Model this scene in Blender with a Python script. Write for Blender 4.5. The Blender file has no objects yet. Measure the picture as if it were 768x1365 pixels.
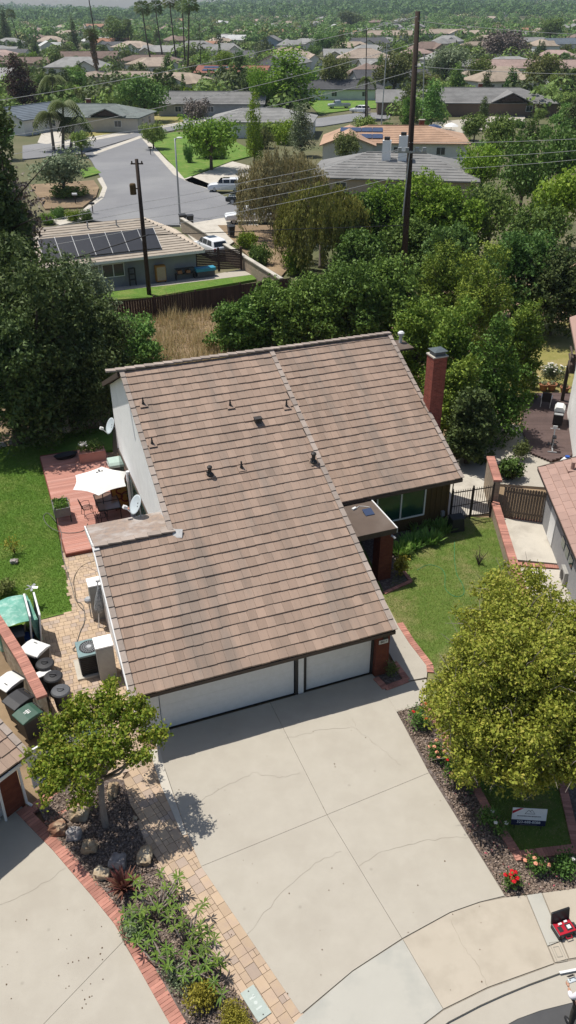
import bpy, bmesh, math, random
import numpy as np
from mathutils import Vector, Matrix, noise as mnoise
random.seed(7); RNG = np.random.default_rng(11)
S = bpy.context.scene; COL = S.collection
PI = math.pi; R = math.radians

# ---------------------------------------------------------------- camera model (768 x 1365 pixels)
CF, CP, CR, CH = 1093.7, R(31.59), R(-0.167), 21.212
def ray(x, y):
    a, b = x-384, y-682.5
    c, s = math.cos(CR), math.sin(CR); a, b = a*c+b*s, -a*s+b*c
    return Vector((a, CF*math.cos(CP)-b*math.sin(CP), -CF*math.sin(CP)-b*math.cos(CP)))
def at(x, y, z=0.0):                 # ground point (height z) seen at a pixel of the photograph
    d = ray(x, y); return Vector((0, 0, CH)) + d*((z-CH)/d.z)
def col(x, y, d):                    # point seen at a pixel, d metres ahead
    r = ray(x, y); return Vector((0, 0, CH)) + r*(d/r.y)
def ppm(x, y, d):                    # pixels per metre there
    p = col(x, y, d); return CF/(p.y*math.cos(CP)-(p.z-CH)*math.sin(CP))
cd = bpy.data.cameras.new('camera'); cam = bpy.data.objects.new('camera', cd); COL.objects.link(cam)
cam.location = (0, 0, CH); cd.sensor_fit = 'VERTICAL'; cd.sensor_height = 36; cd.lens = CF/1365*36
cd.clip_end = 20000; cd.clip_start = 0.1
cam.matrix_world = Matrix.Translation((0, 0, CH)) @ Matrix.Rotation(PI/2-CP, 4, 'X') @ Matrix.Rotation(CR, 4, 'Z')
S.camera = cam

# ---------------------------------------------------------------- materials
def _n(nt, t, **k):
    n = nt.nodes.new(t)
    for a, b in k.items(): setattr(n, a, b)
    return n
def rgb(c): return (c[0], c[1], c[2], 1)
def pm(name, c1, c2=None, scale=4.0, rough=.7, island=0.0, bump=0.0, bscale=None, spec=.3, metal=0.0, detail=5, stretch=None, c3=None, s3=.6, objrand=0.0, world=False, bdist=.02, spots=0.0):
    """principled material: two colours by noise, a third in broad patches, value jitter per mesh island"""
    m = bpy.data.materials.new(name); m.use_nodes = True; nt = m.node_tree; L = nt.links.new
    b = nt.nodes['Principled BSDF']; b.inputs['Roughness'].default_value = rough
    b.inputs['Specular IOR Level'].default_value = spec; b.inputs['Metallic'].default_value = metal
    tc = _n(nt, 'ShaderNodeTexCoord'); co = tc.outputs['Object']
    if world: co = _n(nt, 'ShaderNodeNewGeometry').outputs['Position']
    if stretch:
        mp = _n(nt, 'ShaderNodeMapping'); mp.inputs['Scale'].default_value = stretch; L(co, mp.inputs['Vector']); co = mp.outputs['Vector']
    src = None
    if c2 is None: c2 = tuple(x*.8 for x in c1)
    nz = _n(nt, 'ShaderNodeTexNoise'); nz.inputs['Scale'].default_value = scale; nz.inputs['Detail'].default_value = detail; nz.inputs['Roughness'].default_value = .65
    L(co, nz.inputs['Vector'])
    rp = _n(nt, 'ShaderNodeValToRGB'); rp.color_ramp.elements[0].position = .33; rp.color_ramp.elements[1].position = .67
    rp.color_ramp.elements[0].color = rgb(c1); rp.color_ramp.elements[1].color = rgb(c2)
    L(nz.outputs['Fac'], rp.inputs['Fac']); src = rp.outputs['Color']
    if c3:
        n3 = _n(nt, 'ShaderNodeTexNoise'); n3.inputs['Scale'].default_value = s3; n3.inputs['Detail'].default_value = 6; n3.inputs['Roughness'].default_value = .6
        L(co, n3.inputs['Vector'])
        r3 = _n(nt, 'ShaderNodeValToRGB'); r3.color_ramp.elements[0].position = .48; r3.color_ramp.elements[1].position = .66
        L(n3.outputs['Fac'], r3.inputs['Fac'])
        mx = _n(nt, 'ShaderNodeMix', data_type='RGBA'); L(r3.outputs['Color'], mx.inputs['Factor']); L(src, mx.inputs['A']); mx.inputs['B'].default_value = rgb(c3); src = mx.outputs['Result']
    if spots:                                   # drips and specks dropped on the surface
        for sc, rad, st in ((1.1, .045, spots), (4.5, .05, spots*.6)):
            vo = _n(nt, 'ShaderNodeTexVoronoi'); vo.inputs['Scale'].default_value = sc; L(co, vo.inputs['Vector'])
            rv = _n(nt, 'ShaderNodeValToRGB'); rv.color_ramp.elements[0].position = rad*.4; rv.color_ramp.elements[1].position = rad*1.6
            rv.color_ramp.elements[0].color = (st, st, st, 1); rv.color_ramp.elements[1].color = (0, 0, 0, 1); L(vo.outputs['Distance'], rv.inputs['Fac'])
            mx = _n(nt, 'ShaderNodeMix', data_type='RGBA'); L(rv.outputs['Color'], mx.inputs['Factor']); L(src, mx.inputs['A']); mx.inputs['B'].default_value = rgb(tuple(x*.45 for x in c1)); src = mx.outputs['Result']
    if island or objrand:
        hs = _n(nt, 'ShaderNodeHueSaturation'); 
        g = _n(nt, 'ShaderNodeNewGeometry') if island else _n(nt, 'ShaderNodeObjectInfo')
        mr = _n(nt, 'ShaderNodeMapRange'); mr.inputs['To Min'].default_value = 1-(island or objrand); mr.inputs['To Max'].default_value = 1+(island or objrand)
        L(g.outputs['Random Per Island' if island else 'Random'], mr.inputs['Value']); L(mr.outputs['Result'], hs.inputs['Value'])
        L(src, hs.inputs['Color']); src = hs.outputs['Color']
    L(src, b.inputs['Base Color'])
    if bump:
        nb = _n(nt, 'ShaderNodeTexNoise'); nb.inputs['Scale'].default_value = bscale or scale*3; nb.inputs['Detail'].default_value = 4; L(co, nb.inputs['Vector'])
        bp = _n(nt, 'ShaderNodeBump'); bp.inputs['Strength'].default_value = bump; bp.inputs['Distance'].default_value = bdist
        L(nb.outputs['Fac'], bp.inputs['Height']); L(bp.outputs['Normal'], b.inputs['Normal'])
    return m
GAIN = ('leaf_glossy', 'leaf_cedar', 'leaf_juniper', 'leaf_mixed', 'leaf_cypress', 'leaf_strap', 'leaf_rose', 'leaf_sage')
def leafm(name, c1, c2, trans=.3, objrand=.12, hue=.02, rough=.6, c3=None, gain=1.0):
    """leaf: colour per leaf between c1 and c2 (a few c3), slightly different per tree, some light through"""
    gain = 1.7 if name in GAIN else 1.0; c1, c2 = [tuple(x*gain for x in c) for c in (c1, c2)]
    m = bpy.data.materials.new(name); m.use_nodes = True; nt = m.node_tree; L = nt.links.new
    b = nt.nodes['Principled BSDF']; b.inputs['Roughness'].default_value = rough; b.inputs['Specular IOR Level'].default_value = .2
    g = _n(nt, 'ShaderNodeNewGeometry'); rp = _n(nt, 'ShaderNodeValToRGB'); rp.color_ramp.elements[0].color = rgb(c1); rp.color_ramp.elements[1].color = rgb(c2)
    if c3:
        rp.color_ramp.elements[1].position = .8
        e = rp.color_ramp.elements.new(.92); e.color = rgb(c3)
    L(g.outputs['Random Per Island'], rp.inputs['Fac'])
    oi = _n(nt, 'ShaderNodeObjectInfo'); hs = _n(nt, 'ShaderNodeHueSaturation')
    a = _n(nt, 'ShaderNodeMapRange'); a.inputs['To Min'].default_value = 1-objrand; a.inputs['To Max'].default_value = 1+objrand*1.4
    h = _n(nt, 'ShaderNodeMapRange'); h.inputs['To Min'].default_value = .5-hue; h.inputs['To Max'].default_value = .5+hue
    fr = _n(nt, 'ShaderNodeMath', operation='FRACT'); mu = _n(nt, 'ShaderNodeMath', operation='MULTIPLY'); mu.inputs[1].default_value = 7.31
    L(oi.outputs['Random'], a.inputs['Value']); L(oi.outputs['Random'], mu.inputs[0]); L(mu.outputs[0], fr.inputs[0]); L(fr.outputs[0], h.inputs['Value'])
    L(a.outputs['Result'], hs.inputs['Value']); L(h.outputs['Result'], hs.inputs['Hue']); L(rp.outputs['Color'], hs.inputs['Color'])
    L(hs.outputs['Color'], b.inputs['Base Color'])
    t = _n(nt, 'ShaderNodeBsdfTranslucent'); L(hs.outputs['Color'], t.inputs['Color'])
    mx = _n(nt, 'ShaderNodeMixShader'); mx.inputs[0].default_value = trans
    L(b.outputs[0], mx.inputs[1]); L(t.outputs[0], mx.inputs[2]); L(mx.outputs[0], nt.nodes['Material Output'].inputs['Surface'])
    return m
def brickm(name, c1, c2, mortar, scale=4.0, bw=.5, rh=.25, axes='XZ'):
    """brick courses on vertical faces, in metres (object coordinates)"""
    m = bpy.data.materials.new(name); m.use_nodes = True; nt = m.node_tree; L = nt.links.new
    b = nt.nodes['Principled BSDF']; b.inputs['Roughness'].default_value = .85; b.inputs['Specular IOR Level'].default_value = .2
    tc = _n(nt, 'ShaderNodeTexCoord'); sp = _n(nt, 'ShaderNodeSeparateXYZ'); cb = _n(nt, 'ShaderNodeCombineXYZ'); ad = _n(nt, 'ShaderNodeMath', operation='ADD')
    L(tc.outputs['Object'], sp.inputs[0]); L(sp.outputs['X'], ad.inputs[0]); L(sp.outputs['Y'], ad.inputs[1]); L(ad.outputs[0], cb.inputs['X']); L(sp.outputs['Z'], cb.inputs['Y'])
    t = _n(nt, 'ShaderNodeTexBrick'); t.inputs['Scale'].default_value = scale; t.inputs['Brick Width'].default_value = bw; t.inputs['Row Height'].default_value = rh
    t.inputs['Color1'].default_value = rgb(c1); t.inputs['Color2'].default_value = rgb(c2); t.inputs['Mortar'].default_value = rgb(mortar); t.inputs['Mortar Size'].default_value = .012
    L(cb.outputs[0], t.inputs['Vector'])
    nz = _n(nt, 'ShaderNodeTexNoise'); nz.inputs['Scale'].default_value = 6; L(tc.outputs['Object'], nz.inputs['Vector'])
    hs = _n(nt, 'ShaderNodeHueSaturation'); mr = _n(nt, 'ShaderNodeMapRange'); mr.inputs['To Min'].default_value = .7; mr.inputs['To Max'].default_value = 1.3
    L(nz.outputs['Fac'], mr.inputs['Value']); L(mr.outputs[0], hs.inputs['Value']); L(t.outputs['Color'], hs.inputs['Color']); L(hs.outputs['Color'], b.inputs['Base Color'])
    bp = _n(nt, 'ShaderNodeBump'); bp.inputs['Strength'].default_value = .5; bp.inputs['Distance'].default_value = .01; bp.invert = True
    L(t.outputs['Fac'], bp.inputs['Height']); L(bp.outputs['Normal'], b.inputs['Normal'])
    return m
def glassm(name, c=(.03, .05, .05), rough=.08):
    m = pm(name, c, tuple(x*1.4 for x in c), 2, rough=rough, spec=.6); return m
M = {}
M['stucco'] = pm('stucco', (.87, .86, .84), (.83, .82, .80), 3, .9, bump=.3, bscale=40, c3=(.78, .77, .75), s3=.8)
M['white_paint'] = pm('white_paint', (.76, .76, .75), (.70, .70, .68), 5, .5)
M['grey_wall'] = pm('grey_wall', (.30, .30, .30), (.27, .27, .275), 4, .9, bump=.3, bscale=50)
M['brown_wood'] = pm('brown_wood', (.105, .066, .022), (.07, .043, .016), 6, .8, stretch=(6, 6, .6))
M['brown_paint'] = pm('brown_paint', (.095, .07, .055), (.075, .055, .043), 5, .7)
M['flat_roof'] = pm('flat_roof', (.115, .085, .066), (.10, .074, .058), 3, .8, c3=(.135, .105, .085))
M['tile'] = pm('roof_tile', (.345, .245, .185), (.285, .208, .16), 1.2, .88, island=.12, bump=.4, bscale=30, stretch=(1.6, .25, .25), c3=(.245, .19, .152), s3=.8)
M['ridge_tile'] = pm('ridge_tile', (.36, .295, .25), (.30, .25, .21), 5, .85, island=.18, bump=.3)
M['old_shingle'] = pm('old_shingle', (.34, .255, .20), (.24, .20, .175), 5, .9, bump=.6, bscale=35, c3=(.40, .36, .33), s3=1.2)
M['underlay'] = pm('underlay', (.05, .038, .032), (.04, .03, .027), 5, .9)
M['dark_metal'] = pm('dark_metal', (.035, .032, .03), (.05, .045, .04), 8, .5)
M['black'] = pm('black_plastic', (.018, .018, .02), (.026, .026, .028), 8, .4)
M['brick'] = brickm('brick', (.24, .065, .038), (.18, .048, .03), (.16, .09, .07), 4, .9, .3)
M['brick_dark'] = brickm('brick_dark', (.17, .052, .03), (.135, .04, .026), (.11, .065, .05), 4, .9, .3)
M['brick_red'] = brickm('brick_red', (.27, .078, .055), (.19, .055, .04), (.27, .16, .13), 4, .9, .3)
M['edging'] = pm('edging_brick', (.42, .20, .15), (.36, .165, .125), 6, .85, island=.25, bump=.3)
M['paver'] = pm('paver', (.47, .355, .245), (.44, .325, .222), 3, .88, island=.11, bump=.3, bscale=60, c3=(.42, .315, .235), s3=2.0)
M['paver_grey'] = pm('paver_grey', (.42, .325, .255), (.38, .30, .24), 3, .88, island=.12, bump=.3, bscale=60)
M['sand'] = pm('joint_sand', (.16, .115, .08), (.13, .095, .07), 8, .95)
M['concrete'] = pm('concrete', (.42, .385, .322), (.392, .358, .298), 1.6, .9, bump=.25, bscale=80, c3=(.378, .343, .285), s3=.6, world=True, detail=9, bdist=.004, spots=.35)
M['concrete_warm'] = pm('concrete_warm', (.445, .392, .315), (.42, .37, .295), 1.0, .9, bump=.25, bscale=80, c3=(.375, .328, .26), s3=.8, world=True, detail=9, bdist=.004, spots=.35)
M['concrete_new'] = pm('concrete_new', (.428, .412, .36), (.408, .392, .342), 1.4, .9, bump=.2, bscale=90, c3=(.36, .355, .315), s3=.7, world=True, detail=9, bdist=.004, spots=.35)
M['concrete_pale'] = pm('concrete_pale', (.52, .48, .41), (.47, .435, .37), 1.2, .9, bump=.2, bscale=80, c3=(.40, .365, .31), s3=.9, world=True, detail=9, bdist=.004, spots=.35)
M['crack'] = pm('crack', (.27, .24, .195), (.21, .18, .145), 9, .95)
M['asphalt'] = pm('asphalt', (.085, .085, .085), (.07, .07, .072), 2.0, .9, bump=.4, bscale=120, c3=(.105, .104, .10), s3=.35, world=True, detail=9, spots=.35)
M['street'] = pm('street', (.205, .205, .21), (.185, .185, .19), .35, .9, c3=(.235, .235, .235), s3=.08, world=True, detail=8, spots=.35)
M['lawn'] = pm('lawn', (.11, .175, .03), (.16, .22, .045), 2.2, .95, bump=.9, bscale=60, c3=(.27, .245, .10), s3=.55, world=True, detail=9, bdist=.05)
M['lawn_deep'] = pm('lawn_deep', (.09, .18, .022), (.13, .23, .034), 2.5, .95, bump=.9, bscale=60, c3=(.19, .24, .055), s3=.6, world=True, detail=9, bdist=.05)
M['lawn_dry'] = pm('lawn_dry', (.22, .21, .055), (.29, .255, .085), 1.2, .95, bump=.8, bscale=40, c3=(.36, .28, .13), s3=.35, world=True, detail=9, bdist=.05)
M['ground'] = pm('ground', (.095, .10, .045), (.16, .14, .08), .12, .95, c3=(.07, .095, .03), s3=.02, world=True, detail=9)
M['dirt'] = pm('dirt', (.24, .17, .105), (.19, .135, .08), 1.5, .95, bump=.6, bscale=25, c3=(.30, .215, .13), s3=.4, world=True, detail=8)
M['mulch'] = pm('mulch', (.16, .125, .105), (.085, .062, .052), 22, .95, bump=1.0, bscale=50, c3=(.24, .20, .185), s3=9, world=True, detail=9, bdist=.04)
M['rock_tan'] = pm('rock_tan', (.36, .27, .17), (.22, .15, .09), 4, .9, bump=.7, bscale=9, c3=(.50, .42, .30), s3=2)
M['rock_grey'] = pm('rock_grey', (.30, .27, .25), (.17, .14, .13), 5, .9, bump=.7, bscale=9, c3=(.45, .42, .40), s3=2.2)
M['rock_red'] = pm('rock_red', (.24, .12, .07), (.14, .065, .045), 4, .9, bump=.7, bscale=9, c3=(.44, .33, .22), s3=2)
M['deck'] = pm('deck_red', (.45, .215, .165), (.40, .185, .14), 3, .75, island=.10, stretch=(.3, 6, 1), c3=(.50, .27, .22), s3=.8)
M['deck_dark'] = pm('deck_dark', (.115, .078, .07), (.095, .064, .058), 3, .7, island=.12)
M['wood_grey'] = pm('weathered_wood', (.16, .125, .095), (.12, .092, .07), 5, .85, island=.16, stretch=(5, 5, .5))
M['fence_dark'] = pm('dark_fence', (.065, .04, .032), (.05, .03, .026), 4, .85, island=.2)
M['bark'] = pm('bark', (.12, .095, .07), (.06, .047, .036), 6, .95, bump=.8, bscale=12, stretch=(3, 3, .6))
M['bark_pale'] = pm('bark_pale', (.30, .26, .22), (.20, .165, .14), 6, .95, bump=.7, bscale=12, stretch=(3, 3, .6))
M['pole_wood'] = pm('pole_wood', (.055, .038, .028), (.038, .026, .02), 5, .9, stretch=(5, 5, .3))
M['galv'] = pm('galvanised', (.42, .43, .43), (.36, .37, .38), 6, .45, metal=.3)
M['ac_grey'] = pm('cabinet_grey', (.36, .35, .32), (.31, .30, .275), 4, .5)
M['ac_top'] = pm('ac_teal', (.20, .29, .29), (.17, .25, .255), 5, .45)
M['iron'] = pm('black_iron', (.016, .014, .013), (.024, .02, .018), 8, .5)
M['bin_black'] = pm('bin_black', (.022, .022, .024), (.03, .03, .032), 6, .5)
M['bin_green'] = pm('bin_green', (.035, .085, .06), (.045, .10, .072), 6, .5)
M['bin_grey'] = pm('bin_grey', (.075, .078, .085), (.09, .094, .10), 6, .5)
M['bin_white'] = pm('bin_white', (.72, .72, .70), (.66, .66, .64), 6, .5)
M['canvas'] = pm('canvas', (.80, .79, .77), (.76, .75, .72), 6, .9, bump=.1)
M['glass'] = glassm('window_glass', (.012, .042, .033), .06)
M['glass_far'] = glassm('far_glass', (.03, .04, .045), .15)
M['solar'] = pm('solar_cell', (.035, .037, .043), (.028, .03, .036), 3, .3, spec=.5)
M['solar_blue'] = pm('solar_blue', (.05, .07, .13), (.04, .058, .11), 2, .25, spec=.5)
M['red_plastic'] = pm('red_plastic', (.42, .012, .028), (.36, .01, .022), 6, .4)
M['blue_plastic'] = pm('blue_plastic', (.02, .10, .42), (.02, .08, .35), 6, .4)
M['gold_board'] = pm('gold_board', (.42, .20, .04), (.36, .165, .03), 5, .6)
M['maroon'] = pm('maroon', (.16, .018, .016), (.13, .014, .012), 6, .6)
M['dish'] = pm('dish_grey', (.50, .55, .57), (.45, .50, .52), 5, .45)
M['tarp'] = pm('tarp_green', (.13, .34, .26), (.18, .42, .33), 3, .35, bump=.5, bscale=5, c3=(.40, .58, .50), s3=2.5)
M['mint'] = pm('mint_cover', (.42, .53, .46), (.38, .48, .42), 4, .6, bump=.2)
M['wire'] = pm('wire', (.58, .58, .57), (.52, .52, .52), 3, .5)
M['wire_black'] = pm('wire_black', (.02, .02, .02), (.025, .025, .025), 3, .6)
M['rubber'] = pm('rubber', (.02, .02, .02), (.028, .028, .028), 9, .8)
M['car_white'] = pm('car_white', (.78, .79, .80), (.76, .77, .78), 2, .25, spec=.5)
M['car_silver'] = pm('car_silver', (.48, .51, .54), (.46, .49, .52), 2, .3, spec=.5, metal=.3)
M['car_dark'] = pm('car_dark', (.02, .022, .026), (.025, .027, .03), 2, .2, spec=.5)
M['car_glass'] = glassm('car_glass', (.01, .013, .015), .05)
M['lamp_red'] = pm('tail_red', (.35, .01, .01), (.3, .01, .01), 3, .3)
M['lamp_clear'] = pm('lamp_clear', (.6, .62, .64), (.55, .57, .6), 3, .15)
M['hose_green'] = pm('hose_green', (.03, .26, .12), (.03, .22, .10), 3, .5)
M['hose_grey'] = pm('hose_grey', (.17, .165, .15), (.13, .125, .115), 3, .6)
M['terracotta'] = pm('terracotta', (.36, .17, .09), (.30, .135, .07), 5, .85)
M['stone_wall'] = pm('stone_veneer', (.40, .33, .24), (.28, .225, .165), 5, .9, bump=.9, bscale=7, c3=(.52, .46, .36), s3=3)
M['block_wall'] = brickm('block_wall', (.36, .29, .22), (.32, .26, .20), (.19, .155, .125), 2, .8, .4)
M['pebble'] = pm('pebble', (.045, .05, .055), (.08, .085, .09), 30, .7, island=.3)
M['mortar'] = pm('mortar', (.22, .21, .19), (.19, .18, .165), 8, .95)
M['skin'] = pm('skin', (.44, .25, .17), (.40, .22, .15), 6, .55)
M['hair'] = pm('hair', (.22, .13, .06), (.16, .09, .04), 20, .6)
M['shirt'] = pm('shirt', (.74, .72, .76), (.68, .66, .70), 4, .9, bump=.3, bscale=9)
M['trousers'] = pm('trousers', (.055, .055, .042), (.042, .042, .033), 5, .9)
M['yellow_green'] = None
LF = {}
LF['bigtree'] = leafm('leaf_big', (.20, .245, .03), (.40, .42, .065), .32, 0, .0, c3=(.46, .42, .09))
LF['holly'] = leafm('leaf_holly', (.12, .20, .02), (.30, .35, .04), .3, 0, 0, c3=(.34, .32, .06))
LF['avocado'] = leafm('leaf_glossy', (.045, .083, .016), (.098, .15, .028), .2, .15, .012, rough=.55)
LF['cedar'] = leafm('leaf_cedar', (.04, .062, .022), (.075, .10, .028), .2, .18, .015)
LF['juniper'] = leafm('leaf_juniper', (.06, .105, .016), (.165, .21, .03), .22, .12, .012)
LF['cypress'] = leafm('leaf_cypress', (.038, .085, .014), (.085, .145, .022), .2, .12, .01)
LF['bright'] = leafm('leaf_bright', (.12, .22, .02), (.24, .34, .04), .3, .15, .015)
LF['mixed'] = leafm('leaf_mixed', (.055, .10, .025), (.115, .17, .038), .25, .28, .028)
LF['olive'] = leafm('leaf_olive', (.12, .145, .045), (.19, .20, .06), .25, .2, .02)
LF['willow'] = leafm('leaf_willow', (.24, .22, .10), (.36, .30, .15), .25, .06, .01)
LF['willow_green'] = leafm('leaf_willow_green', (.18, .20, .04), (.29, .27, .07), .25, .06, .01)
LF['plum'] = leafm('leaf_plum', (.055, .03, .026), (.10, .055, .045), .2, .15, .01)
LF['palm'] = leafm('leaf_palm', (.075, .115, .03), (.13, .17, .05), .2, .15, .02)
LF['palm_dry'] = leafm('leaf_palm_dry', (.16, .115, .065), (.22, .165, .10), .15, .1, .01)
LF['strap'] = leafm('leaf_strap', (.06, .13, .025), (.17, .26, .06), .25, .1, .01)
LF['plumeria'] = leafm('leaf_long', (.075, .14, .02), (.18, .27, .04), .25, .1, .01)
LF['sage'] = leafm('leaf_sage', (.09, .12, .065), (.15, .18, .10), .2, .1, .01)
LF['cordyline'] = leafm('leaf_cordyline', (.12, .035, .035), (.23, .12, .075), .2, .05, .01)
LF['golden'] = leafm('leaf_golden', (.24, .22, .03), (.36, .32, .05), .25, .1, .01)
LF['rose'] = leafm('leaf_rose', (.045, .085, .02), (.09, .15, .032), .25, .12, .015)
LF['twig'] = leafm('leaf_twig', (.16, .13, .11), (.25, .21, .18), .0, .1, .01)
LF['grass'] = leafm('grass_blade', (.11, .205, .025), (.21, .295, .05), .3, 0, 0, c3=(.36, .31, .13))
LF['lush'] = leafm('grass_lush', (.09, .19, .02), (.18, .30, .04), .3, 0, 0)
LF['straw'] = leafm('straw', (.42, .32, .16), (.56, .45, .25), .3, 0, 0, c3=(.20, .20, .07))
for k, c in dict(red=(.55, .012, .02), pink=(.55, .12, .16), white=(.75, .72, .66), magenta=(.5, .03, .20), peach=(.7, .32, .2), purple=(.35, .05, .40), orange=(.6, .25, .04)).items():
    LF['fl_'+k] = leafm('petal_'+k, c, tuple(min(1, x*1.25) for x in c), .25, 0, 0)

# ---------------------------------------------------------------- mesh helpers
class MB:
    def __init__(s): s.v = []; s.f = []
    def add(s, vs, fs):
        o = len(s.v); s.v += [tuple(v) for v in vs]; s.f += [tuple(i+o for i in f) for f in fs]; return s
    def mbox(s, m, sx, sy, sz):
        vs = [m @ Vector((x*sx/2, y*sy/2, z*sz/2)) for x in (-1, 1) for y in (-1, 1) for z in (-1, 1)]
        return s.add(vs, [(0, 1, 3, 2), (4, 6, 7, 5), (0, 4, 5, 1), (2, 3, 7, 6), (0, 2, 6, 4), (1, 5, 7, 3)])
    def box(s, c, d, rz=0.0): return s.mbox(Matrix.Translation(c) @ Matrix.Rotation(rz, 4, 'Z'), *d)
    def bb(s, x0, x1, y0, y1, z0, z1): return s.box(((x0+x1)/2, (y0+y1)/2, (z0+z1)/2), (x1-x0, y1-y0, z1-z0))
    def bar(s, a, b, w, h=None, up=(0, 0, 1)):
        a, b = Vector(a), Vector(b); d = b-a; l = d.length
        if l < 1e-6: return s
        x = d/l; u = Vector(up)
        if abs(x.dot(u)) > .98: u = Vector((0, 1, 0))
        y = u.cross(x).normalized(); z = x.cross(y)
        m = Matrix((x, y, z)).transposed().to_4x4(); m.translation = (a+b)/2
        return s.mbox(m, l, w, h or w)
    def prism(s, poly, z0, z1, bottom=False):
        n = len(poly); a = sum(poly[i][0]*poly[(i+1) % n][1]-poly[(i+1) % n][0]*poly[i][1] for i in range(n))
        if a < 0: poly = poly[::-1]
        vs = [(p[0], p[1], z0) for p in poly]+[(p[0], p[1], z1) for p in poly]
        fs = [tuple(range(n, 2*n))]+[(i, (i+1) % n, n+(i+1) % n, n+i) for i in range(n)]
        if bottom: fs.append(tuple(range(n-1, -1, -1)))
        return s.add(vs, fs)
    def extrude(s, prof, x0, x1, m=None):       # profile in (y, z), run along x
        n = len(prof); a = sum(prof[i][0]*prof[(i+1) % n][1]-prof[(i+1) % n][0]*prof[i][1] for i in range(n))
        if a < 0: prof = prof[::-1]
        vs = [(x0, p[0], p[1]) for p in prof]+[(x1, p[0], p[1]) for p in prof]
        if m: vs = [m @ Vector(v) for v in vs]
        return s.add(vs, [tuple(range(n-1, -1, -1)), tuple(range(n, 2*n))]+[(i, (i+1) % n, n+(i+1) % n, n+i) for i in range(n)])
    def tube(s, pts, r, n=8, cap=True):
        pts = [Vector(p) for p in pts]; rs = r if isinstance(r, (list, tuple)) else [r]*len(pts)
        o = len(s.v); px = None
        for i, p in enumerate(pts):
            d = (pts[min(i+1, len(pts)-1)]-pts[max(i-1, 0)]).normalized()
            if px is None: px = d.orthogonal().normalized()
            px = (px-d*px.dot(d))
            px = px.normalized() if px.length > 1e-5 else d.orthogonal().normalized()
            py = d.cross(px)
            for k in range(n):
                a = 2*PI*k/n; s.v.append(tuple(p+(px*math.cos(a)+py*math.sin(a))*rs[i]))
        for i in range(len(pts)-1):
            for k in range(n): s.f.append((o+i*n+k, o+i*n+(k+1) % n, o+(i+1)*n+(k+1) % n, o+(i+1)*n+k))
        if cap:
            s.f.append(tuple(o+k for k in range(n-1, -1, -1))); s.f.append(tuple(o+(len(pts)-1)*n+k for k in range(n)))
        return s
    def lathe(s, c, prof, n=20, m=None, a0=0.0):
        c = Vector(c); o = len(s.v); k0 = len(prof)
        for (r, z) in prof:
            for k in range(n):
                a = a0+2*PI*k/n; v = Vector((r*math.cos(a), r*math.sin(a), z))
                s.v.append(tuple(c+(m @ v if m else v)))
        for i in range(k0-1):
            for k in range(n): s.f.append((o+i*n+k, o+i*n+(k+1) % n, o+(i+1)*n+(k+1) % n, o+(i+1)*n+k))
        s.f.append(tuple(o+k for k in range(n-1, -1, -1))); s.f.append(tuple(o+(k0-1)*n+k for k in range(n)))
        return s
    def blob(s, c, r, seed=0, amp=.25, sub=2, freq=1.2, flat=None):
        bm = bmesh.new(); bmesh.ops.create_icosphere(bm, subdivisions=sub, radius=1)
        for v in bm.verts:
            d = v.co.normalized(); k = 1+amp*mnoise.noise(d*freq+Vector((seed*3.7, seed*1.3, 0)))
            if flat: k = min(k, flat/max(.2, max(abs(d.x), abs(d.y), abs(d.z))))
            v.co = d*k
        vs = [(c[0]+v.co.x*r[0], c[1]+v.co.y*r[1], c[2]+v.co.z*r[2]) for v in bm.verts]; fs = [tuple(v.index for v in f.verts) for f in bm.faces]
        bm.free(); return s.add(vs, fs)
    def mesh(s, name, mat, smooth=False):
        me = bpy.data.meshes.new(name); me.from_pydata(s.v, [], s.f); me.update()
        for mm in (mat if isinstance(mat, (list, tuple)) else [mat]): me.materials.append(mm)
        if smooth: me.polygons.foreach_set('use_smooth', [True]*len(me.polygons))
        return me
    def build(s, name, mat, parent=None, smooth=False, bevel=0.0):
        if isinstance(mat, str): mat = M[mat]
        o = bpy.data.objects.new(name, s.mesh(name, mat, smooth)); COL.objects.link(o)
        if parent: o.parent = parent
        if bevel:
            b = o.modifiers.new('bevel', 'BEVEL'); b.width = bevel; b.segments = 2; b.limit_method = 'ANGLE'
        return o
def tag(o, label=None, cat=None, group=None, kind=None):
    if label: o['label'] = label
    if cat: o['category'] = cat
    if group: o['group'] = group
    if kind: o['kind'] = kind
    return o
def thing(name, label, cat, loc=(0, 0, 0), rz=0.0, group=None):
    o = bpy.data.objects.new(name, None); COL.objects.link(o); o.location = loc; o.rotation_euler = (0, 0, rz); o.empty_display_size = .2
    return tag(o, label, cat, group)
def struct(name, mb, mat, smooth=False): return tag(mb.build(name, mat, None, smooth), kind='structure')
def kids(o): return [c for c in ALLKIDS.get(o.name, [])]
def copy_tree(o, parent=None):
    c = o.copy(); COL.objects.link(c)
    if parent: c.parent = parent
    for ch in o.children: copy_tree(ch, c)
    return c
def npmesh(name, V, F, mat):
    me = bpy.data.meshes.new(name); V = np.asarray(V, np.float32); F = np.asarray(F, np.int32); k = F.shape[1]
    me.vertices.add(len(V)); me.vertices.foreach_set('co', V.ravel()); me.loops.add(F.size); me.loops.foreach_set('vertex_index', F.ravel())
    me.polygons.add(len(F)); me.polygons.foreach_set('loop_start', np.arange(0, F.size, k, dtype=np.int32)); me.polygons.foreach_set('loop_total', np.full(len(F), k, np.int32))
    me.update(calc_edges=True); me.validate(); me.materials.append(mat); return me
def npobj(name, V, F, mat, parent=None):
    o = bpy.data.objects.new(name, npmesh(name, V, F, mat)); COL.objects.link(o)
    if parent: o.parent = parent
    return o
def unit(a): return a/np.maximum(np.linalg.norm(a, axis=-1, keepdims=True), 1e-6)
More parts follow.
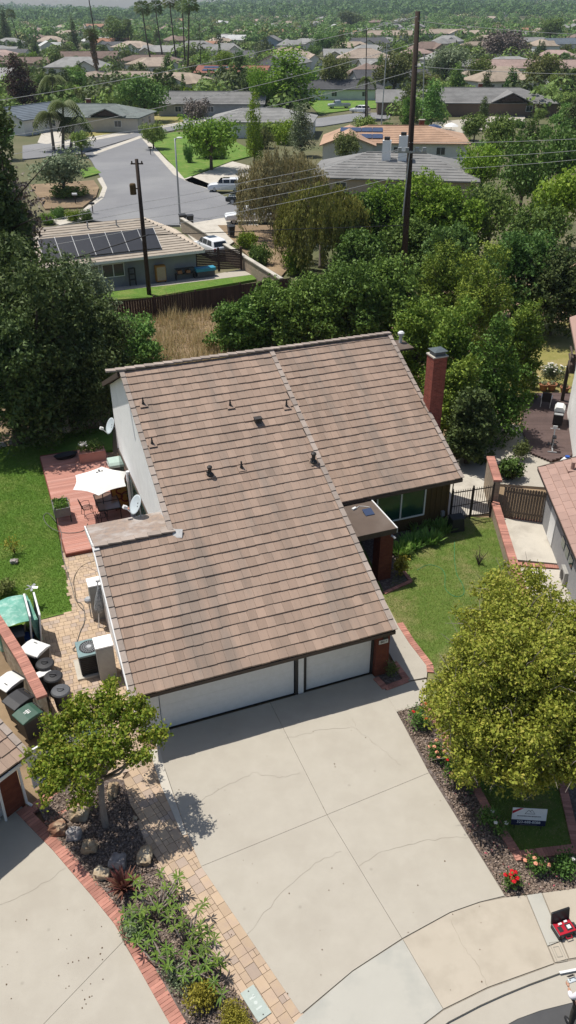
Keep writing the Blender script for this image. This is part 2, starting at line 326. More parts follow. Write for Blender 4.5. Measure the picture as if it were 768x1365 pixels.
def leaves(P, N, size, aspect=.55, droop=None, rng=RNG, jit=.35):
    """one kite-shaped leaf per point, P (n,3) positions, N (n,3) facing; returns V, F"""
    n = len(P); sz = size*(1+jit*rng.uniform(-1, 1, n))[:, None]
    T = unit(np.cross(N, rng.normal(size=(n, 3)))) if droop is None else unit(droop+.25*rng.normal(size=(n, 3)))
    B = unit(np.cross(N, T)); bend = N*sz*.16
    V = np.stack([P-T*sz*.5, P+B*sz*aspect*.5+bend, P+T*sz*.5, P-B*sz*aspect*.5+bend], 1).reshape(-1, 3)
    return V, np.arange(4*n).reshape(-1, 4)
def lumpy(clumps, k, f, rng=RNG, low=-.6):
    """small tufts over the skin of the big clumps, so that a crown gets knobs, hollows and a ragged outline"""
    out = []
    w = np.array([c[1][0]*c[1][1] for c in clumps]); w = w/w.sum()
    for i in rng.choice(len(clumps), k, p=w):
        c, r = clumps[i]; d = unit(rng.normal(size=3)); d[2] = d[2] if d[2] > low else -d[2]; s = f*min(r)*rng.uniform(.6, 1.35); g = rng.uniform(.72, 1.08)
        out.append((tuple(np.array(c)+d*np.array(r)*g), (s, s, s*.8)))
    return out
def cloud(clumps, n, rng=RNG, shell=.55, sub=0, subr=.3, up=.35, low=-1.0):
    """n points through ellipsoid clumps [(centre, radii)], weighted by size, denser towards the skin; with sub, gathered in small sprays"""
    C = np.array([c[0] for c in clumps], float); Rr = np.array([c[1] for c in clumps], float)
    w = (Rr.prod(1))**(2/3); w /= w.sum()
    if sub:
        k = max(1, n//sub); P, N = cloud(clumps, k, rng, shell, 0, 0, up, low)
        P = np.repeat(P, sub, 0)+rng.normal(size=(k*sub, 3))*subr*.5; N = np.repeat(N, sub, 0)
        return P, unit(N+.7*rng.normal(size=P.shape))
    i = rng.choice(len(C), n, p=w); d = unit(rng.normal(size=(n, 3)))
    bad = d[:, 2] < low; d[bad, 2] *= -1
    r = 1-(1-shell)*np.abs(rng.normal(size=n))*.7; r = np.clip(r, .05, 1.12)[:, None]
    P = C[i]+d*r*Rr[i]; N = unit(unit(d/Rr[i])+np.array([0, 0, up])+.55*rng.normal(size=(n, 3)))
    return P, N
# ================================================================ SETTING
def gp(px, z=0.0): return [(p.x, p.y) for p in (at(x, y, z) for x, y in px)]
def inset(poly, d):
    n = len(poly); a = sum(poly[i][0]*poly[(i+1) % n][1]-poly[(i+1) % n][0]*poly[i][1] for i in range(n))
    if a < 0: poly = poly[::-1]
    out = []
    for i in range(n):
        p0, p1, p2 = Vector(poly[i-1]), Vector(poly[i]), Vector(poly[(i+1) % n])
        e1, e2 = (p1-p0).normalized(), (p2-p1).normalized(); n1, n2 = Vector((-e1.y, e1.x)), Vector((-e2.y, e2.x))
        b = (n1+n2); b = b/max(.3, b.length_squared)*2
        out.append(tuple(p1+b*d))
    return out
def inpoly(p, poly):
    c = False; n = len(poly)
    for i in range(n):
        a, b = poly[i], poly[i-1]
        if (a[1] > p[1]) != (b[1] > p[1]) and p[0] < (b[0]-a[0])*(p[1]-a[1])/(b[1]-a[1])+a[0]: c = not c
    return c
GZ = -.25
g = MB(); g.add([(-5500, -280, GZ), (5500, -280, GZ), (5500, 5600, GZ), (-5500, 5600, GZ)], [(0, 1, 2, 3)]); struct('ground', g, 'ground')
def slab(name, mat, polys, z, ins=.006):
    mb = MB()
    for px in polys: mb.prism(inset(gp(px, z), ins) if ins else gp(px, z), GZ+.02, z)
    return struct(name, mb, mat)
# a bed of soil under the near lot
mb = MB(); mb.prism(gp([(-250, 1700), (1000, 1700), (1100, 700), (800, 430), (-150, 430), (-250, 800)]), GZ-.1, -.12); struct('soil', mb, 'dirt')
slab('joint_filler', 'crack', [[(210, 980), (500, 905), (529, 950), (673, 1192), (768, 1184), (830, 1182), (830, 1282), (746, 1294), (640, 1338), (590, 1362), (548, 1376), (500, 1425), (340, 1425), (402, 1352), (270, 1155)], [(-140, 1115), (26, 1078), (92, 1156), (158, 1241), (229, 1365), (236, 1386), (120, 1470), (-140, 1590)]], .012, 0)
slab('driveway', 'concrete', [
    [(210, 977), (360, 936), (436, 1086), (268, 1155), (249, 1110), (220, 1025), (207, 990)],
    [(360, 936), (496, 898), (512, 916), (529, 949), (572, 1030), (436, 1086)],
    [(268, 1155), (436, 1086), (536, 1251), (470, 1294), (401, 1352)],
    [(436, 1086), (572, 1030), (673, 1194), (640, 1202), (600, 1216), (536, 1251)]], .04)
slab('driveway_apron', 'concrete_new', [[(401, 1354), (470, 1295), (537, 1252), (591, 1345), (548, 1378), (500, 1430), (330, 1430)]], .038)
slab('sidewalk', 'concrete_warm', [[(537, 1252), (600, 1217), (640, 1203), (675, 1196), (701, 1193), (739, 1284), (700, 1298), (650, 1316), (591, 1345)],
    [(723, 1190), (768, 1184), (830, 1182), (830, 1266), (759, 1278)]], .038)
slab('sidewalk_strip', 'concrete_new', [[(702, 1193), (722, 1190), (748, 1254), (730, 1261)]], .038)
slab('meter_pad', 'concrete_warm', [[(731, 1262), (748, 1255), (758, 1278), (740, 1283)]], .037)
slab('kerb', 'concrete', [[(548, 1380), (591, 1347), (650, 1318), (700, 1300), (740, 1285), (768, 1279), (830, 1268), (830, 1286), (768, 1292), (746, 1297), (705, 1312), (671, 1326), (640, 1340), (598, 1362), (570, 1385)]], .036)
slab('gutter', 'concrete', [[(560, 1395), (598, 1360), (671, 1324), (705, 1310), (746, 1296), (768, 1290), (830, 1284), (830, 1318), (760, 1337), (720, 1347), (690, 1358), (650, 1380)]], -.035, 0)
slab('cul_de_sac_road', 'asphalt', [[(640, 1385), (690, 1357), (720, 1346), (760, 1336), (830, 1316), (1100, 1290), (1100, 1700), (640, 1700)]], -.05, 0)
slab('driveway_lip', 'concrete_pale', [[(199, 1000), (213, 998), (220, 1026), (249, 1112), (243, 1113), (215, 1048)]], .06, 0)
slab('neighbour_driveway', 'concrete', [[(-150, 1110), (28, 1073), (94, 1156), (160, 1241), (164, 1255), (40, 1384), (-150, 1560)], [(164, 1255), (231, 1365), (240, 1390), (120, 1480), (-150, 1600), (40, 1384)]], .04)
slab('front_walk', 'concrete', [[(500, 775), (531, 834), (571, 887), (569, 903), (540, 908), (524, 880), (505, 845)], [(569, 905), (568, 938), (529, 949), (512, 921), (543, 909)]], .05)
slab('front_lawn', 'lawn', [[(440, 720), (470, 690), (600, 688), (656, 690), (673, 752), (700, 850), (725, 950), (751, 1050), (768, 1115), (768, 1134), (692, 1144), (664, 1096), (643, 1064), (620, 1023), (600, 990), (566, 938), (572, 886), (531, 833), (505, 790)]], .02, 0)
slab('rose_bed', 'mulch', [[(529, 948), (566, 937), (600, 990), (643, 1064), (664, 1096), (692, 1144), (768, 1134), (830, 1128), (830, 1182), (768, 1185), (675, 1196), (572, 1030)]], .015, 0)
slab('side_bed', 'mulch', [[(740, 1000), (830, 960), (830, 1130), (768, 1132), (766, 1110), (751, 1050)]], .012, 0)
slab('rock_bed', 'mulch', [[(55, 1085), (60, 1060), (110, 1030), (165, 1040), (176, 1081), (203, 1143), (213, 1163), (234, 1190), (242, 1214), (270, 1253), (300, 1310), (335, 1352), (350, 1385), (255, 1385), (164, 1222), (94, 1151)]], .045, 0)
slab('pillar_bed', 'mulch', [[(498, 903), (523, 882), (542, 908), (512, 918)]], .02, 0)
slab('hedge_bed', 'mulch', [[(500, 760), (480, 720), (470, 690), (600, 686), (605, 708), (560, 716), (532, 745), (548, 776), (512, 790)]], .03, 0)
slab('back_lawn', 'lawn_deep', [[(-120, 640), (0, 598), (60, 583), (110, 572), (150, 570), (150, 600), (57, 608), (83, 738), (97, 815), (57, 826), (0, 842), (-120, 880)]], .0, 0)
slab('patio_concrete', 'concrete_pale', [[(668, 690), (727, 697), (752, 752), (689, 746)], [(690, 756), (755, 760), (800, 860), (840, 960), (740, 960), (716, 850), (702, 800)]], .03)
slab('side_path', 'concrete', [[(655, 560), (694, 567), (707, 603), (734, 614), (760, 640), (735, 650), (665, 645), (640, 600)]], .02, 0)
slab('gate_path', 'concrete_pale', [[(598, 688), (655, 684), (662, 640), (640, 600), (590, 620)]], .018, 0)
slab('neighbour_lawn', 'lawn_dry', [[(640, 445), (700, 432), (830, 425), (830, 540), (760, 540), (690, 525), (640, 520)]], .0, 0)
slab('hillside_weeds', 'dirt', [[(100, 430), (150, 405), (385, 380), (430, 400), (520, 430), (460, 520), (120, 540)]], .0, 0)
slab('planting_soil', 'dirt', [[(-150, 700), (-150, 500), (0, 480), (120, 440), (150, 570), (60, 583), (0, 598)], [(430, 405), (768, 350), (900, 400), (830, 425), (640, 445), (640, 600), (560, 600)]], -.03, 0)
# cracks and stains with a shape of their own
def ribbon(mb, px, z, w, jit=2.0, seg=6):
    rnd = random.Random(len(px)*7+int(px[0][0])); pts = []
    for (a, b), (c, d) in zip(px[:-1], px[1:]):
        for k in range(seg):
            t = k/seg; pts.append((a+(c-a)*t+rnd.uniform(-jit, jit), b+(d-b)*t+rnd.uniform(-jit, jit)))
    pts.append(px[-1]); P = [at(x, y, z) for x, y in pts]; vs = []; fs = []
    for i, p in enumerate(P):
        d = (P[min(i+1, len(P)-1)]-P[max(0, i-1)]); q = Vector((-d.y, d.x, 0)).normalized()*w*rnd.uniform(.35, 1)/2; vs += [p+q, p-q]
    for i in range(len(P)-1): fs.append((2*i, 2*i+1, 2*i+3, 2*i+2))
    mb.add(vs, fs)
mb = MB()
for px in ([(249, 1078), (300, 1048), (337, 1030), (372, 1037), (400, 1030)], [(380, 985), (420, 975), (470, 968), (510, 1000), (535, 1020)], [(331, 1245), (375, 1190), (420, 1150), (455, 1135)],
           [(480, 1153), (510, 1135), (560, 1121), (620, 1116), (660, 1103)], [(470, 958), (474, 968)], [(0, 1206), (40, 1190), (88, 1157)], [(600, 1228), (618, 1262), (636, 1285), (650, 1315)]):
    ribbon(mb, px, .0445, .010, 1.6)
for px in ([(671, 1326), (690, 1345)],): ribbon(mb, px, .0445 if px[0][0] != 671 else -.055, .018, .5, 8)
struct('pavement_cracks', mb, 'crack')
mb = MB()                                            # covers set flush into the meter pad and leaves fallen on the concrete
for sx, sy, z in ((.44, .52, .0412), (.24, .27, .0452)):
    c = at(744, 1268.5, z); d = (at(740, 1283)-at(731, 1262)).normalized(); a = math.atan2(d.y, d.x)
    for k in range(4):
        q = Matrix.Translation(c) @ Matrix.Rotation(a, 4, 'Z')
        L_ = (sy if k < 2 else sx*.6); off = (sx*.3 if k < 2 else sy/2)*(1 if k % 2 else -1)
        v = q @ (Vector((0, off, 0)) if k < 2 else Vector((off, 0, 0)))
        mb.box(v, (L_, .015, .002) if k < 2 else (.015, L_, .002), a)
M['cover_line'] = pm('cover_line', (.30, .28, .235), (.27, .25, .21), 8, .9); tag(mb.build('meter_cover', 'cover_line'), 'rectangular meter cover set flush in the pavement strip below the open red case', 'meter cover')
mb = MB()
for i in range(90):
    x, y = random.uniform(230, 700), random.uniform(960, 1330); x = x if random.random() < .6 else random.uniform(0, 140); y = y if x > 200 else random.uniform(1200, 1360)
    p = at(x, y, .046); a = random.uniform(0, 6); r = random.uniform(.012, .028); mb.add([p+Vector((math.cos(a+k)*r*(1 if k % 2 else .5), math.sin(a+k)*r, .004*(k % 2))) for k in (0, 1.5, 3.1, 4.6)], [(0, 1, 2, 3)])
tag(mb.build('fallen_leaves', pm('dry_leaf', (.12, .07, .035), (.08, .05, .03), 30, .9)), 'dry leaves scattered over the driveway concrete', 'leaves', kind='stuff')

# pavers: real blocks laid in courses
def pavers(name, px, z, ang, sizes=(.2, .3, .4), rows=(.2, .3)):
    poly = gp(px, z); rnd = random.Random(5); mbs = [MB(), MB()]
    c, s = math.cos(ang), math.sin(ang); q = [(x*c+y*s, -x*s+y*c) for x, y in poly]
    x0, x1 = min(p[0] for p in q), max(p[0] for p in q); y0, y1 = min(p[1] for p in q), max(p[1] for p in q)
    y = y0
    while y < y1:
        h = rnd.choice(rows); x = x0-rnd.uniform(0, .3)
        while x < x1:
            w = rnd.choice(sizes); cx, cy = x+w/2, y+h/2
            if inpoly((cx*c-cy*s, cx*s+cy*c), poly):
                m = mbs[1 if rnd.random() < .16 else 0]; zt = z+rnd.uniform(-.003, .003)
                if h > .25 and w <= .2:
                    for dy in (-h/4, h/4):
                        yy = cy+dy; m.mbox(Matrix.Translation((cx*c-yy*s, cx*s+yy*c, zt-.03)) @ Matrix.Rotation(ang, 4, 'Z'), w-.012, h/2-.012, .06)
                else: m.mbox(Matrix.Translation((cx*c-cy*s, cx*s+cy*c, zt-.03)) @ Matrix.Rotation(ang, 4, 'Z'), w-.012, h-.012, .06)
            x += w
        y += h
    struct(name, mbs[0], 'paver'); struct(name, mbs[1], 'paver_grey')
strip = [(160, 1042), (176, 1081), (203, 1143), (213, 1163), (234, 1190), (242, 1214), (270, 1253), (300, 1310), (333, 1348), (350, 1385), (440, 1388), (412, 1352), (278, 1152), (258, 1108), (222, 1045), (205, 1000), (190, 1000)]
yard = [(190, 1002), (175, 935), (130, 735), (82, 735), (97, 815), (57, 825), (20, 838), (62, 925), (80, 1000), (110, 1030), (160, 1044)]
slab('paver_bedding', 'sand', [strip, yard], -.0, 0)
dv = at(401, 1352)-at(268, 1155); pavers('paver_strip', strip, .03, math.atan2(dv.y, dv.x), (.2, .3, .4), (.3, .3, .2))
pavers('paver_patio', yard, .03, R(20.76), (.15, .23, .23, .3), (.15, .23, .23))
# brick edgings: single bricks laid across a line
def brick_path(name, label, px, width, z, closed=False, bw=.1, gap=.008, h=.12, mat='edging'):
    mb = MB(); P = [at(x, y, z) for x, y in px]
    for a, b in zip(P[:-1], P[1:]):
        d = b-a; n = max(1, round(d.length/(bw+gap))); u = d.normalized(); an = math.atan2(d.y, d.x)
        for k in range(n):
            c = a+d*((k+.5)/n); c.z = z-h/2+random.uniform(-.004, .004)
            mb.mbox(Matrix.Translation(c) @ Matrix.Rotation(an+random.uniform(-.03, .03), 4, 'Z'), d.length/n-gap, width, h)
    return tag(mb.build(name, mat), label, 'brick edging')
brick_path('brick_edging', 'long curving brick edging between the neighbouring driveway and the rock bed', [(28, 1078), (77, 1128), (128, 1187), (160, 1226), (190, 1280), (240, 1368), (250, 1390)], .34, .07)
brick_path('brick_edging', 'brick edging strip between the front walk and the lawn', [(533, 830), (549, 855), (573, 886), (574, 896)], .26, .07)
brick_path('brick_edging', 'brick edging of the rose bed running under the big yellow green tree', [(564, 936), (582, 962), (607, 1004), (630, 1040), (650, 1078), (667, 1102), (690, 1138), (694, 1146)], .26, .09)
brick_path('brick_edging', 'double row of bricks below the yard sign lawn', [(694, 1140), (730, 1135), (790, 1128)], .3, .09)
brick_path('brick_edging', 'short brick edging right of the yard sign', [(735, 990), (751, 1050), (769, 1128)], .26, .08)
brick_path('brick_edging', 'brick border around the little bed at the garage pillar', [(501, 903), (514, 917), (543, 906), (525, 882)], .24, .075, mat='edging')
brick_path('brick_edging', 'brick border of the bed beside the porch pillar', [(512, 790), (548, 774), (531, 752)], .16, .08)
brick_path('brick_edging', 'brick band crossing the pale side patio', [(690, 751), (753, 756)], .26, .034, h=.06)
brick_path('brick_edging', 'thin brick band at the foot of the wooden side fence', [(670, 688), (727, 696)], .2, .034, h=.06)
brick_path('brick_path', 'brick frame around the pebble insets by the neighbouring garage pillar', [(40, 1080), (75, 1053)], .3, .05)
brick_path('brick_path', 'brick frame row between the pebble insets and the rocks', [(62, 1100), (90, 1080), (118, 1058)], .3, .05)
mb = MB()
for cx, cy in ((72, 1078), (74, 1040)):
    c = at(cx, cy); mb.box((c.x, c.y, -.02), (.75, .75, .08), R(38))
tag(mb.build('pebble_panel', 'mortar'), 'square panels set with dark pebbles beside the neighbouring garage', 'paving panel')
P_ = []
mb = MB()
for cx, cy in ((72, 1078), (74, 1040)):
    c = at(cx, cy)
    for i in range(130):
        a, b = random.uniform(-.34, .34), random.uniform(-.34, .34); x = a*math.cos(R(38))-b*math.sin(R(38)); y = a*math.sin(R(38))+b*math.cos(R(38)); r = random.uniform(.018, .038)
        mb.blob((c.x+x, c.y+y, .022), (r, r*.75, .015), i, .2, 1)
tag(mb.build('pebbles', 'pebble'), 'dark pebbles pressed into the mortar squares', 'pebbles', kind='stuff')

# ================================================================ MAIN HOUSE  (u along the garage doors, v away from the street)
HG = (-4.331, 20.130); HT = R(20.758)
def hw(u, v, z=0.0): return Vector((HG[0]+u*math.cos(HT)-v*math.sin(HT), HG[1]+u*math.sin(HT)+v*math.cos(HT), z))
def uvz(x, y, z):
    p = at(x, y, z)-Vector((HG[0], HG[1], 0)); return (p.x*math.cos(HT)+p.y*math.sin(HT), -p.x*math.sin(HT)+p.y*math.cos(HT), z)
house = thing('main_house', 'two storey house with brown tiled roof and white two door garage in the centre', 'house', (HG[0], HG[1], 0), HT)
SL = .4698; ZE, VE, VR, ZR = 2.35, -.572, 12.142, 8.323
pl = lambda v: ZE+SL*(v-VE)
S2 = .527; VG2, ZG2, VR2, ZR2 = 7.554, 2.75, 15.565, 6.973
pl2 = lambda v: ZG2+S2*(v-VG2)
mb = MB()
mb.extrude([(.14, -.1), (16.95, -.1), (16.95, 5.85), (VR, ZR-.16), (.14, pl(.14)-.2)], 1.95, 8.3)
mb.extrude([(.142, -.1), (6.9, -.1), (6.9, 4.05), (4.75, 4.62), (.142, pl(.142)-.2)], -.75, 1.948)
wall = mb.build('wall', 'stucco', house)
# wing of brown board and batten
mb = MB(); mb.extrude([(8.274, -.1), (22, -.1), (22, 3.2), (VR2, ZR2-.25), (8.274, pl2(8.274)-.2)], 8.302, 15.95)
for k in range(28): mb.bb(8.5+k*.28, 8.55+k*.28, 8.245, 8.272, 0, 2.78) if not (12.0 < 8.52+k*.28 < 14.7) else None
mb.build('wall', 'brown_wood', house)
def tile_roof(mb, plane, v0, v1, ub, e, w=.33, seed=1, sl=SL, skip=None):
    rnd = random.Random(seed); cs = 1/math.sqrt(1+sl*sl); eh = e*cs; i = 0; v = v0
    while v < v1-.05:
        a, b = ub(v+eh/2); x = a-rnd.uniform(0, w) ; zr = rnd.uniform(-.008, .008); wob = rnd.uniform(0, 6)
        vt = min(v+eh*1.06, v1)
        while x < b:
            xa, xb = max(a, x), min(b, x+w-.006)
            if xb-xa > .04:
                lv = v+rnd.uniform(-.012, .012)+.012*math.sin(x*1.1+wob); z0 = plane(v)+.072+zr+rnd.uniform(-.005, .006); z1 = plane(vt)+.03+rnd.uniform(-.003, .003)
                if not (skip and skip((xa+xb)/2, v)):
                    mb.add([(xa, lv, z0-.055), (xb, lv, z0-.055), (xb, lv, z0), (xa, lv, z0), (xa, vt, z1-.05), (xb, vt, z1-.05), (xb, vt, z1), (xa, vt, z1)],
                           [(0, 1, 2, 3), (3, 2, 6, 7), (0, 3, 7, 4), (1, 5, 6, 2)])
            x += w
        v += eh; i += 1
def caps(mb, a, b, w, l=.42, t=.05, up=(0, 0, 1), rnd=random.Random(3)):
    a, b = Vector(a), Vector(b); n = max(1, int((b-a).length/l)); d = (b-a)/n; u = d.normalized()
    for k in range(n):
        p, q = a+d*k, a+d*(k+1.08); lift = Vector(up)*.025
        mb.bar(p+lift+Vector(up)*rnd.uniform(-.004, .004), q-lift*.4, w*rnd.uniform(.96, 1.03), t, up)
roof = MB()
ubL = lambda v: (-.80, 8.36) if v < 4.72 else (1.93, 8.36)
tile_roof(roof, pl, VE, VR-.03, ubL, .413)
ro = roof.build('roof', 'tile', house)
mb = MB(); k_ = .0
mb.extrude([(VE+.03, ZE-.13), (VE+.03, ZE-.0), (4.7, pl(4.7)+.0), (4.7, pl(4.7)-.14)], -.95, 8.5)
mb.extrude([(4.702, pl(4.702)-.14), (4.702, pl(4.702)), (VR, ZR), (VR, ZR-.14)], 1.78, 8.498)
mb.extrude([(VR+.002, ZR), (17.6, ZR-SL*(17.6-VR)), (17.6, ZR-SL*(17.6-VR)-.14), (VR+.002, ZR-.14)], 1.72, 8.496)
mb.build('roof_deck', 'underlay', ro)
mb = MB(); un = Vector((0, -SL, 1)).normalized()
caps(mb, (8.45, VE-.02, ZE+.07), (8.45, VR, ZR+.07), .2, .41, .05, un)
mb.build('rake_tile', 'ridge_tile', ro); mb = MB(); caps(mb, (1.84, 4.75, pl(4.75)+.07), (1.84, VR, ZR+.07), .2, .41, .05, un)
mb.build('rake_tile', 'ridge_tile', ro); mb = MB(); caps(mb, (-.885, VE-.02, ZE+.07), (-.885, 4.7, pl(4.7)+.07), .2, .41, .05, un)
mb.build('rake_tile', 'ridge_tile', ro)
mb = MB(); caps(mb, (1.2, VR+.02, ZR+.1), (8.5, VR+.02, ZR+.1), .26, .4, .07)
mb.build('ridge_cap', 'ridge_tile', ro); mb = MB(); caps(mb, (-.95, 4.74, pl(4.74)+.08), (1.95, 4.74, pl(4.74)+.08), .24, .45, .06)
mb.build('ridge_cap', 'ridge_tile', ro)
# short back slope of the garage roof, old shingles
mb = MB(); mb.extrude([(4.78, pl(4.76)-.02), (7.14, 4.34), (7.14, 4.24), (4.78, pl(4.76)-.16)], -.93, 1.948); mb.build('back_slope', 'old_shingle', ro)
mb = MB(); mb.bar((2.1, 4.7, pl(4.7)+.12), (2.0, 4.45, pl(4.4)+.06), .35, .03); M['flashing'] = pm('flashing', (.55, .54, .52), (.42, .41, .40), 6, .6); mb.build('flashing', 'flashing', ro); mb = MB(); mb.bar((-.9, 4.9, 4.9), (-.9, 4.5, 4.86), .2, .05); mb.build('flashing', 'flashing', ro)
# white barge boards, gutter board, dark rear barge board
mb = MB(); mb.bar((-1.0, VE, ZE-.02), (-1.0, 4.74, pl(4.74)-.02), .05, .2, un); mb.bar((-.98, 4.8, pl(4.74)-.07), (-.98, 7.1, 4.26), .05, .2)
mb.build('barge_board', 'white_paint', house)
mb = MB(); mb.bar((1.69, VR, ZR-.1), (1.69, 17.6, ZR-SL*(17.6-VR)-.1), .05, .2); mb.build('barge_board', 'brown_paint', house); mb = MB(); mb.bb(-.95, 8.5, VE+.0, VE+.028, ZE-.16, ZE-.02)
mb.build('fascia', 'brown_paint', house)
mb = MB(); mb.bb(-.93, 8.48, VE+.05, .14, ZE-.145, ZE-.105); mb.build('soffit', 'brown_paint', house)
# roof vents
def plane_pt(x, y):
    r = ray(x, y); lo, hi = 5.0, 80.0
    for _ in range(60):
        t = (lo+hi)/2; p = Vector((0, 0, CH))+r*(t/r.y); q = p-Vector((HG[0], HG[1], 0)); v = -q.x*math.sin(HT)+q.y*math.cos(HT)
        if p.z > pl(v)+.07: lo = t
        else: hi = t
    return (q.x*math.cos(HT)+q.y*math.sin(HT), v, pl(v)+.07)
for (x, y, h, r) in ((191, 539, .3, .03), (203, 592, .28, .03), (307, 541, .28, .03), (382, 542, .32, .03), (322, 624, .3, .035), (280, 633, .36, .07), (418, 616, .4, .075)):
    u, v, z = plane_pt(x, y); mb = MB(); mb.tube([(u, v, z-.1), (u, v, z+h)], r, 10)
    mb.lathe((u, v, z), [(r*2.2, -.02), (r*2.0, .05), (r*1.1, .12)], 12)
    if r > .05: mb.lathe((u, v, z), [(r*1.0, h-.08), (r*1.5, h-.06), (r*1.5, h), (r*.6, h+.05)], 12); mb.tube([(u, v, z+h*.5), (u-.14, v-.04, z+h*.45)], .035, 8)
    else: mb.lathe((u, v, z), [(r*1.5, h*.45), (r*1.8, h*.5), (r*1.5, h*.55)], 8)
    o = mb.build('vent_pipe', 'dark_metal', ro)
    mb = MB(); mb.mbox(Matrix.Translation((u, v-.03, z+.012)) @ Matrix.Rotation(math.atan(SL), 4, 'X'), .32, .3, .02); mb.build('vent_flashing', 'tile', ro)
u, v, z = plane_pt(344, 563); mb = MB(); mb.mbox(Matrix.Translation((u, v, z+.12)), .28, .24, .14); mb.mbox(Matrix.Translation((u, v, z+.2)), .32, .28, .03); mb.build('attic_vent', 'dark_metal', ro)
# wing roof
mb = MB(); tile_roof(mb, pl2, VG2, VR2-.03, lambda v: (8.56, 15.96), .42, seed=9, sl=S2)
rw = mb.build('roof', 'tile', house)
mb = MB(); mb.extrude([(VG2+.03, ZG2-.13), (VG2+.03, ZG2), (VR2, ZR2), (22.5, ZR2-S2*(22.5-VR2)), (22.5, ZR2-S2*(22.5-VR2)-.13), (VR2, ZR2-.14)], 8.53, 16.1); mb.build('roof_deck', 'underlay', rw)
mb = MB(); un2 = Vector((0, -S2, 1)).normalized(); caps(mb, (16.05, VG2-.02, ZG2+.07), (16.05, VR2, ZR2+.07), .19, .42, .05, un2); mb.build('rake_tile', 'ridge_tile', rw)
mb = MB(); caps(mb, (8.5, VR2+.02, ZR2+.1), (16.12, VR2+.02, ZR2+.1), .26, .4, .07); mb.build('ridge_cap', 'ridge_tile', rw)
mb = MB(); mb.bb(8.53, 16.1, VG2, VG2+.028, ZG2-.17, ZG2-.02); mb.build('fascia', 'brown_paint', house); mb = MB(); mb.bb(8.53, 16.08, VG2+.03, 8.27, ZG2-.15, ZG2-.13); mb.build('soffit', 'brown_paint', house)
# rear low roof seen past the ridge end, with a white turbine
u, v, z = uvz(536, 462, 4.2); mb = MB(); mb.mbox(Matrix.Translation((u-.3, v+.2, z)), 1.6, 1.5, .12); mb.build('rear_roof', 'flat_roof', house)
mb = MB(); mb.lathe((u+.15, v+.5, z+.06), [(.1, 0), (.1, .42), (.18, .46), (.2, .6), (.12, .68)], 14); mb.build('turbine_vent', 'bin_white', house)
# chimney
ch = MB(); ch.bb(16.04, 16.74, 10.94, 11.6, -.1, 7.35); co = ch.build('chimney', 'brick_red', house)
mb = MB(); mb.bb(16.0, 16.78, 10.9, 11.64, 7.351, 7.41); mb.build('chimney_crown', 'concrete_pale', co)
mb = MB(); mb.bb(16.12, 16.66, 11.0, 11.53, 7.411, 7.6); mb.lathe((16.39, 11.265, 7.6), [(.46, 0), (.5, .025), (.44, .04), (.08, .1)], 4, None, PI/4); mb.build('chimney_cap', pm('cap_metal', (.10, .12, .125), (.075, .09, .095), 5, .45), co)
# garage doors
for a, b in ((.0, 4.876), (5.326, 7.904)):
    mb = MB(); n = 4
    for k in range(n): mb.bb(a+.02, b-.02, .06, .12, .03+k*.535, .03+(k+1)*.535-.003)
    mb.bb(a+.02, b-.02, .085, .13, .03, 2.17); d = mb.build('garage_door', 'white_paint', house)
    mb = MB(); mb.bb(a+.0, b-.0, .055, .125, -.02, .028); mb.build('door_seal', 'rubber', d)
mb = MB(); mb.bb(-.75, -.02, .0, .139, 0, 2.3); mb.build('door_post', 'white_paint', house); mb = MB(); mb.bb(5.0, 5.2, -.04, .139, 0, 2.3); mb.build('door_post', 'white_paint', house); mb = MB(); mb.bb(-.02, 7.95, .02, .139, 2.18, 2.34); mb.build('door_header', 'white_paint', house)
for a in (4.89, 5.21, 7.91): mb = MB(); mb.bb(a, a+.10 if a < 7 else a+.06, -.01, .139, 0, 2.3); mb.build('door_jamb', 'dark_metal', house)
pil = MB(); pil.bb(7.972, 8.5, -.2, .6, -.1, 2.42); pil.bb(7.975, 8.42, .6, 6, -.1, 2.5); po = pil.build('pillar', 'brick_dark', house)
def text_mesh(name, body, size, mat, parent, m, ext=.004, align='CENTER'):
    c = bpy.data.curves.new(name+'_curve', 'FONT'); c.body = body; c.size = size; c.extrude = ext; c.align_x = align; c.align_y = 'CENTER'
    t = bpy.data.objects.new(name+'_tmp', c); COL.objects.link(t); bpy.context.view_layer.update()
    me = bpy.data.meshes.new_from_object(t.evaluated_get(bpy.context.evaluated_depsgraph_get())); bpy.data.objects.remove(t); bpy.data.curves.remove(c)
    me.transform(m); me.materials.clear(); me.materials.append(M[mat] if isinstance(mat, str) else mat)
    o = bpy.data.objects.new(name, me); COL.objects.link(o); o.parent = parent; return o
MX = Matrix.Rotation(PI/2, 4, 'X')
mb = MB(); mb.bb(8.06, 8.42, -.225, -.2, 1.55, 1.72); pq = mb.build('address_plaque', 'bin_white', po)
text_mesh('address_digits', '8817', .13, 'black', pq, Matrix.Translation((8.24, -.228, 1.635)) @ MX)
mb = MB(); mb.bb(8.17, 8.33, -.34, -.2, 1.85, 2.1); mb.lathe((8.25, -.28, 2.1), [(.1, 0), (.03, .1)], 8); mb.build('wall_lantern', 'black', po)
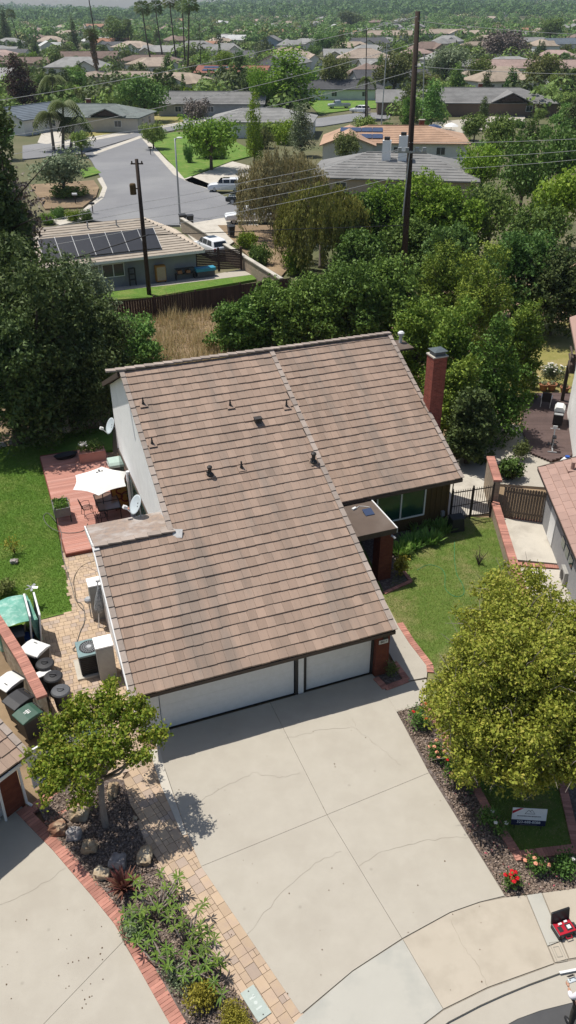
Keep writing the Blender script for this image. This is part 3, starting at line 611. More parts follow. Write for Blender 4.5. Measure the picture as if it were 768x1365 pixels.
# porch
mb = MB(); mb.prism([(8.31, 5.1), (11.42, 5.1), (11.42, 7.5), (8.31, 7.5)], 2.46, 2.6, True); pr = mb.build('porch_roof', 'flat_roof', house)
mb = MB(); mb.bb(8.31, 11.45, 5.06, 5.098, 2.36, 2.62); mb.build('porch_fascia', 'brown_paint', pr)
mb = MB(); mb.bb(11.422, 11.47, 5.06, 7.5, 2.4, 2.64); mb.build('porch_gutter', 'white_paint', pr)
u, v, z = uvz(491, 684, 2.6); mb = MB(); mb.mbox(Matrix.Translation((u, v, 2.66)) @ Matrix.Rotation(R(12), 4, 'X'), .42, .42, .03); mb.build('solar_panel', 'solar_blue', pr)
u, v, z = uvz(472, 679, 2.6); mb = MB(); mb.box((u, v, 2.64), (.22, .1, .08), .4); mb.tube([(u+.1, v, 2.62), (u+.3, v+.15, 2.62), (u+.5, v+.05, 2.62), (u+.7, v-.1, 2.62)], .012, 6); mb.build('sensor_box', 'bin_white', pr)
mb = MB(); mb.bb(9.8, 9.815, 5.11, 7.45, 2.601, 2.606); mb.build('roof_seam', 'brown_paint', pr)
mb = MB(); mb.bb(10.72, 11.34, 5.12, 5.72, -.1, 2.458); pp = mb.build('porch_pillar', 'brick_dark', house)
mb = MB(); mb.tube([(11.2, 5.08, 2.3), (11.25, 4.98, 2.28), (11.3, 4.92, 2.22)], [.05, .05, .06], 8); mb.build('spotlight', 'galv', pp)
mb = MB(); mb.bb(8.6, 9.5, 8.18, 8.24, .05, 2.1); mb.build('front_door', pm('front_door', (.10, .05, .03), (.08, .04, .024), 5, .5), house)
mb = MB(); mb.bb(8.31, 10.7, 5.2, 8.27, -.1, .03); mb.build('porch_floor', 'concrete', house)
# window of the wing
mb = MB(); a, b, z0, z1 = 12.073, 14.625, .75, 2.42; y0, y1 = 8.19, 8.262
mb.bb(a, b, y0, y1, z0, z0+.07); mb.bb(a, b, y0, y1, z1-.07, z1)
for x in (a, 13.31, b-.07): mb.bb(x, x+.07, y0-.002, y1, z0+.07, z1-.07)
wf = mb.build('window', 'white_paint', house)
for xa, xb in ((a+.07, 13.31), (13.38, b-.07)):
    mb = MB(); mb.bb(xa, xb, 8.225, 8.235, z0+.07, z1-.07); mb.build('pane', 'glass', wf)
# meter box and pipes by the gate end of the wall
mb = MB(); mb.bb(15.55, 15.7, 8.1, 8.24, .5, .75); mb.tube([(15.62, 8.2, .1), (15.62, 8.2, .5)], .03, 8); mb.build('hose_bib', 'galv', house)
# ================================================================ NEAR OBJECTS
mb = MB(); mb.bb(1.9, 1.948, 9.6, 16.6, .15, 2.62); mb.build('patio_door_frame', 'brown_paint', house)
for k in range(4):
    mb = MB(); mb.bb(1.885, 1.899, 9.7+k*1.72, 11.3+k*1.72, .25, 2.5); mb.build('patio_door_pane', 'glass', house)
mb = MB(); mb.tube([(1.85, 13.9, .2), (1.85, 13.9, 2.7)], .09, 8); mb.build('downpipe', 'white_paint', house)
# deck
dk = thing('wooden_deck', 'low red brown wooden deck beside the white house wall', 'deck', hw(0, 0), HT)
mb = MB(); v = 11.86
while v < 21.9:
    mb.bb(-1.62, 1.85, v, v+.132, .16, .2); v += .14
mb.build('deck_boards', 'deck', dk)
mb = MB(); mb.bb(-1.66, -1.622, 11.8, 21.95, -.1, .19); mb.bb(-1.622, 1.85, 11.8, 11.856, -.1, .19); mb.bb(-1.622, 1.85, 21.93, 21.96, -.1, .24); mb.build('deck_skirt', pm('deck_skirt', (.20, .06, .04), (.16, .05, .033), 4, .8), dk)
def onz(x, y, z): return at(x, y, z)
# patio umbrella
c = at(133, 634, 2.45); c.z = .2
um = thing('patio_umbrella', 'white hexagonal umbrella open over the glass table on the red deck', 'umbrella', c, HT)
V = [(0, 0, 2.5)]; F = []; n = 6
for ring, (r, z, sc) in enumerate(((.45, 2.36, 0), (.95, 2.17, .015), (1.4, 1.98, .055))):
    for k in range(n*4):
        a = 2*PI*k/(n*4)+.3; s = abs(math.sin(n*(a-.3)/2)); rr = r*math.cos(PI/n)/math.cos(((a-.3) % (2*PI/n))-PI/n)*(1-sc*s*1.6); V.append((rr*math.cos(a), rr*math.sin(a), z+sc*.35*s))
N = n*4
for k in range(N): F.append((0, 1+k, 1+(k+1) % N))
for q in range(2):
    for k in range(N): F.append((1+q*N+k, 1+(q+1)*N+k, 1+(q+1)*N+(k+1) % N, 1+q*N+(k+1) % N))
mb = MB(); mb.add(V, F); cn = mb.build('canopy', 'canvas', um); md = cn.modifiers.new('thick', 'SOLIDIFY'); md.thickness = .012
mb = MB()
for k in range(6):
    a = 2*PI*k/6+.3+0; mb.bar((0, 0, 2.47), (1.38*math.cos(a), 1.38*math.sin(a), 1.965), .02)
mb.build('ribs', 'dark_metal', um)
mb = MB(); mb.lathe((0, 0, 2.5), [(.03, 0), (.05, .04), (.01, .1)], 10); mb.box((.12, .02, 2.47), (.12, .04, .03), .3); mb.box((-.1, -.04, 2.48), (.1, .04, .03), -.3); mb.build('finial', 'dark_metal', um)
mb = MB(); mb.tube([(0, 0, 0), (0, 0, 2.5)], .024, 8); mb.build('pole', 'dark_metal', um)
# glass table and chairs
tc_ = at(143, 668, .9); tc_.z = .2
tb = thing('patio_table', 'rectangular glass patio table with dark frame under the white umbrella', 'table', tc_, HT)
mb = MB(); mb.bb(-.5, .5, -.8, .8, .69, .7); mb.build('glass_top', pm('smoked_glass', (.20, .13, .10), (.17, .11, .09), 3, .12, spec=.6), tb)
mb = MB(); mb.bb(-.55, -.5, -.85, .85, .67, .715); mb.bb(.5, .55, -.85, .85, .67, .715); mb.bb(-.5, .5, -.85, -.8, .67, .715); mb.bb(-.5, .5, .8, .85, .67, .715); mb.bb(-.5, .5, -.02, .02, .67, .715); mb.build('frame', 'iron', tb)
for x in (-.48, .48):
    for y in (-.78, .78): mb = MB(); mb.tube([(x, y, 0), (x, y, .68)], .02, 8); mb.build('leg', 'iron', tb)
def patio_chair(loc, rz, label):
    t = thing('patio_chair', label, 'chair', loc, rz, 'black wire chairs around the patio table')
    mb = MB()
    for k in range(7): mb.bar((-.22+k*.073, -.22, .43), (-.22+k*.073, .22, .43), .012)
    mb.tube([(.24*math.cos(a), .24*math.sin(a), .43) for a in [2*PI*k/16 for k in range(17)]], .014, 6); mb.build('seat', 'iron', t)
    mb = MB(); mb.tube([(-.24, -.22, .43), (-.25, -.30, .75), (-.15, -.34, .93), (.15, -.34, .93), (.25, -.30, .75), (.24, -.22, .43)], .014, 6)
    for k in range(5): mb.bar((-.15+k*.075, -.23, .43), (-.13+k*.065, -.335, .92), .01)
    mb.build('backrest', 'iron', t)
    for s in (-1, 1):
        mb = MB(); mb.tube([(s*.25, -.25, .62), (s*.29, 0, .66), (s*.27, .2, .62), (s*.24, .22, .43)], .013, 6); mb.build('armrest', 'iron', t)
        for y in (-.2, .2): mb = MB(); mb.tube([(s*.21, y, .43), (s*.24, y*1.2, 0)], .013, 6); mb.build('leg', 'iron', t)
for (x, y, r, l) in ((117, 684, -1.4, 'black wire patio chair nearest the planter, back towards the lawn'), (137, 695, 0, 'black wire patio chair at the near end of the glass table'),
                     (163, 668, 1.6, 'black wire patio chair between the glass table and the leaning board'), (150, 640, PI, 'black wire patio chair at the far end of the table under the umbrella')):
    q = at(x, y, .3); q.z = .2; patio_chair(q, HT+r, l)
# leaning board with interlocked letters
q = at(166, 676, .2); bd = thing('leaning_board', 'gold board with interlocked dark red letters leaning against the house wall', 'board', (*q.xy, .2), HT)
TB = Matrix.Rotation(R(-80), 4, 'Y') 
mb = MB(); BMX = Matrix.Rotation(R(20), 4, 'Z') @ Matrix.Rotation(R(72), 4, 'X'); mb.mbox(BMX @ Matrix.Translation((0, .6, 0)), .95, 1.25, .03); mb.build('panel', 'gold_board', bd)
mb = MB()
for (a, b, c2, d2) in ((-.47, 0, .05, 1.25), (.47, 0, .05, 1.25)): mb.mbox(BMX @ Matrix.Translation((a, .6, .012)), c2, d2, .035)
for y in (0.0, 1.2): mb.mbox(BMX @ Matrix.Translation((0, y, .012)), .89, .05, .035)
mb.build('frame', 'maroon', bd)
text_mesh('letter_s', 'S', .85, 'maroon', bd, BMX @ Matrix.Translation((-.08, .70, .018))); text_mesh('letter_c', 'C', .75, 'maroon', bd, BMX @ Matrix.Translation((.16, .46, .022)))
# grill cabinet with pale mint cover
q = at(158, 618, 1.15); gc = thing('covered_grill', 'mint green covered cabinet beside the house wall behind the umbrella', 'grill', (*q.xy, .2), HT)
mb = MB(); mb.bb(-.45, .45, -.4, .4, 0, .95); mb.build('cabinet', 'dark_metal', gc, bevel=.03)
mb = MB(); mb.extrude([(-.46, .96), (-.46, 1.1), (-.3, 1.22), (.3, 1.24), (.46, 1.12), (.46, .96)], -.52, .52); mb.build('lid', 'mint', gc, bevel=.03)
mb = MB(); mb.bb(-.56, -.522, -.3, .3, .98, 1.06); mb.build('handle', 'galv', gc)
# satellite dishes
def dish(loc, rz, tilt, r, label, arm):
    t = thing('satellite_dish', label, 'satellite dish', loc, rz)
    m = Matrix.Rotation(tilt, 3, 'X'); mb = MB(); prof = [(.001, 0)]+[(r*k/6, .16*r*(k/6)**2) for k in range(1, 7)]
    prof2 = prof+[(r*1.0, .16*r-.02)]+[(r*k/6, .16*r*(k/6)**2-.02) for k in range(5, 0, -1)]
    mb.lathe((0, 0, 0), prof2, 24, m); mb.build('reflector', 'dish', t, True)
    mb = MB(); e = m @ Vector((0, -r*.55, r*1.0)); mb.tube([m @ Vector((0, -r*.95, .05)), e], .018, 6); mb.mbox(Matrix.Translation(e) @ m.to_4x4(), .14, .12, .16); mb.build('feed_arm', 'bin_white', t)
    mb = MB(); mb.tube([m @ Vector((0, 0, -.02)), m @ Vector((0, 0, -.12)), Vector(arm)], .025, 8); mb.mbox(Matrix.Translation(arm), .2, .2, .02); mb.build('mount', 'galv', t)
    mb = MB(); 
    for k in range(2): mb.mbox(m.to_4x4() @ Matrix.Translation((.08*k+.06, .10-.1*k, .012)), .06, .05, .004)
    mb.build('emblem', 'black', t)
q = at(182, 673, 4.85); dish(q, R(-62), R(58), .40, 'grey satellite dish mounted at the edge of the small shingled roof', (.1, .1, -.5))
q = at(148, 568, 3.6); dish(q, R(-62), R(62), .42, 'pale satellite dish on the rear corner of the white house wall', (-.1, .75, -.2))
# planter, black tub, raised bed, small tree
q = at(84, 690, .2); pb = thing('planter_box', 'grey raised planter box full of green herbs on the deck edge', 'planter', (*q.xy, .2), HT)
mb = MB()
for x in (-.36, .36): mb.bb(x-.02, x+.02, -.5, .5, .35, .8)
for y in (-.5, .5): mb.bb(-.34, .34, y-.02, y+.02, .35, .8)
mb.bb(-.34, .34, -.48, .48, .36, .38); mb.build('box', pm('planter_grey', (.20, .20, .19), (.16, .16, .155), 4, .7), pb)
mb = MB(); mb.bb(-.34, .34, -.48, .48, .38, .72); mb.build('soil', 'mulch', pb)
for x in (-.34, .34):
    for y in (-.48, .48): mb = MB(); mb.bb(x-.03, x+.03, y-.03, y+.03, 0, .36); mb.build('leg', 'dark_metal', pb)
P, N = cloud([((x, y, .8), (.16, .18, .14)) for x in (-.2, .05, .22) for y in (-.32, 0, .3)], 700, sub=5, subr=.1); V, F = leaves(P, N, .1); npobj('herbs', V, F, LF['cypress'], pb)
q = at(88, 609, .25); bt = thing('oval_tub', 'long black oval tub lying on the far left of the red deck', 'tub', (*q.xy, .2), HT+.1)
mb = MB(); sc = Matrix.Diagonal((1.0, .42, 1)); mb.lathe((0, 0, 0), [(.5, 0), (.62, .18), (.66, .2), (.66, .22), (.6, .22), (.48, .05), (.01, .04)], 28, sc); mb.build('basin', 'black', bt, True)
q = at(122, 612, .2); rb = thing('raised_planter', 'red brown raised planter with white flowers at the far end of the deck', 'planter', (*q.xy, .2), HT)
mb = MB(); mb.bb(-.65, .75, -.35, .35, 0, .55); mb.build('box', 'deck', rb)
P, N = cloud([((x, .05, .75), (.35, .3, .3)) for x in (-.4, 0, .35)], 500, sub=5, subr=.15); V, F = leaves(P, N, .13); npobj('foliage', V, F, LF['rose'], rb)
P, N = cloud([((-.35, 0, .95), (.25, .25, .2))], 60); V, F = leaves(P, N, .1, .9); npobj('flowers', V, F, LF['fl_white'], rb)
mb = MB(); mb.bb(-.8, .1, -.9, -.6, 0, .4) if 0 else None
# hoses and cables
def cable(name, label, px, z, r, mat, cat='hose'):
    P = [at(x, y, z) if len(t) == 0 else at(x, y, t[0]) for x, y, *t in px]; out = []
    for i in range(len(P)-1):
        p0, p1, p2, p3 = P[max(i-1, 0)], P[i], P[i+1], P[min(i+2, len(P)-1)]
        for k in range(6):
            t = k/6; out.append(.5*((2*p1)+(p2-p0)*t+(2*p0-5*p1+4*p2-p3)*t*t+(3*p1-p0-3*p2+p3)*t**3))
    out.append(P[-1]); mb = MB(); mb.tube(out, r, 6); return tag(mb.build(name, mat, None, True), label, cat)
cable('garden_hose', 'thin grey hose looping across the deck edge and down the paver path', [(117, 698, .22), (110, 708, .22), (85, 710, .22), (66, 702, .1), (58, 690, .05), (64, 684, .05), (76, 697, .22), (82, 712, .22), (83, 738, .08), (96, 782, .06), (101, 800, .06), (110, 806, .06), (113, 826, .06), (107, 842, .06), (101, 860, .06), (97, 866, .06), (103, 868, .06), (109, 865, .06)], .1, .014, 'hose_grey')
cable('power_cable', 'dark cable running over the pavers to the wall of the garage', [(126, 748, .6), (110, 754, .06), (99, 770, .06), (100, 790, .06), (104, 805, .06), (113, 815, .06)], .06, .012, 'wire_black', 'cable')
cable('garden_hose', 'green garden hose curled across the front lawn', [(606, 722), (606, 745), (609, 765), (617, 780), (618, 792), (607, 795), (594, 785), (593, 765), (585, 756), (570, 753), (556, 760)], .035, .010, 'hose_green')
# air conditioner, cabinets
ac = thing('air_conditioner', 'teal topped air conditioning unit on a concrete pad beside the garage', 'air conditioner', (*at(123, 888, .1).xy, .1), HT)
mb = MB(); mb.bb(-.62, .55, -.55, .6, -.12, 0); mb.build('pad', 'concrete_pale', ac)
mb = MB(); mb.bb(-.42, .42, -.42, .42, 0, .86)
for k in range(9): mb.bb(-.44, .44, -.44, .44, .06+k*.09, .085+k*.09)
mb.build('coil_cabinet', 'bin_black', ac)
mb = MB(); mb.bb(-.46, .46, -.46, .46, .862, .95)
ct = mb.build('top_cover', 'ac_top', ac, bevel=.02)
mb = MB(); mb.lathe((0, 0, .952), [(.36, 0), (.36, .015), (.33, .015), (.33, .002), (.01, .002)], 28); mb.build('fan_well', 'bin_black', ac)
mb = MB()
for k in range(12): a = PI*k/12; mb.bar((.34*math.cos(a), .34*math.sin(a), .97), (-.34*math.cos(a), -.34*math.sin(a), .97), .008)
for r in (.12, .2, .28): mb.tube([(r*math.cos(2*PI*k/24), r*math.sin(2*PI*k/24), .97) for k in range(25)], .006, 5)
mb.lathe((0, 0, .965), [(.09, 0), (.09, .02)], 16); mb.build('fan_grille', 'galv', ac)
def cabinet(px, py, h, w, d, label, rz=0):
    c = at(px, py, h); t = thing('utility_cabinet', label, 'cabinet', (*c.xy, 0), HT+rz)
    mb = MB(); mb.bb(-w/2, w/2, -d/2, d/2, 0, h-.05); mb.build('body', 'ac_grey', t)
    mb = MB(); mb.bb(-w/2-.02, w/2+.02, -d/2-.02, d/2+.02, h-.05, h); mb.build('lid', 'stucco', t)
    mb = MB(); mb.bb(-w/2+.05, w/2-.05, -d/2-.012, -d/2, h*.5, h-.1); mb.build('door', 'ac_grey', t); return t
cabinet(125, 775, 1.75, .5, .55, 'tall pale utility cabinet against the garage wall farthest from the street')
cabinet(137, 855, 1.6, .62, .62, 'grey utility cabinet standing tight behind the air conditioning unit')
q = at(118, 800, .9); me_ = thing('gas_meter', 'small round grey meter on the side of the tall pale cabinet', 'meter', q, 0); mb = MB(); mb.lathe((0, 0, -.1), [(.1, 0), (.16, .06), (.16, .16), (.1, .22)], 16); mb.build('dial_case', 'galv', me_); mb = MB(); mb.tube([(0, 0, -.1), (0, 0, -.9)], .025, 8); mb.build('pipe', 'galv', me_)
q = at(131, 829, .3); fu = thing('folded_umbrella', 'folded patio umbrella with checked cloth leaning between the two cabinets', 'umbrella', (*q.xy, .03), HT)
mb = MB(); mb.tube([(0, 0, 0), (.22, .1, 2.1)], .025, 8); mb.build('pole', 'bin_white', fu)
mb = MB(); mb.lathe((.1, .05, .75), [(.16, 0), (.2, .15), (.15, .6), (.05, 1.1)], 9, Matrix.Rotation(R(6), 3, 'Y')); mb.build('cloth', pm('check_cloth', (.42, .42, .41), (.12, .13, .13), 14, .9), fu)
mb = MB(); mb.lathe((.24, .11, 2.1), [(.03, 0), (.1, .05), (.09, .14), (.02, .18)], 12); mb.build('knob', 'bin_white', fu)
# brick capped side wall, stone face
def capped_wall(name, label, px, h, t, mat, cap='edging', capw=.12):
    P = [at(x, y, h) for x, y in px]; b = thing(name, label, 'wall', (*P[0].xy, 0)); o = Vector((P[0].x, P[0].y, 0)); m1, m2 = MB(), MB()
    for a, c in zip(P[:-1], P[1:]):
        a, c = a-o, c-o; m1.bar((a.x, a.y, h/2-.1), (c.x, c.y, h/2-.1), t, h-.01+.0); d = (c-a); n = max(1, int(d.length/.11)); an = math.atan2(d.y, d.x)
        for k in range(n): p = a+d*((k+.5)/n); m2.mbox(Matrix.Translation((p.x, p.y, h-.05+random.uniform(-.004, .004))) @ Matrix.Rotation(an, 4, 'Z'), d.length/n-.006, t+capw, .1)
    m1.build('wall_face', mat, b); m2.build('brick_cap', cap, b); return b
capped_wall('garden_wall', 'brick capped stone garden wall between the paver patio and the neighbouring bins', [(-60, 738), (0, 831), (30, 878), (56, 928)], 1.55, .25, 'stone_wall')
capped_wall('garden_wall', 'low block wall with red brick cap between the front lawn and the side patio', [(660, 668), (676, 720), (690, 765), (705, 810), (722, 870)], .75, .25, 'block_wall', 'edging')
capped_wall('garden_wall', 'taller block wall with red cap behind the iron gate', [(654, 608), (664, 640)], 1.9, .28, 'block_wall')
# wheelie bins and drums
def wheelie(px, py, rz, lid, label, body='bin_black', h=1.05, w=.62, d=.75, grp=None, mark=False):
    c = at(px, py, h); t = thing('wheelie_bin', label, 'bin', (*c.xy, .03), rz, grp)
    b = .8; mb = MB(); mb.add([(-w*b/2, -d*b/2, .08), (w*b/2, -d*b/2, .08), (w*b/2, d*b/2, .08), (-w*b/2, d*b/2, .08), (-w/2, -d/2, h-.08), (w/2, -d/2, h-.08), (w/2, d/2, h-.08), (-w/2, d/2, h-.08)],
        [(3, 2, 1, 0), (4, 5, 6, 7), (0, 1, 5, 4), (1, 2, 6, 5), (2, 3, 7, 6), (3, 0, 4, 7)]); mb.build('body', body, t, bevel=.03)
    mb = MB(); mb.extrude([(-d/2-.04, h-.08), (-d/2-.05, h-.03), (-d*.2, h+.04), (d*.3, h+.05), (d/2+.03, h-.02), (d/2+.03, h-.08)], -w/2-.04, w/2+.04); l = mb.build('lid', lid, t, bevel=.03)
    mb = MB(); mb.bb(-w/2, w/2, d/2+.06, d/2+.09, h-.06, h-.03); mb.bb(-w/2, -w/2+.04, d/2, d/2+.06, h-.07, h-.02); mb.bb(w/2-.04, w/2, d/2, d/2+.06, h-.07, h-.02); mb.build('handle', body, t)
    for s in (-1, 1): mb = MB(); mb.lathe((s*w*.42, d*.38, .1), [(.1, -.03), (.1, .03)], 14, Matrix.Rotation(PI/2, 3, 'Y')); mb.build('wheel', 'rubber', t)
    if mark:
        mb = MB()
        for k in range(3): mb.mbox(Matrix.Translation((-.05+.06*k, -.02, h+.055-.006*k)) @ Matrix.Rotation(.1, 4, 'X'), .025, .22, .004)
        mb.mbox(Matrix.Translation((0, .0, h+.053)) @ Matrix.Rotation(.1, 4, 'X'), .2, .025, .004); mb.build('lid_mark', 'bin_white', t)
    elif lid == 'bin_white':
        mb = MB(); mb.box((.1, -.2, h+.052), (.16, .03, .004), 0); mb.build('lid_mark', 'hose_grey', t)
    return t
wheelie(46, 864, R(155), 'bin_white', 'black bin with white lid in front of the green plastic cover', w=.8, d=.7, h=1.0)
wheelie(12, 908, R(-35), 'bin_white', 'white lidded bin outside the stone wall, nearest the left edge', w=.66, d=.75)
wheelie(24, 932, R(-38), 'bin_black', 'black lidded bin between the white lidded and green lidded bins', w=.66, d=.75)
wheelie(37, 951, R(-42), 'bin_green', 'green lidded bin by the corner of the neighbouring garage roof', body='bin_black', w=.62, d=.72, mark=True)
wheelie(121, 968, R(20), 'bin_green', 'green lidded bin half hidden under the small front tree', body='bin_black', w=.6, d=.7, mark=True)
for (x, y, m, l) in ((60, 885, 'bin_black', 'round black lidded drum next to the white lidded bin'), (71, 902, 'bin_black', 'middle black drum beside the white box'), (81, 921, 'bin_grey', 'round grey lidded drum nearest the front tree')):
    c = at(x, y, .85); t = thing('trash_drum', l, 'bin', (*c.xy, .03)); mb = MB(); mb.lathe((0, 0, 0), [(.24, 0), (.30, .78)], 24); mb.build('body', 'bin_black', t, False)
    mb = MB(); mb.lathe((0, 0, .78), [(.33, 0), (.34, .05), (.30, .09), (.12, .11), (.1, .14), (.01, .14)], 24); mb.build('lid', m, t, False)
    mb = MB(); mb.bar((-.12, 0, .93), (.12, 0, .93), .03, .04); mb.build('handle', m, t)
c = at(56, 897, .8); t = thing('storage_box', 'white topped storage box standing between the black drums', 'box', (*c.xy, .03), R(35)); mb = MB(); mb.bb(-.3, .3, -.14, .14, 0, .7); mb.build('body', 'bin_grey', t); mb = MB(); mb.bb(-.33, .33, -.16, .16, .7, .76); mb.build('lid', 'bin_white', t, bevel=.015)
# green plastic cover
c = at(16, 812, 1.5); gt = thing('plastic_cover', 'green translucent plastic cover over stored things behind the garden wall', 'cover', (*c.xy, 0), R(28))
mb = MB(); rnd = random.Random(4)
nx = 7; vs = []; fs = []
for i in range(nx):
    for j in range(nx):
        x, y = -.75+1.5*i/(nx-1), -.9+1.8*j/(nx-1); vs.append((x, y, 1.55+.06*rnd.uniform(-1, 1)-.12*abs(y)-.1*(abs(x)/.75)**3))
for i in range(nx-1):
    for j in range(nx-1): fs.append((i*nx+j, (i+1)*nx+j, (i+1)*nx+j+1, i*nx+j+1))
mb.add(vs, fs)
edge = [i*nx for i in range(nx)]+[(nx-1)*nx+j for j in range(1, nx)]+[i*nx+nx-1 for i in range(nx-2, -1, -1)]+[j for j in range(nx-2, 0, -1)]
bv = [(vs[e][0]*1.08, vs[e][1]*1.05, .35+.1*rnd.uniform(-1, 1)) for e in edge]; o = len(mb.v); mb.v += bv
for k in range(len(edge)):
    if not (0 < k < 5): mb.f.append((edge[k], edge[(k+1) % len(edge)], o+(k+1) % len(edge), o+k))
gs = mb.build('sheet', 'tarp', gt); sm = gs.modifiers.new('s', 'SUBSURF'); sm.levels = sm.render_levels = 2
mb = MB()
for x in (-.7, .7):
    for y in (-.85, .85): mb.tube([(x, y, 0), (x, y, 1.4)], .02, 6)
mb.build('frame', 'galv', gt)
wheelie(21, 842, R(20), 'bin_grey', 'black bin tucked under the front of the green plastic cover', w=.55, d=.6, h=.95)
c = at(38, 850, .5); t = thing('blue_bucket', 'blue plastic bucket beside the bin under the green cover', 'bucket', (*c.xy, .2)); mb = MB(); mb.lathe((0, 0, 0), [(.15, 0), (.2, .4), (.22, .4), (.22, .43), (.01, .4)], 18); mb.build('pail', 'blue_plastic', t); mb = MB(); mb.tube([(-.2, 0, .42), (-.12, .1, .52), (.12, .1, .52), (.2, 0, .42)], .01, 5); mb.build('handle', 'galv', t)
# two white edged folding tables on their sides, and a propeller like stand
for (x1, y1, x2, y2, l) in ((32, 792, 40, 822, 'white edged black folding table leaning upright, the one nearer the green cover'), (45, 790, 53, 820, 'white edged folding table leaning upright, the one nearer the lawn')):
    a, b = at(x1, y1, 1.75), at(x2, y2, 1.75); t = thing('folding_table', l, 'table', (*((a+b)/2).xy, 0)); o = Vector((*((a+b)/2).xy, 0)); a, b = a-o, b-o; d = (b-a).normalized(); nn = Vector((-d.y, d.x, 0))
    mb = MB(); f = nn*-.18; mb.add([a+nn*.02, b+nn*.02, (b.x+f.x, b.y+f.y, .05), (a.x+f.x, a.y+f.y, .05), a-nn*.02, b-nn*.02, (b.x+f.x-.03*nn.x, b.y+f.y-.03*nn.y, .05), (a.x+f.x-.03*nn.x, a.y+f.y-.03*nn.y, .05)], [(0, 1, 2, 3), (7, 6, 5, 4), (0, 4, 5, 1), (3, 2, 6, 7), (0, 3, 7, 4), (1, 5, 6, 2)]); mb.build('panel', 'black', t)
    mb = MB(); mb.bar(a, b, .07, .05); mb.bar(a, (a.x+f.x, a.y+f.y, .05), .05, .05); mb.bar(b, (b.x+f.x, b.y+f.y, .05), .05, .05); mb.build('edge_frame', 'bin_white', t)
c = at(42, 783, .9); t = thing('weather_vane', 'small metal spinner on a stake behind the folding tables', 'garden ornament', (*c.xy, 0)); mb = MB(); mb.tube([(0, 0, 0), (0, 0, .9)], .015, 6); mb.build('stake', 'galv', t)
mb = MB()
for k in range(5): a = 2*PI*k/5; mb.mbox(Matrix.Translation((.14*math.cos(a), .14*math.sin(a), .9)) @ Matrix.Rotation(a, 4, 'Z') @ Matrix.Rotation(.4, 4, 'X'), .24, .1, .008)
mb.build('blades', 'galv', t)
# ---- neighbouring garage on the left edge
tip = at(41, 1003, 2.45); ng = thing('neighbour_garage', 'brown tiled garage corner with brick pillar at the left edge', 'garage', (*tip.xy, 0))
ex = (at(0, 1034, 2.45)-tip); ex.z = 0; ang = math.atan2(ex.y, ex.x)     # local x runs left along the eave
ng.rotation_euler = (0, 0, ang+PI); 
# local: x from -8 to 0 (corner at 0), y away from the street
mb = MB(); npl = lambda v: 2.4+.42*v
tile_roof(mb, npl, 0.0, 5.5, lambda v: (-8, -.2), .413, seed=21, sl=.42); nr = mb.build('roof', 'tile', ng)
mb = MB(); mb.extrude([(.02, 2.28), (.02, 2.39), (5.6, 2.39+.42*5.58), (11, 2.4), (11, 2.28), (5.6, 2.28+.42*5.58)], -8, -.02); mb.build('roof_deck', 'underlay', nr)
mb = MB(); caps(mb, (-.1, -.02, 2.47), (-.1, 5.5, npl(5.5)+.07), .2, .41, .05, Vector((0, -.42, 1)).normalized()); mb.build('rake_tile', 'ridge_tile', nr)
mb = MB(); caps(mb, (-8, 5.52, npl(5.5)+.1), (0, 5.52, npl(5.5)+.1), .26, .42, .07); mb.build('ridge_cap', 'ridge_tile', nr)
mb = MB(); mb.bb(-8, -.02, -.03, .0, 2.24, 2.36); mb.build('gutter', 'white_paint', ng)
mb = MB(); mb.extrude([(.75, -.1), (.75, 2.6), (5.6, 4.5), (10.5, 2.35), (10.5, -.1)], -8, -.3); mb.build('wall', 'stucco', ng)
mb = MB(); mb.bb(-.95, -.28, .55, .749, -.1, 2.45); mb.build('pillar', 'brick_dark', ng)
mb = MB(); mb.tube([(-.16, .12, 2.3), (-.24, .5, 2.1), (-.24, .5, .1), (-.2, .3, .05)], .045, 8); mb.tube([(-1.02, .4, 2.3), (-1.02, .5, .05)], .045, 8); mb.build('downpipe', 'white_paint', ng)
mb = MB()
for k in range(4): mb.bb(-6, -1.1, .68, .74, .04+k*.54, .04+k*.54+.528)
mb.build('garage_door', 'white_paint', ng)
# white board fence between the two garages
a, b = at(44, 1052, .0), at(76, 1032, .0); fe = thing('white_fence', 'white board fence between the neighbouring garage and the rock bed', 'fence', a); d = b-a
d = Vector((d.x, d.y, 0)).normalized(); mb = MB()
for k in range(12): mb.mbox(Matrix.Translation(d*(.1+.15*k)+Vector((0, 0, .78))) @ Matrix.Rotation(math.atan2(d.y, d.x), 4, 'Z'), .142, .03, 1.56)
mb.build('boards', 'white_paint', fe); mb = MB(); mb.bar(d*0+Vector((0, 0, 1.58)), d*1.8+Vector((0, 0, 1.58)), .06, .05); mb.build('rail', 'white_paint', fe)
# ---- right: iron gate, wooden fence, neighbour
a, b = at(599, 696), at(653, 687); ga = thing('iron_gate', 'black iron double gate beside the wing of the house', 'gate', a); d = (b-a); ln = d.length; d.normalize(); an = math.atan2(d.y, d.x); ga.rotation_euler = (0, 0, an)
for x in (0, ln/2, ln): mb = MB(); mb.bb(x-.03, x+.03, -.03, .03, -.1, 1.85); mb.build('post', 'iron', ga)
for k in range(2):
    x0 = .06+k*ln/2; x1 = x0+ln/2-.12; mb = MB(); mb.bb(x0, x1, -.02, .02, .12, .16); mb.bb(x0, x1, -.02, .02, 1.6, 1.64); mb.bb(x0, x1, -.015, .015, .85, .88); n = 9
    for i in range(n): x = x0+(x1-x0)*i/(n-1); mb.bb(x-.009, x+.009, -.009, .009, .1, 1.74)
    mb.build('gate_leaf', 'iron', ga)
a, b = at(667, 689), at(728, 698); wf_ = thing('wooden_fence', 'grey brown vertical board fence closing the side patio', 'fence', a); d = b-a; ln = d.length; an = math.atan2(d.y, d.x); wf_.rotation_euler = (0, 0, an)
mb = MB(); n = 17
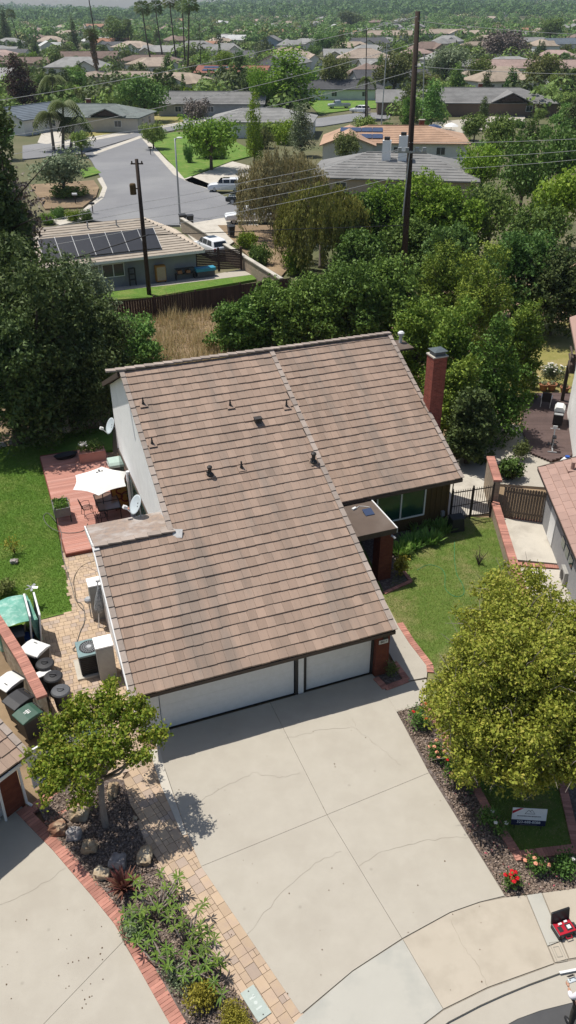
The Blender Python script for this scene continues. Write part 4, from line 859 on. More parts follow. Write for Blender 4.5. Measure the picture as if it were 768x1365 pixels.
for k in range(n):
    x = ln*k/n; w_ = ln/n-.012; t_ = 1.72+random.uniform(-.02, .02); mb.add([(x, -.012, .02), (x+w_, -.012, .02), (x+w_, -.012, t_-.06), (x+w_*.75, -.012, t_), (x+w_*.25, -.012, t_), (x, -.012, t_-.06), (x, .012, .02), (x+w_, .012, .02), (x+w_, .012, t_-.06), (x+w_*.75, .012, t_), (x+w_*.25, .012, t_), (x, .012, t_-.06)],
        [(0, 1, 2, 3, 4, 5), (11, 10, 9, 8, 7, 6)]+[(i, i+6, (i+1) % 6+6, (i+1) % 6) for i in range(6)])
mb.build('boards', 'wood_grey', wf_); mb = MB(); mb.bb(0, ln, .014, .06, .3, .4); mb.bb(0, ln, .014, .06, 1.4, 1.5); mb.build('rails', 'wood_grey', wf_)
nc = at(716.5, 624, 2.6); n2 = at(768, 747, 2.6); nn = thing('neighbour_house', 'white neighbouring house with pink brown tiled roof at the right edge', 'house', (*nc.xy, 0)); d = n2-nc; ang = math.atan2(d.y, d.x); nn.rotation_euler = (0, 0, ang)
# local x along the eave towards the street, y to the right (into the house, +y is left of x so use -y... flip)
sgn = 1
m_ = Matrix.Rotation(ang, 3, 'Z'); inward = m_ @ Vector((0, 1, 0)); sgn = 1 if inward.x > 0 else -1
mb = MB(); tp = lambda v: 2.62+.36*v
def big_tiles(mb, x0, x1, y1, sg, z0=2.62, sl=.36, seed=3):
    rnd = random.Random(seed); e = .36; y = 0; 
    while y < y1:
        x = x0-(.15 if int(y/e) % 2 else 0)
        while x < x1:
            xa, xb = max(x0, x), min(x1, x+.6-.012); za = z0+sl*y+.06+rnd.uniform(-.003, .003); zb = z0+sl*(y+e)+.03
            if xb-xa > .05:
                vs = [(xa, sg*y, za-.05), (xb, sg*y, za-.05), (xb, sg*y, za), (xa, sg*y, za), (xa, sg*(y+e*1.03), zb-.04), (xb, sg*(y+e*1.03), zb-.04), (xb, sg*(y+e*1.03), zb), (xa, sg*(y+e*1.03), zb)]
                fs = [(0, 1, 2, 3), (3, 2, 6, 7), (0, 3, 7, 4), (1, 5, 6, 2)]; mb.add(vs, fs if sg > 0 else [f[::-1] for f in fs])
            x += .6
        y += e
M['pink_tile'] = pm('pink_tile', (.365, .24, .195), (.33, .215, .175), 2, .85, island=.08, bump=.3)
big_tiles(mb, 0, 14, 4, sgn); r1 = mb.build('roof', 'pink_tile', nn)
mb = MB(); pr_ = [(0, 2.5), (0, 2.61), (sgn*4.1, 2.61+.36*4.1), (sgn*8.2, 2.61), (sgn*8.2, 2.5), (sgn*4.1, 2.5+.36*4.1)]; mb.extrude(pr_, .02, 14); mb.build('roof_deck', 'underlay', r1)
mb = MB(); mb.extrude([(sgn*.45, -.1), (sgn*.45, 2.55), (sgn*4.1, 3.9), (sgn*7.8, 2.55), (sgn*7.8, -.1)], .55, 13.6); mb.build('wall', 'grey_wall', nn)
mb = MB(); mb.bar((.03, 0, 2.6), (.03, sgn*4.1, 2.6+.36*4.1), .06, .16); mb.build('barge_board', 'brown_paint', nn)
for (x, w_) in ((4.2, .5), (4.9, .5), (5.6, .5)): mb = MB(); mb.bb(x, x+w_, sgn*.43-.015, sgn*.43+.015, 1.1, 1.55); mb.build('window', 'glass', nn)
mb = MB(); mb.bb(2.0, 2.9, sgn*.43-.02, sgn*.43+.02, .1, 2.1); mb.build('side_door', 'white_paint', nn)
x_, y_ = 1.0, 1.3; mb = MB(); mb.tube([(x_, sgn*y_, 3.0), (x_, sgn*y_, 3.5)], .09, 10); mb.bb(x_-.25, x_+.25, sgn*y_-.25, sgn*y_+.25, 3.09, 3.15); mb.build('vent_pipe', 'pink_tile', nn)
# upper storey block with white wall and dark balcony corner
uw = [at(756, 470, 0), ]; A = at(750, 560, .1); B = at(768, 607, .1)
p1, p2 = at(763, 600, 0.2), at(752, 520, .2); dirv = (p2-p1).normalized(); an2 = math.atan2(dirv.y, dirv.x)
ub_ = thing('upper_house_wing', 'two storey white wing with brown eave and balcony post at the right edge', 'house', (*p1.xy, 0), an2)
mb = MB(); mb.bb(-2, 5.2, -7, -.0, -.1, 5.6); mb.build('wall', 'stucco', ub_)
mb = MB(); mb.extrude([(.6, 5.2), (.6, 5.35), (-3.5, 7.2), (-7.5, 5.35), (-7.5, 5.2), (-3.5, 7.0)], -2.5, 7.4); r3 = mb.build('roof', 'pink_tile', ub_)
mb = MB(); mb.bb(5.6, 7.2, -4, .25, 2.5, 2.75); mb.bb(5.6, 5.7, -.0, .3, 2.75, 3.7); mb.bb(5.2, 7.2, .2, .3, 3.55, 3.65); mb.bb(5.2, 7.2, .2, .3, 3.1, 3.2); mb.build('balcony', 'brown_paint', ub_)
mb = MB(); mb.bb(6.9, 7.1, .1, .3, .1, 2.5); mb.build('balcony_post', 'brown_paint', ub_)
# dark deck and its furniture
dd = thing('dark_deck', 'dark brown timber deck beside the white neighbouring wing', 'deck', at(704, 560), 0)
mb = MB(); poly = gp([(704, 523), (768, 523), (790, 600), (768, 606), (753, 608), (734, 614), (707, 603), (694, 567)], .15); o = dd.location
poly = [(x-o.x, y-o.y) for x, y in poly]; x0, x1 = min(p[0] for p in poly), max(p[0] for p in poly); y = min(p[1] for p in poly); y1 = max(p[1] for p in poly)
while y < y1:
    xs = []
    for (a, b) in zip(poly, poly[1:]+poly[:1]):
        yy = y+.06
        if (a[1] > yy) != (b[1] > yy): xs.append(a[0]+(b[0]-a[0])*(yy-a[1])/(b[1]-a[1]))
    xs.sort()
    for k in range(0, len(xs)-1, 2): mb.bb(xs[k], xs[k+1], y, y+.13, .08, .15)
    y += .14
mb.build('deck_boards', 'deck_dark', dd); mb = MB(); mb.prism(inset(poly, .05), -.2, .075); mb.build('deck_base', 'fence_dark', dd)
q = at(736, 598, .15); eb = thing('exercise_bike', 'grey exercise bicycle standing on the dark deck', 'exercise bike', q, R(75))
mb = MB(); mb.bar((-.5, -.25, .03), (-.5, .25, .03), .06); mb.bar((.5, -.25, .03), (.5, .25, .03), .06); mb.bar((-.5, 0, .05), (.5, 0, .05), .07); mb.bar((0, 0, .05), (-.25, 0, .8), .06); mb.bar((.1, 0, .1), (.42, 0, 1.0), .06); mb.build('frame', 'galv', eb)
mb = MB(); mb.lathe((.3, 0, .35), [(.26, -.06), (.28, 0), (.26, .06)], 20, Matrix.Rotation(PI/2, 3, 'X')); mb.build('flywheel', 'bin_black', eb)
mb = MB(); mb.bar((-.4, 0, .83), (-.12, 0, .86), .2, .07); mb.build('saddle', 'black', eb)
mb = MB(); mb.tube([(.3, -.24, 1.1), (.45, -.2, 1.02), (.45, .2, 1.02), (.3, .24, 1.1)], .02, 6); mb.box((.46, 0, 1.1), (.05, .24, .18)); mb.build('handlebar', 'bin_white', eb)
mb = MB(); mb.bar((.05, -.2, .3), (.05, .2, .3), .04); mb.bar((-.02, .15, .25), (.12, .25, .25), .05, .03); mb.bar((.0, -.25, .4), (.14, -.15, .4), .05, .03); mb.build('pedals', 'black', eb)
q = at(743, 564, .15); gr = thing('barbecue_grill', 'black barbecue grill with pale lid against the white wall on the dark deck', 'grill', q, R(70))
mb = MB(); mb.bb(-.5, .5, -.28, .28, .1, .85); mb.build('cart', 'bin_black', gr); mb = MB(); mb.extrude([(-.3, .86), (-.3, 1.0), (-.15, 1.16), (.2, 1.16), (.3, 1.0), (.3, .86)], -.38, .38); mb.build('lid', 'bin_white', gr, bevel=.02)
for x in (-.75, .5): mb = MB(); mb.bb(x, x+.25, -.25, .25, .82, .86); mb.build('side_shelf', 'galv', gr)
q = at(727, 541, .15); bc = thing('deck_chair', 'black and white armchair at the far end of the dark deck', 'chair', q, R(160))
mb = MB(); mb.bb(-.28, .28, -.28, .28, .38, .46); mb.build('seat', 'black', bc); mb = MB(); mb.mbox(Matrix.Translation((0, .3, .72)) @ Matrix.Rotation(R(-12), 4, 'X'), .54, .06, .6); mb.build('backrest', 'black', bc)
for s in (-1, 1):
    mb = MB(); mb.bar((s*.3, -.3, .62), (s*.3, .3, .64), .06, .04); mb.build('armrest', 'bin_white', bc)
    for y in (-.26, .26): mb = MB(); mb.bar((s*.28, y, .0), (s*.28, y, .6), .04); mb.build('leg', 'bin_white', bc)
for (x, y, l) in ((724, 520, 'left terracotta pot by the white flowering bush'), (735, 520, 'middle terracotta pot under the white flowering bush'), (752, 524, 'small red pot near the balcony post')):
    t = thing('flower_pot', l, 'pot', at(x, y, .02)); mb = MB(); mb.lathe((0, 0, 0), [(.2, 0), (.3, .38), (.33, .38), (.33, .45), (.28, .45), (.26, .38), (.01, .38)], 18); mb.build('pot', 'terracotta', t)
    P, N = cloud([((0, 0, .5), (.2, .2, .14))], 90); V, F = leaves(P, N, .1); npobj('plant', V, F, LF['sage'], t)
q = at(752, 776, .0); hp = thing('heat_pump', 'grey outdoor unit standing against the neighbouring grey wall', 'air conditioner', q, ang); mb = MB(); mb.bb(-.35, .35, -.16, .16, .1, .7); mb.build('case', 'ac_grey', hp, bevel=.03); mb = MB(); mb.lathe((0, -sgn*.165, .4), [(.22, 0), (.22, .01)], 20, Matrix.Rotation(PI/2, 3, 'X')); mb.build('fan_grille', 'bin_black', hp)
mb = MB(); mb.bb(-.3, -.24, -.14, .14, -.02, .1); mb.bb(.24, .3, -.14, .14, -.02, .1); mb.build('foot', 'rubber', hp)
q = at(762, 628, .6); t = thing('water_jug', 'white plastic jug beside the corner of the neighbouring roof', 'jug', (*at(752, 632, .05).xy, .05)); mb = MB(); mb.lathe((0, 0, 0), [(.3, 0), (.36, .2), (.36, .7), (.2, .95), (.1, 1.0)], 18); mb.build('body', 'bin_white', t); mb = MB(); mb.lathe((0, 0, 1.0), [(.12, 0), (.12, .08)], 12); mb.build('cap', 'blue_plastic', t)
q = at(607, 706, .0); t = thing('black_box', 'black slatted box standing on the lawn beside the strap leaved hedge', 'box', q, R(15)); mb = MB(); mb.add([(-.36, -.28, 0), (.36, -.28, 0), (.36, .28, 0), (-.36, .28, 0), (-.3, -.22, .7), (.3, -.22, .7), (.3, .22, .7), (-.3, .22, .7)], [(3, 2, 1, 0), (4, 5, 6, 7), (0, 1, 5, 4), (1, 2, 6, 5), (2, 3, 7, 6), (3, 0, 4, 7)]); mb.build('housing', 'bin_black', t, bevel=.03); mb = MB(); mb.bb(-.34, .34, -.26, .26, .7, .75); mb.build('lid', 'bin_black', t, bevel=.02)
# ---- yard sign
q = at(703, 1106, 0); ys = thing('yard_sign', 'white and navy yard sign with red corner ribbon on the shaded lawn', 'sign', (*q.xy, .02), R(-4))
TLT = Matrix.Rotation(R(78), 4, 'X'); TL = lambda x, y, z: TLT @ Matrix.Translation((x, y, z))
def part_box(name, mat, x, y, z, w_, h_, d_): mb = MB(); mb.mbox(TL(x, y, z), w_, h_, d_); return mb.build(name, mat, ys)
part_box('panel', 'bin_white', 0, .56, 0, 1.02, .42, .02); sb = part_box('phone_panel', pm('navy', (.02, .024, .06), (.018, .02, .05), 4, .5), 0, .245, 0, 1.02, .19, .02)
mb = MB(); mb.add([TL(0, 0, .0135) @ Vector(p) for p in ((-.51, .56, 0), (-.51, .66, 0), (-.29, .77, 0), (-.19, .77, 0))], [(0, 3, 2, 1)]); mb.build('ribbon', 'red_plastic', ys)
mb = MB()
for a, b in (((-.14, .58), (-.03, .72)), ((-.03, .72), (.05, .62)), ((.0, .66), (.06, .73)), ((.06, .73), (.16, .58)), ((-.14, .58), (.16, .58))): mb.bar(TL(a[0], a[1], .013) @ Vector(), TL(b[0], b[1], .013) @ Vector(), .012, .006)
mb.build('mountain_emblem', 'hose_grey', ys)
mb = MB(); x = -.34
while x < .34: w_ = random.uniform(.03, .05); mb.mbox(TL(x, .49, .0125), w_*.7, .035, .004); x += w_
mb.build('name_line', 'hose_grey', ys)
text_mesh('phone_number', '323-688-8088', .125, 'bin_white', sb, TL(0, .27, .0125)); mb = MB(); mb.mbox(TL(0, .18, .0125), .5, .015, .004); mb.build('small_print', 'hose_grey', sb)
for s in (-.4, .4): mb = MB(); mb.tube([TL(s, -.02, -.02) @ Vector(), TL(s, .74, -.02) @ Vector()], .012, 6); mb.build('stake', 'iron', ys)
# ---- red equipment case
q = at(751, 1241, .04); rc = thing('equipment_case', 'open red lined black equipment case lying on the pavement', 'case', q, R(18))
mb = MB(); mb.bb(-.28, .28, -.2, .2, 0, .17); mb.build('shell', 'black', rc, bevel=.02)
mb = MB(); mb.bb(-.25, .25, -.17, .17, .171, .182); mb.build('foam', 'red_plastic', rc)
mb = MB(); mb.bb(-.2, -.08, -.1, .05, .183, .19); mb.bb(.02, .2, -.12, .06, .183, .19); mb.build('foam_wells', 'bin_black', rc)
mb = MB(); mb.box((.1, -.04, .2), (.1, .1, .05)); mb.box((-.08, .1, .2), (.1, .05, .04)); mb.box((.1, .12, .2), (.09, .05, .04)); mb.build('gear', 'bin_white', rc)
mb = MB(); mb.mbox(Matrix.Translation((0, .24, .33)) @ Matrix.Rotation(R(78), 4, 'X'), .56, .4, .06); mb.build('lid', 'black', rc, bevel=.02)
mb = MB(); mb.tube([(-.08, -.2, .1), (-.08, -.27, .1), (.08, -.27, .1), (.08, -.2, .1)], .015, 6); mb.build('handle', 'red_plastic', rc)
for s in (-.2, .2): mb = MB(); mb.box((s, -.21, .13), (.06, .03, .08)); mb.build('latch', 'black', rc)
q = at(770, 1238, .04); bp_ = thing('camera_tripod', 'dark folded tripod lying beside the open red case at the frame edge', 'tripod', q, R(-30)); mb = MB(); mb.tube([(-.45, 0, .05), (.1, 0, .05)], .03, 8); mb.tube([(-.45, .06, .04), (.1, .03, .05)], .022, 8); mb.build('legs', 'bin_black', bp_); mb = MB(); mb.blob((.16, 0, .1), (.12, .12, .1), 3, .2); mb.build('head', 'bin_black', bp_)
# kerb number
A_, B_ = at(745, 1299, .038), at(800, 1288, .038)
mb = MB(); mb.bar(at(746, 1296.5, .036)+Vector((0, 0, .003)), at(800, 1286, .036)+Vector((0, 0, .003)), .06, .004); f1, f2 = at(746, 1298, .0), at(800, 1287, .0)
mb.add([Vector((p.x, p.y-.004, z)) for p, z in ((f1, -.055), (f2, -.055), (f2, .034), (f1, .034))], [(0, 1, 2, 3)]); kn = tag(mb.build('kerb_number_paint', 'bin_white'), 'white painted house number patch on the kerb at the right edge', 'kerb number')
d = f2-f1; text_mesh('kerb_digits', '8817', .1, 'iron', kn, Matrix.Translation((*((f1*.45+f2*.55)).xy, -.008)) @ Matrix.Translation((0, -.006, 0)) @ Matrix.Rotation(math.atan2(d.y, d.x), 4, 'Z') @ MX, .001)
# utility lid on the pavers
q = at(341, 1337, .045); t = thing('utility_box', 'pale green utility box lid set in the tan pavers', 'utility lid', q, math.atan2(dv.y, dv.x)); mb = MB(); mb.bb(-.42, .42, -.2, .2, -.02, .012); mb.build('lid', pm('lid_green', (.40, .45, .41), (.35, .40, .365), 5, .7), t, bevel=.01); mb = MB()
for x in (-.34, .34): mb.lathe((x, 0, .0125), [(.018, 0), (.018, .004)], 10)
mb.build('bolts', 'dark_metal', t)
mb = MB(); mb.lathe((-.0, 0, .0125), [(.05, 0), (.05, .003)], 14); mb.box((-.15, 0, .014), (.05, .16, .003)); mb.box((-.19, .05, .014), (.05, .05, .003)); mb.box((.15, 0, .014), (.05, .16, .003)); mb.build('raised_letters', pm('lid_pale', (.52, .56, .53), (.47, .52, .48), 5, .7), t)
# rocks
for (x, y, rx, ry, rz, m, l) in ((78, 1106, .33, .28, .26, 'rock_red', 'reddish angular boulder at the brick edging'), (106, 1086, .36, .3, .3, 'rock_tan', 'pale tan boulder beside the tree trunk'), (99, 1113, .28, .24, .24, 'rock_grey', 'white and purple grey boulder between tan ones'),
    (120, 1131, .28, .26, .22, 'rock_tan', 'rounded tan boulder in the rock bed'), (157, 1150, .3, .26, .26, 'rock_grey', 'grey blue angular boulder below the tree shade'), (193, 1143, .27, .36, .24, 'rock_tan', 'brown boulder in the tree shadow beside the pavers'),
    (150, 1056, .2, .38, .2, 'rock_tan', 'flat golden stone behind the tree trunk'), (136, 1165, .28, .26, .2, 'rock_tan', 'cream streaked boulder next to the red spiky plant'), (180, 1090, .09, .09, .06, 'rock_tan', 'small stone in the bed near the paver strip'), (19, 748, .22, .16, .12, 'rock_grey', 'grey stone at the foot of the lawn sapling')):
    mb = MB(); c = at(x, y, .1); mb.blob((c.x, c.y, .05+rz*.35), (rx, ry, rz), x, .75, 3, 1.5, .8); tag(mb.build('boulder', m), l, 'rock', 'boulders in the rock bed' if x > 30 else None)
# low stone border behind the left lawn
mb = MB(); pts = [(-40, 622), (0, 596), (60, 578), (105, 568), (135, 566)]
for a, b in zip(pts[:-1], pts[1:]):
    A_, B_ = at(*a), at(*b); n = max(1, int((B_-A_).length/.4))
    for k in range(n): c = A_+(B_-A_)*((k+.5)/n); mb.blob((c.x, c.y, .1), (.24, .2, .17), k+a[0], .4, 1)
tag(mb.build('stone_border', 'rock_grey'), 'low border of stones along the shaded rear edge of the left lawn', 'border')
q = at(89, 575, 0); st = thing('garden_statue', 'pale garden statue standing under the dark trees behind the lawn', 'statue', q); mb = MB(); mb.lathe((0, 0, 0), [(.26, 0), (.26, .2), (.18, .22), (.2, .5), (.17, .9), (.2, 1.1), (.16, 1.25), (.07, 1.32), (.06, 1.38), (.11, 1.45), (.11, 1.58), (.03, 1.65)], 14); mb.build('figure', 'concrete_pale', st, True)
# ================================================================ NEAR VEGETATION
def limbs(mb, base, tips, r0, fork=.45, rnd=random, n=6, wob=.12):
    """trunk from base to a fork, then a limb towards every tip"""
    base = Vector(base); cen = sum((Vector(t) for t in tips), Vector())/len(tips); f = base+(cen-base)*fork; f.x = base.x+(cen.x-base.x)*fork*.6; f.y = base.y+(cen.y-base.y)*fork*.6
    mb.tube([base-Vector((0, 0, .15)), base+(f-base)*.05, base+(f-base)*.5+Vector((rnd.uniform(-wob, wob), rnd.uniform(-wob, wob), 0))*r0*3, f], [r0*1.45, r0*1.05, r0*.85, r0*.8], n+2)
    for t in tips:
        t = Vector(t); m = f+(t-f)*.5+Vector((rnd.uniform(-1, 1), rnd.uniform(-1, 1), rnd.uniform(-.3, .6)))*(t-f).length*wob
        mb.tube([f-(m-f)*.05, m, t], [r0*.55, r0*.36, r0*.12], n)
        for k in range(3):
            s = f+(t-f)*rnd.uniform(.45, .8); e = s+Vector((rnd.uniform(-1, 1), rnd.uniform(-1, 1), rnd.uniform(0, 1))).normalized()*(t-f).length*.35; mb.tube([s, (s+e)/2+Vector((0, 0, .02)), e], [r0*.16, r0*.1, r0*.05], 5)
def tree(name, label, cat, base, clumps, n, size, leaf, r0=.12, bark='bark', sub=6, subr=.3, shell=.55, aspect=.55, group=None, up=.35, fork=.45, low=-1.0, twigs=0, droop=None, rz=0, seed=0, lump=None):
    rng = np.random.default_rng(seed or (abs(hash(label)) % 1000 if 0 else len(label)*13+int(abs(base[0])*7)))
    t = thing(name, label, cat, base, rz, group); rnd = random.Random(len(label)); mb = MB()
    if r0: tips = [tuple(c) for c, r in clumps][:14]; limbs(mb, (0, 0, 0), tips, r0, fork, rnd)
    if lump: clumps_ = lumpy(clumps, lump[0], lump[1], rng)+[(c, tuple(x*.85 for x in r)) for c, r in clumps]
    else: clumps_ = clumps
    P, N = cloud(clumps_, n, rng, shell, sub, subr, up, low)
    V, F = leaves(P, N, size, aspect, droop, rng); npobj('crown', V, F, LF[leaf] if isinstance(leaf, str) else leaf, t)
    if twigs:
        P2, N2 = cloud(clumps, twigs, rng, .9)
        if r0: mb.build('trunk', bark, t, True)
        mb = MB(); r0 = 0
        for p, d in zip(P2, N2):
            p = Vector(p); d = Vector(d); q = p+(d+Vector((rnd.uniform(-.7, .7), rnd.uniform(-.7, .7), rnd.uniform(-.2, .5))))*.35; m = p-(Vector((0, 0, .2))+d*.25); mb.tube([m, p, q], [.014, .011, .005], 4, False)
        tag(mb.build('bare_twigs', 'bark_pale', t), kind='stuff')
    if r0: mb.build('trunk', bark, t, True)
    return t
def rel(pts, base): return [((p[0]-base.x, p[1]-base.y, p[2]-base.z), r) for p, r in pts]
# big yellow green tree at the right
b = at(716, 1003, 0); C_ = []
for (x, y, z, rx, ry, rz_) in ((690, 985, 1.9, 1.9, 1.5, 1.5), (628, 945, 2.2, 1.35, 1.3, 1.3), (645, 905, 3.0, 1.5, 1.4, 1.4), (700, 900, 3.3, 1.8, 1.6, 1.5), (760, 935, 2.7, 1.6, 1.5, 1.6), (735, 985, 2.2, 1.5, 1.4, 1.5), (650, 990, 1.8, 1.2, 1.2, 1.2),
    (690, 840, 3.4, 1.4, 1.4, 1.3), (660, 860, 3.2, 1.3, 1.2, 1.2), (735, 845, 3.3, 1.3, 1.3, 1.3), (690, 797, 3.3, 1.3, 1.2, 1.2), (640, 840, 3.0, .9, .9, .9), (765, 880, 3.1, 1.3, 1.3, 1.3), (705, 1015, 1.6, 1.3, 1.1, 1.2), (765, 1000, 1.9, 1.2, 1.2, 1.3), (632, 1000, 1.8, .9, .8, .8), (612, 965, 2.2, .8, .8, .9), (690, 1022, 1.5, .8, .7, .6), (740, 1018, 1.5, .9, .7, .7), (655, 1015, 1.6, .8, .7, .6), (600, 915, 2.6, .6, .6, .6), (620, 890, 2.9, .6, .6, .6)):
    C_.append((at(x, y, z+1.0), (rx*.97, ry*.97, rz_)))
tree('shade_tree', 'big dense yellow green tree covering the right side of the front lawn', 'tree', b, rel(C_, b), 92000, .11, 'bigtree', .2, 'bark_pale', 7, .16, .7, .6, twigs=420, lump=(330, .30))
# small tree in the rock bed
b = at(141, 1102, 0); C_ = []
for (x, y, z, r) in ((75, 975, 3.0, .62), (105, 950, 3.3, .6), (60, 1010, 2.8, .5), (95, 1025, 2.9, .66), (130, 1010, 3.2, .6), (140, 955, 3.4, .62), (165, 940, 3.5, .5), (185, 960, 3.3, .5), (205, 985, 3.1, .42), (160, 985, 3.3, .55), (178, 1012, 3.0, .4), (70, 1050, 2.5, .42), (110, 1060, 2.4, .4), (190, 940, 3.4, .36), (145, 915, 3.3, .34), (120, 990, 3.3, .55)):
    C_.append((at(x, y, z), (r*1.0, r*.95, r*.8)))
t = tree('ornamental_tree', 'small open crowned green tree with a pale trunk among the boulders', 'tree', b, rel(C_, b), 16000, .115, 'holly', .11, 'bark_pale', 7, .15, .35, .55, fork=.6, lump=(110, .45))
# dark tall trees, left
def ptree(name, label, cat, x, d, ytop, ybase_w, wpx, leaf, n, size, kind='round', r0=.2, group=None, sub=6, subr=.35, bark='bark', shell=.5, zlow=.0, seed=1):
    """tree whose crown shows at column x, d metres out, top at row ytop; crown width wpx"""
    top = col(x, ytop, d); P_m = ppm(x, (ytop+ybase_w)/2, d); w_ = wpx/P_m/2; b = Vector((col(x, (ytop+ybase_w)/2, d).x, d, -.1)); h = top.z+.1
    rnd = random.Random(seed*31+int(x)); C_ = []
    if kind == 'round':
        k = 9
        for i in range(k):
            a = 2*PI*i/k*2.4; rr = rnd.uniform(.25, .62)*w_; z = h*rnd.uniform(.5, .8); C_.append(((rr*math.cos(a), rr*math.sin(a), z), (w_*.48, w_*.48, h*.2)))
        C_.append(((0, 0, h*.8), (w_*.55, w_*.55, h*.2))); C_.append(((0, 0, h*.5), (w_*.85, w_*.85, h*.28)))
        if zlow: 
            for i in range(6): a = i; C_.append(((w_*.6*math.cos(a), w_*.6*math.sin(a), h*.28), (w_*.5, w_*.5, h*.26)))
    elif kind == 'cone':
        k = 9
        for i in range(k):
            f = i/(k-1); z = h*(.08+.86*f); rr = w_*(1.0-.75*f**1.3)*(.8 if i == 0 else 1); C_.append(((rnd.uniform(-.15, .15)*rr, rnd.uniform(-.15, .15)*rr, z), (rr*rnd.uniform(.85, 1.05), rr*rnd.uniform(.85, 1.05), h*.12)))
    elif kind == 'plume':
        k = 14
        for i in range(k):
            a = 2.4*i; f = (i+.5)/k; rr = w_*.72*(1-f*.65); z = h*(.12+.78*f)+rnd.uniform(-.1, .1); C_.append(((rr*math.cos(a)*.8, rr*math.sin(a)*.8, z), (w_*.34, w_*.34, h*.15)))
        C_.append(((0, 0, h*.4), (w_*.6, w_*.6, h*.38)))
    return tree(name, label, cat, b, C_, int(n*1.5), size*.9, leaf, r0, bark, sub, subr*.8, shell, group=group, seed=seed+int(x), lump=((70, .5) if kind == 'round' else (80, .6)))
# ---- left group
ptree('cedar_tree', 'tall dark cedar at the left edge reaching above the solar roofed house', 'tree', 14, 50, 148, 540, 110, 'cedar', 13000, .3, 'plume', .4, seed=1)
ptree('cedar_tree', 'broad dark cedar in the middle of the left tree group', 'tree', 52, 45, 312, 560, 175, 'cedar', 15000, .27, 'round', .35, zlow=1, seed=2)
ptree('cedar_tree', 'dark cedar at the left edge beside the stone lawn border', 'tree', 5, 42, 400, 600, 130, 'cedar', 10000, .27, 'round', .3, zlow=1, seed=3)
ptree('bushy_tree', 'dark round bushy tree behind the rear corner of the white wall', 'tree', 118, 49, 395, 530, 115, 'cedar', 10000, .25, 'round', .2, zlow=1, seed=4)
ptree('bushy_tree', 'olive green bushy tree beside the patch of dry weeds', 'tree', 165, 53, 418, 520, 105, 'mixed', 9000, .23, 'round', .18, zlow=1, seed=5)
ptree('bushy_tree', 'grey green shrubby tree in front of the window of the solar roofed house', 'tree', 108, 60, 345, 460, 90, 'sage', 5500, .24, 'round', .16, zlow=1, seed=6)
ptree('bare_tree', 'half bare grey tree standing left of the solar roofed house', 'tree', 18, 66, 195, 340, 70, 'twig', 2200, .3, 'round', .25, shell=.2, seed=7)
ptree('understorey_shrub', 'dark shrub at the foot of the cedars by the garden statue', 'shrub', 60, 43, 500, 580, 120, 'cedar', 6000, .22, 'round', 0, zlow=1, seed=8)
ptree('understorey_shrub', 'dark shrub against the rear of the white wall', 'shrub', 128, 44, 470, 570, 60, 'cedar', 4000, .2, 'round', 0, zlow=1, seed=9)
# ---- glossy row behind the house
for i, (x, d, yt, w_, l) in enumerate(((322, 57, 402, 75, 'glossy green tree at the left end of the row behind the roof ridge'), (366, 59, 378, 105, 'glossy green tree, second in the row behind the roof ridge'), (418, 58, 364, 105, 'glossy green tree in the middle of the row behind the roof ridge'),
        (470, 57, 350, 105, 'glossy green tree left of the tall dark pole, behind the roof ridge'), (520, 58, 340, 100, 'glossy green tree at the foot of the tall dark pole'))):
    ptree('glossy_tree', l, 'tree', x, d, yt, 460, w_, 'avocado', 9500, .27, 'round', .2, 'glossy trees behind the ridge', zlow=1, seed=20+i)
# ---- juniper and cypress mass, right of the house
for i, (x, d, yt, w_, k, lf, nm, l) in enumerate((
    (560, 50, 395, 95, 'plume', 'juniper', 'juniper_tree', 'feathery juniper just behind the brick chimney'), (600, 46, 405, 95, 'plume', 'juniper', 'juniper_tree', 'tall feathery juniper right of the chimney'),
    (655, 43, 432, 122, 'cone', 'cypress', 'cypress_tree', 'dense bright green cypress beside the dark deck'), (612, 42, 478, 95, 'plume', 'juniper', 'juniper_tree', 'juniper between the chimney and the iron gate'),
    (632, 39.5, 520, 80, 'plume', 'cedar', 'juniper_tree', 'dark low juniper above the iron gate'), (640, 56, 335, 105, 'plume', 'juniper', 'juniper_tree', 'large light green juniper above the dry neighbouring lawn'),
    (585, 60, 330, 105, 'plume', 'juniper', 'juniper_tree', 'wide juniper between the tall pole and the dry lawn'), (690, 62, 305, 120, 'round', 'mixed', 'bushy_tree', 'broad dull green tree behind the dry lawn, left one'),
    (745, 60, 320, 100, 'round', 'cedar', 'bushy_tree', 'dark bushy tree behind the dry lawn at the right edge'), (690, 48, 405, 70, 'plume', 'juniper', 'juniper_tree', 'slim juniper at the corner of the dry lawn'))):
    ptree(nm, l, 'tree', x, d, yt, 560 if d < 50 else 430, w_, lf, 9500, .2 if k != 'round' else .27, k, .16, zlow=1, seed=40+i, sub=8, subr=.3, shell=.6)
